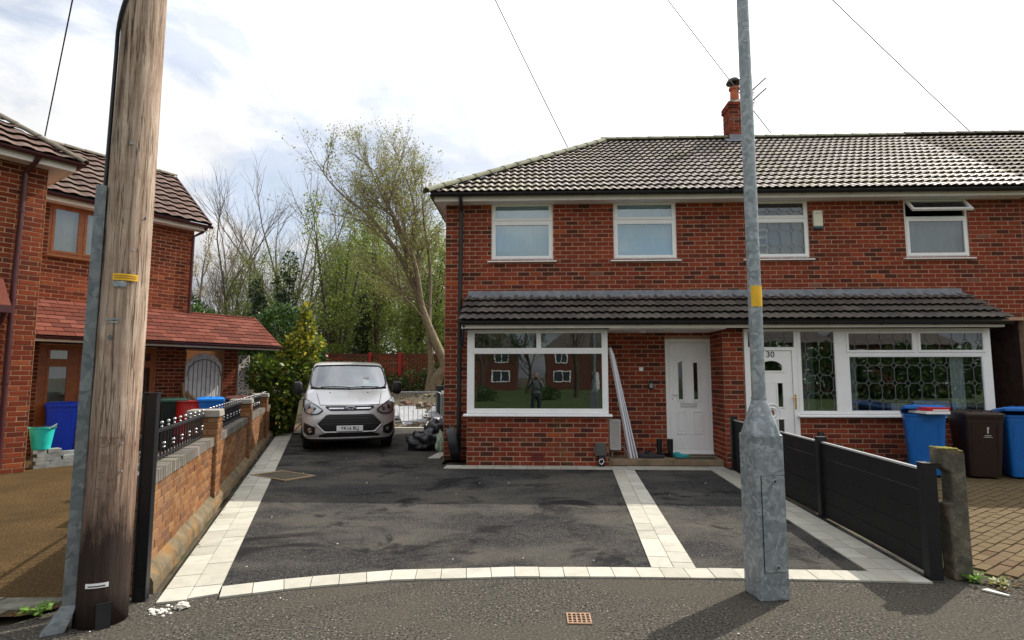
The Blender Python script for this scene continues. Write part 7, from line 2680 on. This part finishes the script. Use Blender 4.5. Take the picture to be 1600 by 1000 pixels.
def bush(name, label, cat, base, shape, n, size, mat, seed, stem=M['bark_dark'], group=None, extra=None, layers=0.0):
    """leafy mass: shape is a list of (cx,cy,cz,rx,ry,rz) lobes; leaves sit near the lobes' skins"""
    rng = random.Random(seed)
    t = thing(name, label, cat, base, 0, group)
    lm = MB()
    tot = sum(s[3] * s[5] for s in shape)
    sm_ = MB()
    bz = Vector(base)
    for (cx, cy, cz, rx, ry, rz) in shape:
        m = int(n * rx * rz / tot)
        sm_.tube([bz + Vector((rng.uniform(-.1, .1), rng.uniform(-.1, .1), 0)), Vector((cx, cy, cz - rz * 0.3)), Vector((cx, cy, cz + rz * 0.5))], [0.05, 0.03, 0.01], 6, cap=False)
        for i in range(m):
            d = Vector((rng.gauss(0, 1), rng.gauss(0, 1), rng.gauss(0, 1))).normalized()
            k = 0.55 + 0.45 * rng.random() ** 0.5
            q = 1 + 0.30 * noise.noise(d * 2.6 + Vector((cx, cy, cz)))
            c = Vector((cx + d.x * rx * k * q, cy + d.y * ry * k * q, cz + d.z * rz * k * q))
            s = size * rng.uniform(0.4, 1.7)
            a = (d + Vector((rng.gauss(0, .7), rng.gauss(0, .7), rng.gauss(0, .7) - 0.3))).normalized()
            b = a.cross(Vector((rng.gauss(0, 1), rng.gauss(0, 1), rng.gauss(0, 1)))).normalized()
            lm.poly([c, c + a * s * 0.5 + b * s * 0.3, c + a * s, c + a * s * 0.5 - b * s * 0.3])
    lm.build('crown', mat, t, world=True)
    sm_.build('stem', stem, t, world=True)
    if extra:
        em_ = MB()
        for i in range(extra[1]):
            cx, cy, cz, rx, ry, rz = shape[extra[2][rng.randrange(len(extra[2]))]]
            d = Vector((rng.gauss(0, 1), -abs(rng.gauss(0, 1)), rng.gauss(0, 1))).normalized()
            c = Vector((cx + d.x * rx, cy + d.y * ry, cz + d.z * rz))
            a = Vector((rng.gauss(0, 1), rng.gauss(0, 1), rng.gauss(0, 1))).normalized()
            b = a.cross(Vector((0, 0, 1))).normalized()
            s = size * 1.2
            em_.poly([c, c + a * s * 0.5 + b * s * 0.3, c + a * s, c + a * s * 0.5 - b * s * 0.3])
        em_.build('young_shoots', extra[0], t, world=True)
    return t


bush('golden_shrub', 'golden leaved conifer rising between the lean-to and the van', 'shrub', (-6.95, 16.2, 0),
     [(-6.75, 16.3, 2.45, 0.36, 0.4, 0.40), (-6.62, 16.4, 3.0, 0.22, 0.25, 0.42), (-6.40, 16.4, 2.55, 0.30, 0.3, 0.22), (-6.62, 16.4, 3.45, 0.09, 0.1, 0.28), (-6.95, 16.2, 2.05, 0.45, 0.4, 0.35), (-6.5, 16.2, 2.1, 0.32, 0.3, 0.3)],
     2600, 0.12, M['leaf_yellow'], 3)
bush('laurel_bush', 'mid green leafy shrub with red shoots below the golden conifer', 'bush', (-7.1, 15.6, 0),
     [(-7.05, 15.7, 1.25, 0.58, 0.5, 0.6), (-7.45, 15.5, 1.7, 0.45, 0.4, 0.45), (-6.75, 15.9, 1.65, 0.42, 0.4, 0.45), (-7.1, 15.6, 0.55, 0.45, 0.4, 0.5)],
     3600, 0.12, leaf_mat('green_gold_leaf', [(0.0, (0.03, 0.07, 0.012)), (0.6, (0.09, 0.15, 0.02)), (1.0, (0.28, 0.30, 0.035))], 0.3), 13, extra=(M['leaf_red'], 26, [0, 2]))
bush('laurel_bush', 'dark glossy laurel bush behind the lean-to roof', 'bush', (-12.2, 21.5, 0.5), [(-12.0, 21.5, 2.6, 1.3, 1.0, 1.3), (-13.2, 21.8, 3.4, 1.0, 0.9, 0.9), (-11.0, 21.5, 2.8, 0.9, 0.8, 1.0)], 9000, 0.13, M['leaf_dark'], 4)
bush('laurel_bush', 'rounded dark evergreen bush next to the ivy covered trunk', 'bush', (-9.9, 21.6, 0.6), [(-9.9, 21.8, 3.0, 1.15, 1.0, 1.3), (-9.0, 22.0, 2.4, 0.9, 0.8, 1.0)], 7000, 0.13, M['leaf_dark'], 6)
bush('evergreen_tree', 'dark pointed evergreen at the lean-to end of the garden', 'evergreen', (-17.0, 27, 0.6), [(-16.8, 27, 3.8, 1.0, 0.9, 1.2), (-16.7, 27, 4.8, 0.7, 0.6, 0.8), (-16.7, 27, 2.6, 1.3, 1.0, 1.2)], 5000, 0.13, M['leaf_ivy'], 7)
bush('laurel_bush', 'dark leafy bush beside the leaning tree trunk', 'bush', (-3.0, 23.4, 0.9), [(-2.9, 23.4, 2.6, 0.7, 0.6, 1.6), (-3.1, 23.5, 3.9, 0.5, 0.5, 0.8)], 3500, 0.12, M['leaf_dark'], 9)
for k, (x, y, hh, lab) in enumerate(((-11.6, 26.2, 6.9, 'tall trunk wrapped in dark ivy near the bare tree'), (-7.9, 26.3, 5.0, 'ivy covered trunk behind the garden wall'), (-12.9, 25.6, 5.6, 'leaning ivy covered trunk beside the laurel bush'))):
    rg = random.Random(60 + k)
    shp = []
    for j in range(7):
        f = j / 6
        shp.append((x + rg.uniform(-.25, .25) + 0.3 * f * (k == 2), y, 1.0 + (hh - 1.2) * f, (0.75 if k == 0 else 0.36) * (1.05 - 0.6 * f), 0.4, hh / 9))
    bush('ivy_trunk', lab, 'tree', (x, y, 0.8), shp, 4200, 0.11, M['leaf_ivy'], 70 + k)
# undergrowth band behind the wall
bush('undergrowth', 'tangle of bright green undergrowth behind the garden wall', 'undergrowth', (-7.5, 26.4, 0.9), [(-9.5 + 1.0 * i, 26.2 + 0.5 * (i % 3), 2.5 + 0.25 * (i % 2), 0.9, 0.5, 0.6) for i in range(8)], 8000, 0.10, M['leaf_spring'], 12)

bush('undergrowth', 'scrubby growth along the foot of the garden wall', 'undergrowth', (-5.5, 24.0, 1.0), [(-8.6 + 0.9 * i, 24.05 + 0.15 * (i % 2), 1.25 + 0.22 * ((i * 7) % 3), 0.55, 0.3, 0.45) for i in range(6)], 3000, 0.09, M['leaf_dark'], 14)
# weeds by the low wall of number 30 and at the gatepost
def weed(loc, n, h, seed, label, mat='leaf_weed', leaf=0.07):
    rng = random.Random(seed)
    t = thing('weed', label, 'weed', loc, 0, 'weeds along the paving')
    lm, sm_ = MB(), MB()
    b = Vector(loc)
    for i in range(n):
        a = rng.uniform(0, 2 * pi)
        d = Vector((cos(a) * 0.5, sin(a) * 0.4, 1)).normalized()
        pts = [b, b + d * h * 0.5, b + d * h * rng.uniform(0.8, 1.1) + Vector((cos(a) * 0.05, sin(a) * 0.05, -0.03))]
        sm_.tube(pts, 0.004, 4, cap=False)
        for k in range(7):
            c = pts[1].lerp(pts[2], k / 6) if k > 2 else pts[0].lerp(pts[1], 0.4 + k * 0.2)
            aa = Vector((rng.gauss(0, 1), rng.gauss(0, 1), rng.gauss(0, .5))).normalized()
            bb_ = aa.cross(Vector((0, 0, 1))).normalized()
            s = leaf * rng.uniform(0.6, 1.3)
            lm.poly([c, c + aa * s * 0.5 + bb_ * s * 0.3, c + aa * s, c + aa * s * 0.5 - bb_ * s * 0.3])
    sm_.build('stem', M[mat], t, world=True)
    lm.build('leaf_cluster', M[mat], t, world=True)


weed((5.35, 10.30, 0.0), 12, 0.42, 1, 'leafy green weed growing against the low wall of number 30')
weed((5.75, 10.36, 0.0), 8, 0.22, 2, 'small low weed growing under the leaded window')
weed((3.42, 4.80, 0.0), 7, 0.10, 3, 'small bright green weed tuft at the gatepost foot', leaf=0.05)
weed((3.56, 4.70, 0.0), 6, 0.07, 4, 'small weed tuft among debris near the gatepost', 'leaf_bud', 0.05)
weed((-3.35, 3.92, 0.0), 9, 0.10, 5, 'low green weed beside the cable guard', leaf=0.05)

# debris
dbm = MB()
rng = random.Random(77)
for i in range(46):
    x, y = -2.56 + rng.gauss(0, 0.05), 4.02 + rng.gauss(0, 0.04)
    s = rng.uniform(0.004, 0.014)
    dbm.sphere((x, y, s * 0.5), s, 6, (1.2, 1, 0.7))
dbm.build('stone_chippings', plain('white_chippings', (0.62, 0.60, 0.54), 0.9, 0.2), kind='stuff', label='white stone chippings at the telegraph pole foot', cat='chippings')
blob((-2.44, 4.07, 0.02), 0.032, (1.3, 1, 0.7), 5, 0.4, 10).build('pale_stone', plain('pale_stone', (0.55, 0.52, 0.44), 0.9), label='single pale stone near the black fence post', cat='stone')
pb = MB()
for i in range(44):
    x, y = rng.uniform(-4, 3), rng.uniform(3.6, 12)
    if -3.5 > x - (y - 4.3) * -0.377:
        continue
    s = rng.uniform(0.003, 0.008)
    pb.sphere((x, y, 0.006 + s * 0.5), s, 6, (1.3, 1, 0.6))
pb.build('pebbles', plain('pale_pebbles', (0.62, 0.60, 0.55), 0.9), kind='stuff', label='scattered pale pebbles on the tarmac', cat='pebbles')
dl = MB()
for i in range(150):
    x, y = 3.45 + abs(rng.gauss(0, 0.45)), 4.72 + rng.gauss(0, 0.12)
    s = rng.uniform(0.008, 0.03)
    Mx = Matrix.Translation((x, y, 0.012)) @ Matrix.Rotation(rng.uniform(0, 6), 4, 'Z') @ Matrix.Rotation(rng.uniform(-.5, .5), 4, 'X')
    dl.poly([Mx @ Vector(p) for p in ((-s, 0, 0), (0, -s * .4, 0.004), (s, 0, 0), (0, s * .4, 0.004))])
for i in range(60):
    t = rng.uniform(0.2, 12)
    p = L0 + WD * t + WN * rng.uniform(-0.02, 0.05)
    s = rng.uniform(0.01, 0.03)
    Mx = Matrix.Translation((p.x, p.y, 0.022)) @ Matrix.Rotation(rng.uniform(0, 6), 4, 'Z') @ Matrix.Rotation(rng.uniform(-.5, .5), 4, 'X')
    dl.poly([Mx @ Vector(q) for q in ((-s, 0, 0), (0, -s * .4, 0.004), (s, 0, 0), (0, s * .4, 0.004))])
dl.build('leaf_litter', plain('dry_leaf', (0.12, 0.075, 0.03), 0.9, 0.5, 30), kind='stuff', label='dry leaf litter along the paving edges', cat='leaf litter')
MB().hexa([(3.34, 4.62, 0.003), (3.44, 4.50, 0.003), (3.46, 4.51, 0.003), (3.40, 4.64, 0.003)], [(3.34, 4.62, 0.014), (3.44, 4.50, 0.014), (3.46, 4.51, 0.014), (3.40, 4.64, 0.014)]).build('slate_shard', plain('grey_shard', (0.42, 0.42, 0.38), 0.8), label='flat pale shard lying beside the gatepost', cat='shard')
MB().box(-3.40, -3.22, 4.28, 4.38, 0.004, 0.010, M=Matrix.Translation((0, 0, 0))).build('broken_tile', plain('broken_tile_grey', (0.36, 0.33, 0.28), 0.8), label='broken grey tile lying behind the cable guard', cat='tile')

# ------------------------------------------------------------------ across the road (seen in the window glass)
def far_house(loc, w, label, seed):
    t = thing('opposite_house', label, 'house', loc, 0, 'houses across the lawn')
    x, y, z = 0, 0, 0
    d = 7.0
    MB().box(-w / 2, w / 2, -d, 0, 0, 5.0).build('wall', plain('far_brick_%d' % seed, (0.12, 0.045, 0.032), 0.9, 0.3, 3), t)
    r = MB()
    o = 0.4
    r.poly([(-w / 2 - o, o, 4.95), (w / 2 + o, o, 4.95), (w / 2 - 2.6, -d / 2, 7.6), (-w / 2 + 2.6, -d / 2, 7.6)])
    r.poly([(-w / 2 - o, -d - o, 4.95), (-w / 2 + 2.6, -d / 2, 7.6), (w / 2 - 2.6, -d / 2, 7.6), (w / 2 + o, -d - o, 4.95)])
    r.poly([(-w / 2 - o, -d - o, 4.95), (-w / 2 - o, o, 4.95), (-w / 2 + 2.6, -d / 2, 7.6)])
    r.poly([(w / 2 + o, o, 4.95), (w / 2 + o, -d - o, 4.95), (w / 2 - 2.6, -d / 2, 7.6)])
    r.build('roof', plain('far_roof_%d' % seed, (0.085, 0.07, 0.06), 0.8, 0.2, 3), t)
    for (a, b, c, e) in ((-w / 2 + 0.8, -w / 2 + 3.0, 0.9, 2.3), (w / 2 - 3.0, w / 2 - 0.8, 0.9, 2.3), (-w / 2 + 1.0, -w / 2 + 2.6, 3.2, 4.5), (w / 2 - 2.6, w / 2 - 1.0, 3.2, 4.5)):
        f = MB().frame(a, b, c, e, 0.12, 0.003, 0.06).box((a + b) / 2 - 0.05, (a + b) / 2 + 0.05, 0.004, 0.055, c + 0.12, e - 0.12)
        wo = f.build('window', M['upvc'], t)
        MB().box(a + 0.12, b - 0.12, 0.003, 0.02, c + 0.12, e - 0.12).build('pane', plain('far_pane', (0.05, 0.06, 0.07), 0.1), wo)
    MB().box(-0.5, 0.5, 0.003, 0.07, 0.0, 2.1).build('door', M['door'], t)
    return t


for k, (x, y) in enumerate(((-8.0, -46), (7.5, -50), (24, -38), (39, -42))):
    far_house((x, y, 0), 12, ['red brick hipped house across the lawn beside the bare tree', 'red brick hipped house across the lawn, between two others', 'red brick hipped house across the lawn behind the hedge', 'last red brick hipped house of the row across the lawn'][k], k)
for k, (x, y) in enumerate(((16, -22), (21, -23), (26, -22), (31, -24))):
    bush('opposite_hedge', 'tall dark evergreen hedge clump on the lawn across the road', 'hedge', (x, y, 0), [(x, y, 1.6, 2.9, 1.2, 1.9), (x + 1.5, y, 2.4, 1.8, 1.0, 1.6)], 3500, 0.28, M['leaf_dark'], 130 + k, group='evergreen hedge across the lawn')
limb_tree('opposite_tree', 'bare spreading tree on the lawn across the road', (3.2, -24, 0), [([(3.2, -24, 0), (3.3, -24, 2.0), (3.1, -24, 4.5), (3.4, -24, 7)], 0.22, 0.06, 2.6, 14, 0.25)], 91, M['leaf_bud'], 1500, 0.08, M['bark_dark'], up=0.15, spread=0.6, wob=0.12, kids=(2, 3), ratio=0.66, minr=0.012)
for k, (x, y, sd) in enumerate(((-4.5, -27, 92), (8.5, -30, 93), (-0.6, -33, 94))):
    limb_tree('opposite_tree', ['bare tree standing alone on the lawn across the road', 'slim bare tree near the second house across the lawn', 'far bare tree between the houses across the lawn'][k], (x, y, 0), [([(x, y, 0), (x + 0.2, y, 2.0), (x - 0.3, y, 4.5), (x + 0.2, y, 7.5)], 0.22, 0.06, 2.8, 12, 0.25)], sd, M['leaf_dark'], 3500, 0.16, M['bark_dark'], 0.2, up=0.15, spread=0.6, wob=0.12, kids=(2, 3), ratio=0.66, minr=0.014)
for k, (x, y) in enumerate(((-3.6, -17), (0.6, -19), (5.4, -18))):
    bush('lawn_shrub', 'low rounded shrub on the lawn across the road', 'shrub', (x, y, 0), [(x, y, 0.5, 0.8, 0.7, 0.55), (x + 0.6, y, 0.35, 0.6, 0.5, 0.4)], 1200, 0.12, M['leaf_dark'], 95 + k, group='shrubs on the opposite lawn')

# the photographer, standing behind the lens
PS = thing('person', 'person in light jacket and dark trousers holding up a camera', 'person', (0.06, -0.50, 0))
sk = [((0, 0, 0.95), 0.135), ((0, 0, 1.12), 0.13), ((0, 0, 1.32), 0.155), ((0, 0.02, 1.46), 0.085), ((0, 0.03, 1.55), 0.058), ((0, 0.05, 1.64), 0.085), ((0, 0.045, 1.74), 0.078),
      ((0.10, 0, 0.88), 0.095), ((0.11, 0.01, 0.50), 0.065), ((0.12, -0.02, 0.10), 0.045), ((0.13, 0.12, 0.045), 0.04),
      ((-0.10, 0, 0.88), 0.095), ((-0.11, 0.01, 0.50), 0.065), ((-0.12, -0.02, 0.10), 0.045), ((-0.13, 0.12, 0.045), 0.04),
      ((0.19, 0.0, 1.41), 0.062), ((0.27, 0.10, 1.18), 0.046), ((0.12, 0.30, 1.42), 0.034), ((0.085, 0.345, 1.49), 0.028),
      ((-0.19, 0.0, 1.41), 0.062), ((-0.27, 0.10, 1.18), 0.046), ((-0.12, 0.30, 1.42), 0.034), ((-0.085, 0.345, 1.49), 0.028)]
ed = [(0, 1), (1, 2), (2, 3), (3, 4), (4, 5), (5, 6), (0, 7), (7, 8), (8, 9), (9, 10), (0, 11), (11, 12), (12, 13), (13, 14), (2, 15), (15, 16), (16, 17), (17, 18), (2, 19), (19, 20), (20, 21), (21, 22)]
me = bpy.data.meshes.new('body')
me.from_pydata([p for p, r in sk], ed, [])
bo = bpy.data.objects.new('body', me)
COL.objects.link(bo)
bo.parent = PS
RM[bo.name] = RM[PS.name]
sm = bo.modifiers.new('skin', 'SKIN')
for i, (p, r) in enumerate(sk):
    me.skin_vertices[0].data[i].radius = (r, r * (0.72 if i in (0, 1, 2) else 1.0))
    me.skin_vertices[0].data[i].use_root = (i == 0)
ss = bo.modifiers.new('sub', 'SUBSURF')
ss.levels = 2
ss.render_levels = 2
pm = NT('clothing_and_skin')
sep = pm.n.new('ShaderNodeSeparateXYZ')
pm.link(pm.coord('obj'), sep.inputs[0])
mr_ = pm.n.new('ShaderNodeMath')
mr_.operation = 'MULTIPLY'
mr_.inputs[1].default_value = 0.5
pm.link(sep.outputs[2], mr_.inputs[0])
pm.color(pm.ramp(mr_.outputs[0], [(0.0, (0.02, 0.02, 0.02)), (0.05, (0.03, 0.033, 0.045)), (0.485, (0.16, 0.17, 0.18)), (0.755, (0.45, 0.27, 0.20)), (0.855, (0.05, 0.035, 0.025))], 'CONSTANT'))
pm.set(rough=0.8)
me.materials.append(pm.mat)
for k in (-1, 1):
    for f in range(4):
        MB().tube([(k * 0.085, 0.345, 1.475 + f * 0.018), (k * 0.075, 0.385, 1.48 + f * 0.018), (k * 0.05, 0.39, 1.48 + f * 0.018)], [0.009, 0.009, 0.007], 6).build('finger', plain('skin', (0.45, 0.27, 0.20), 0.6), bo)
    MB().tube([(k * 0.08, 0.33, 1.475), (k * 0.05, 0.325, 1.50)], [0.010, 0.008], 6).build('thumb', plain('skin', (0.45, 0.27, 0.20), 0.6), bo)
ch_ = thing('hand_camera', 'black camera held at eye level by the person', 'camera', (0.06, -0.15, 1.47))
MB().box(-0.065, 0.065, -0.03, 0.03, 0, 0.09).build('camera_body', M['black'], ch_, bevel=0.008)
MB().tube([(0, 0.03, 0.045), (0, 0.075, 0.045)], 0.035, 16).build('lens_barrel', M['black'], ch_)

bpy.context.view_layer.update()
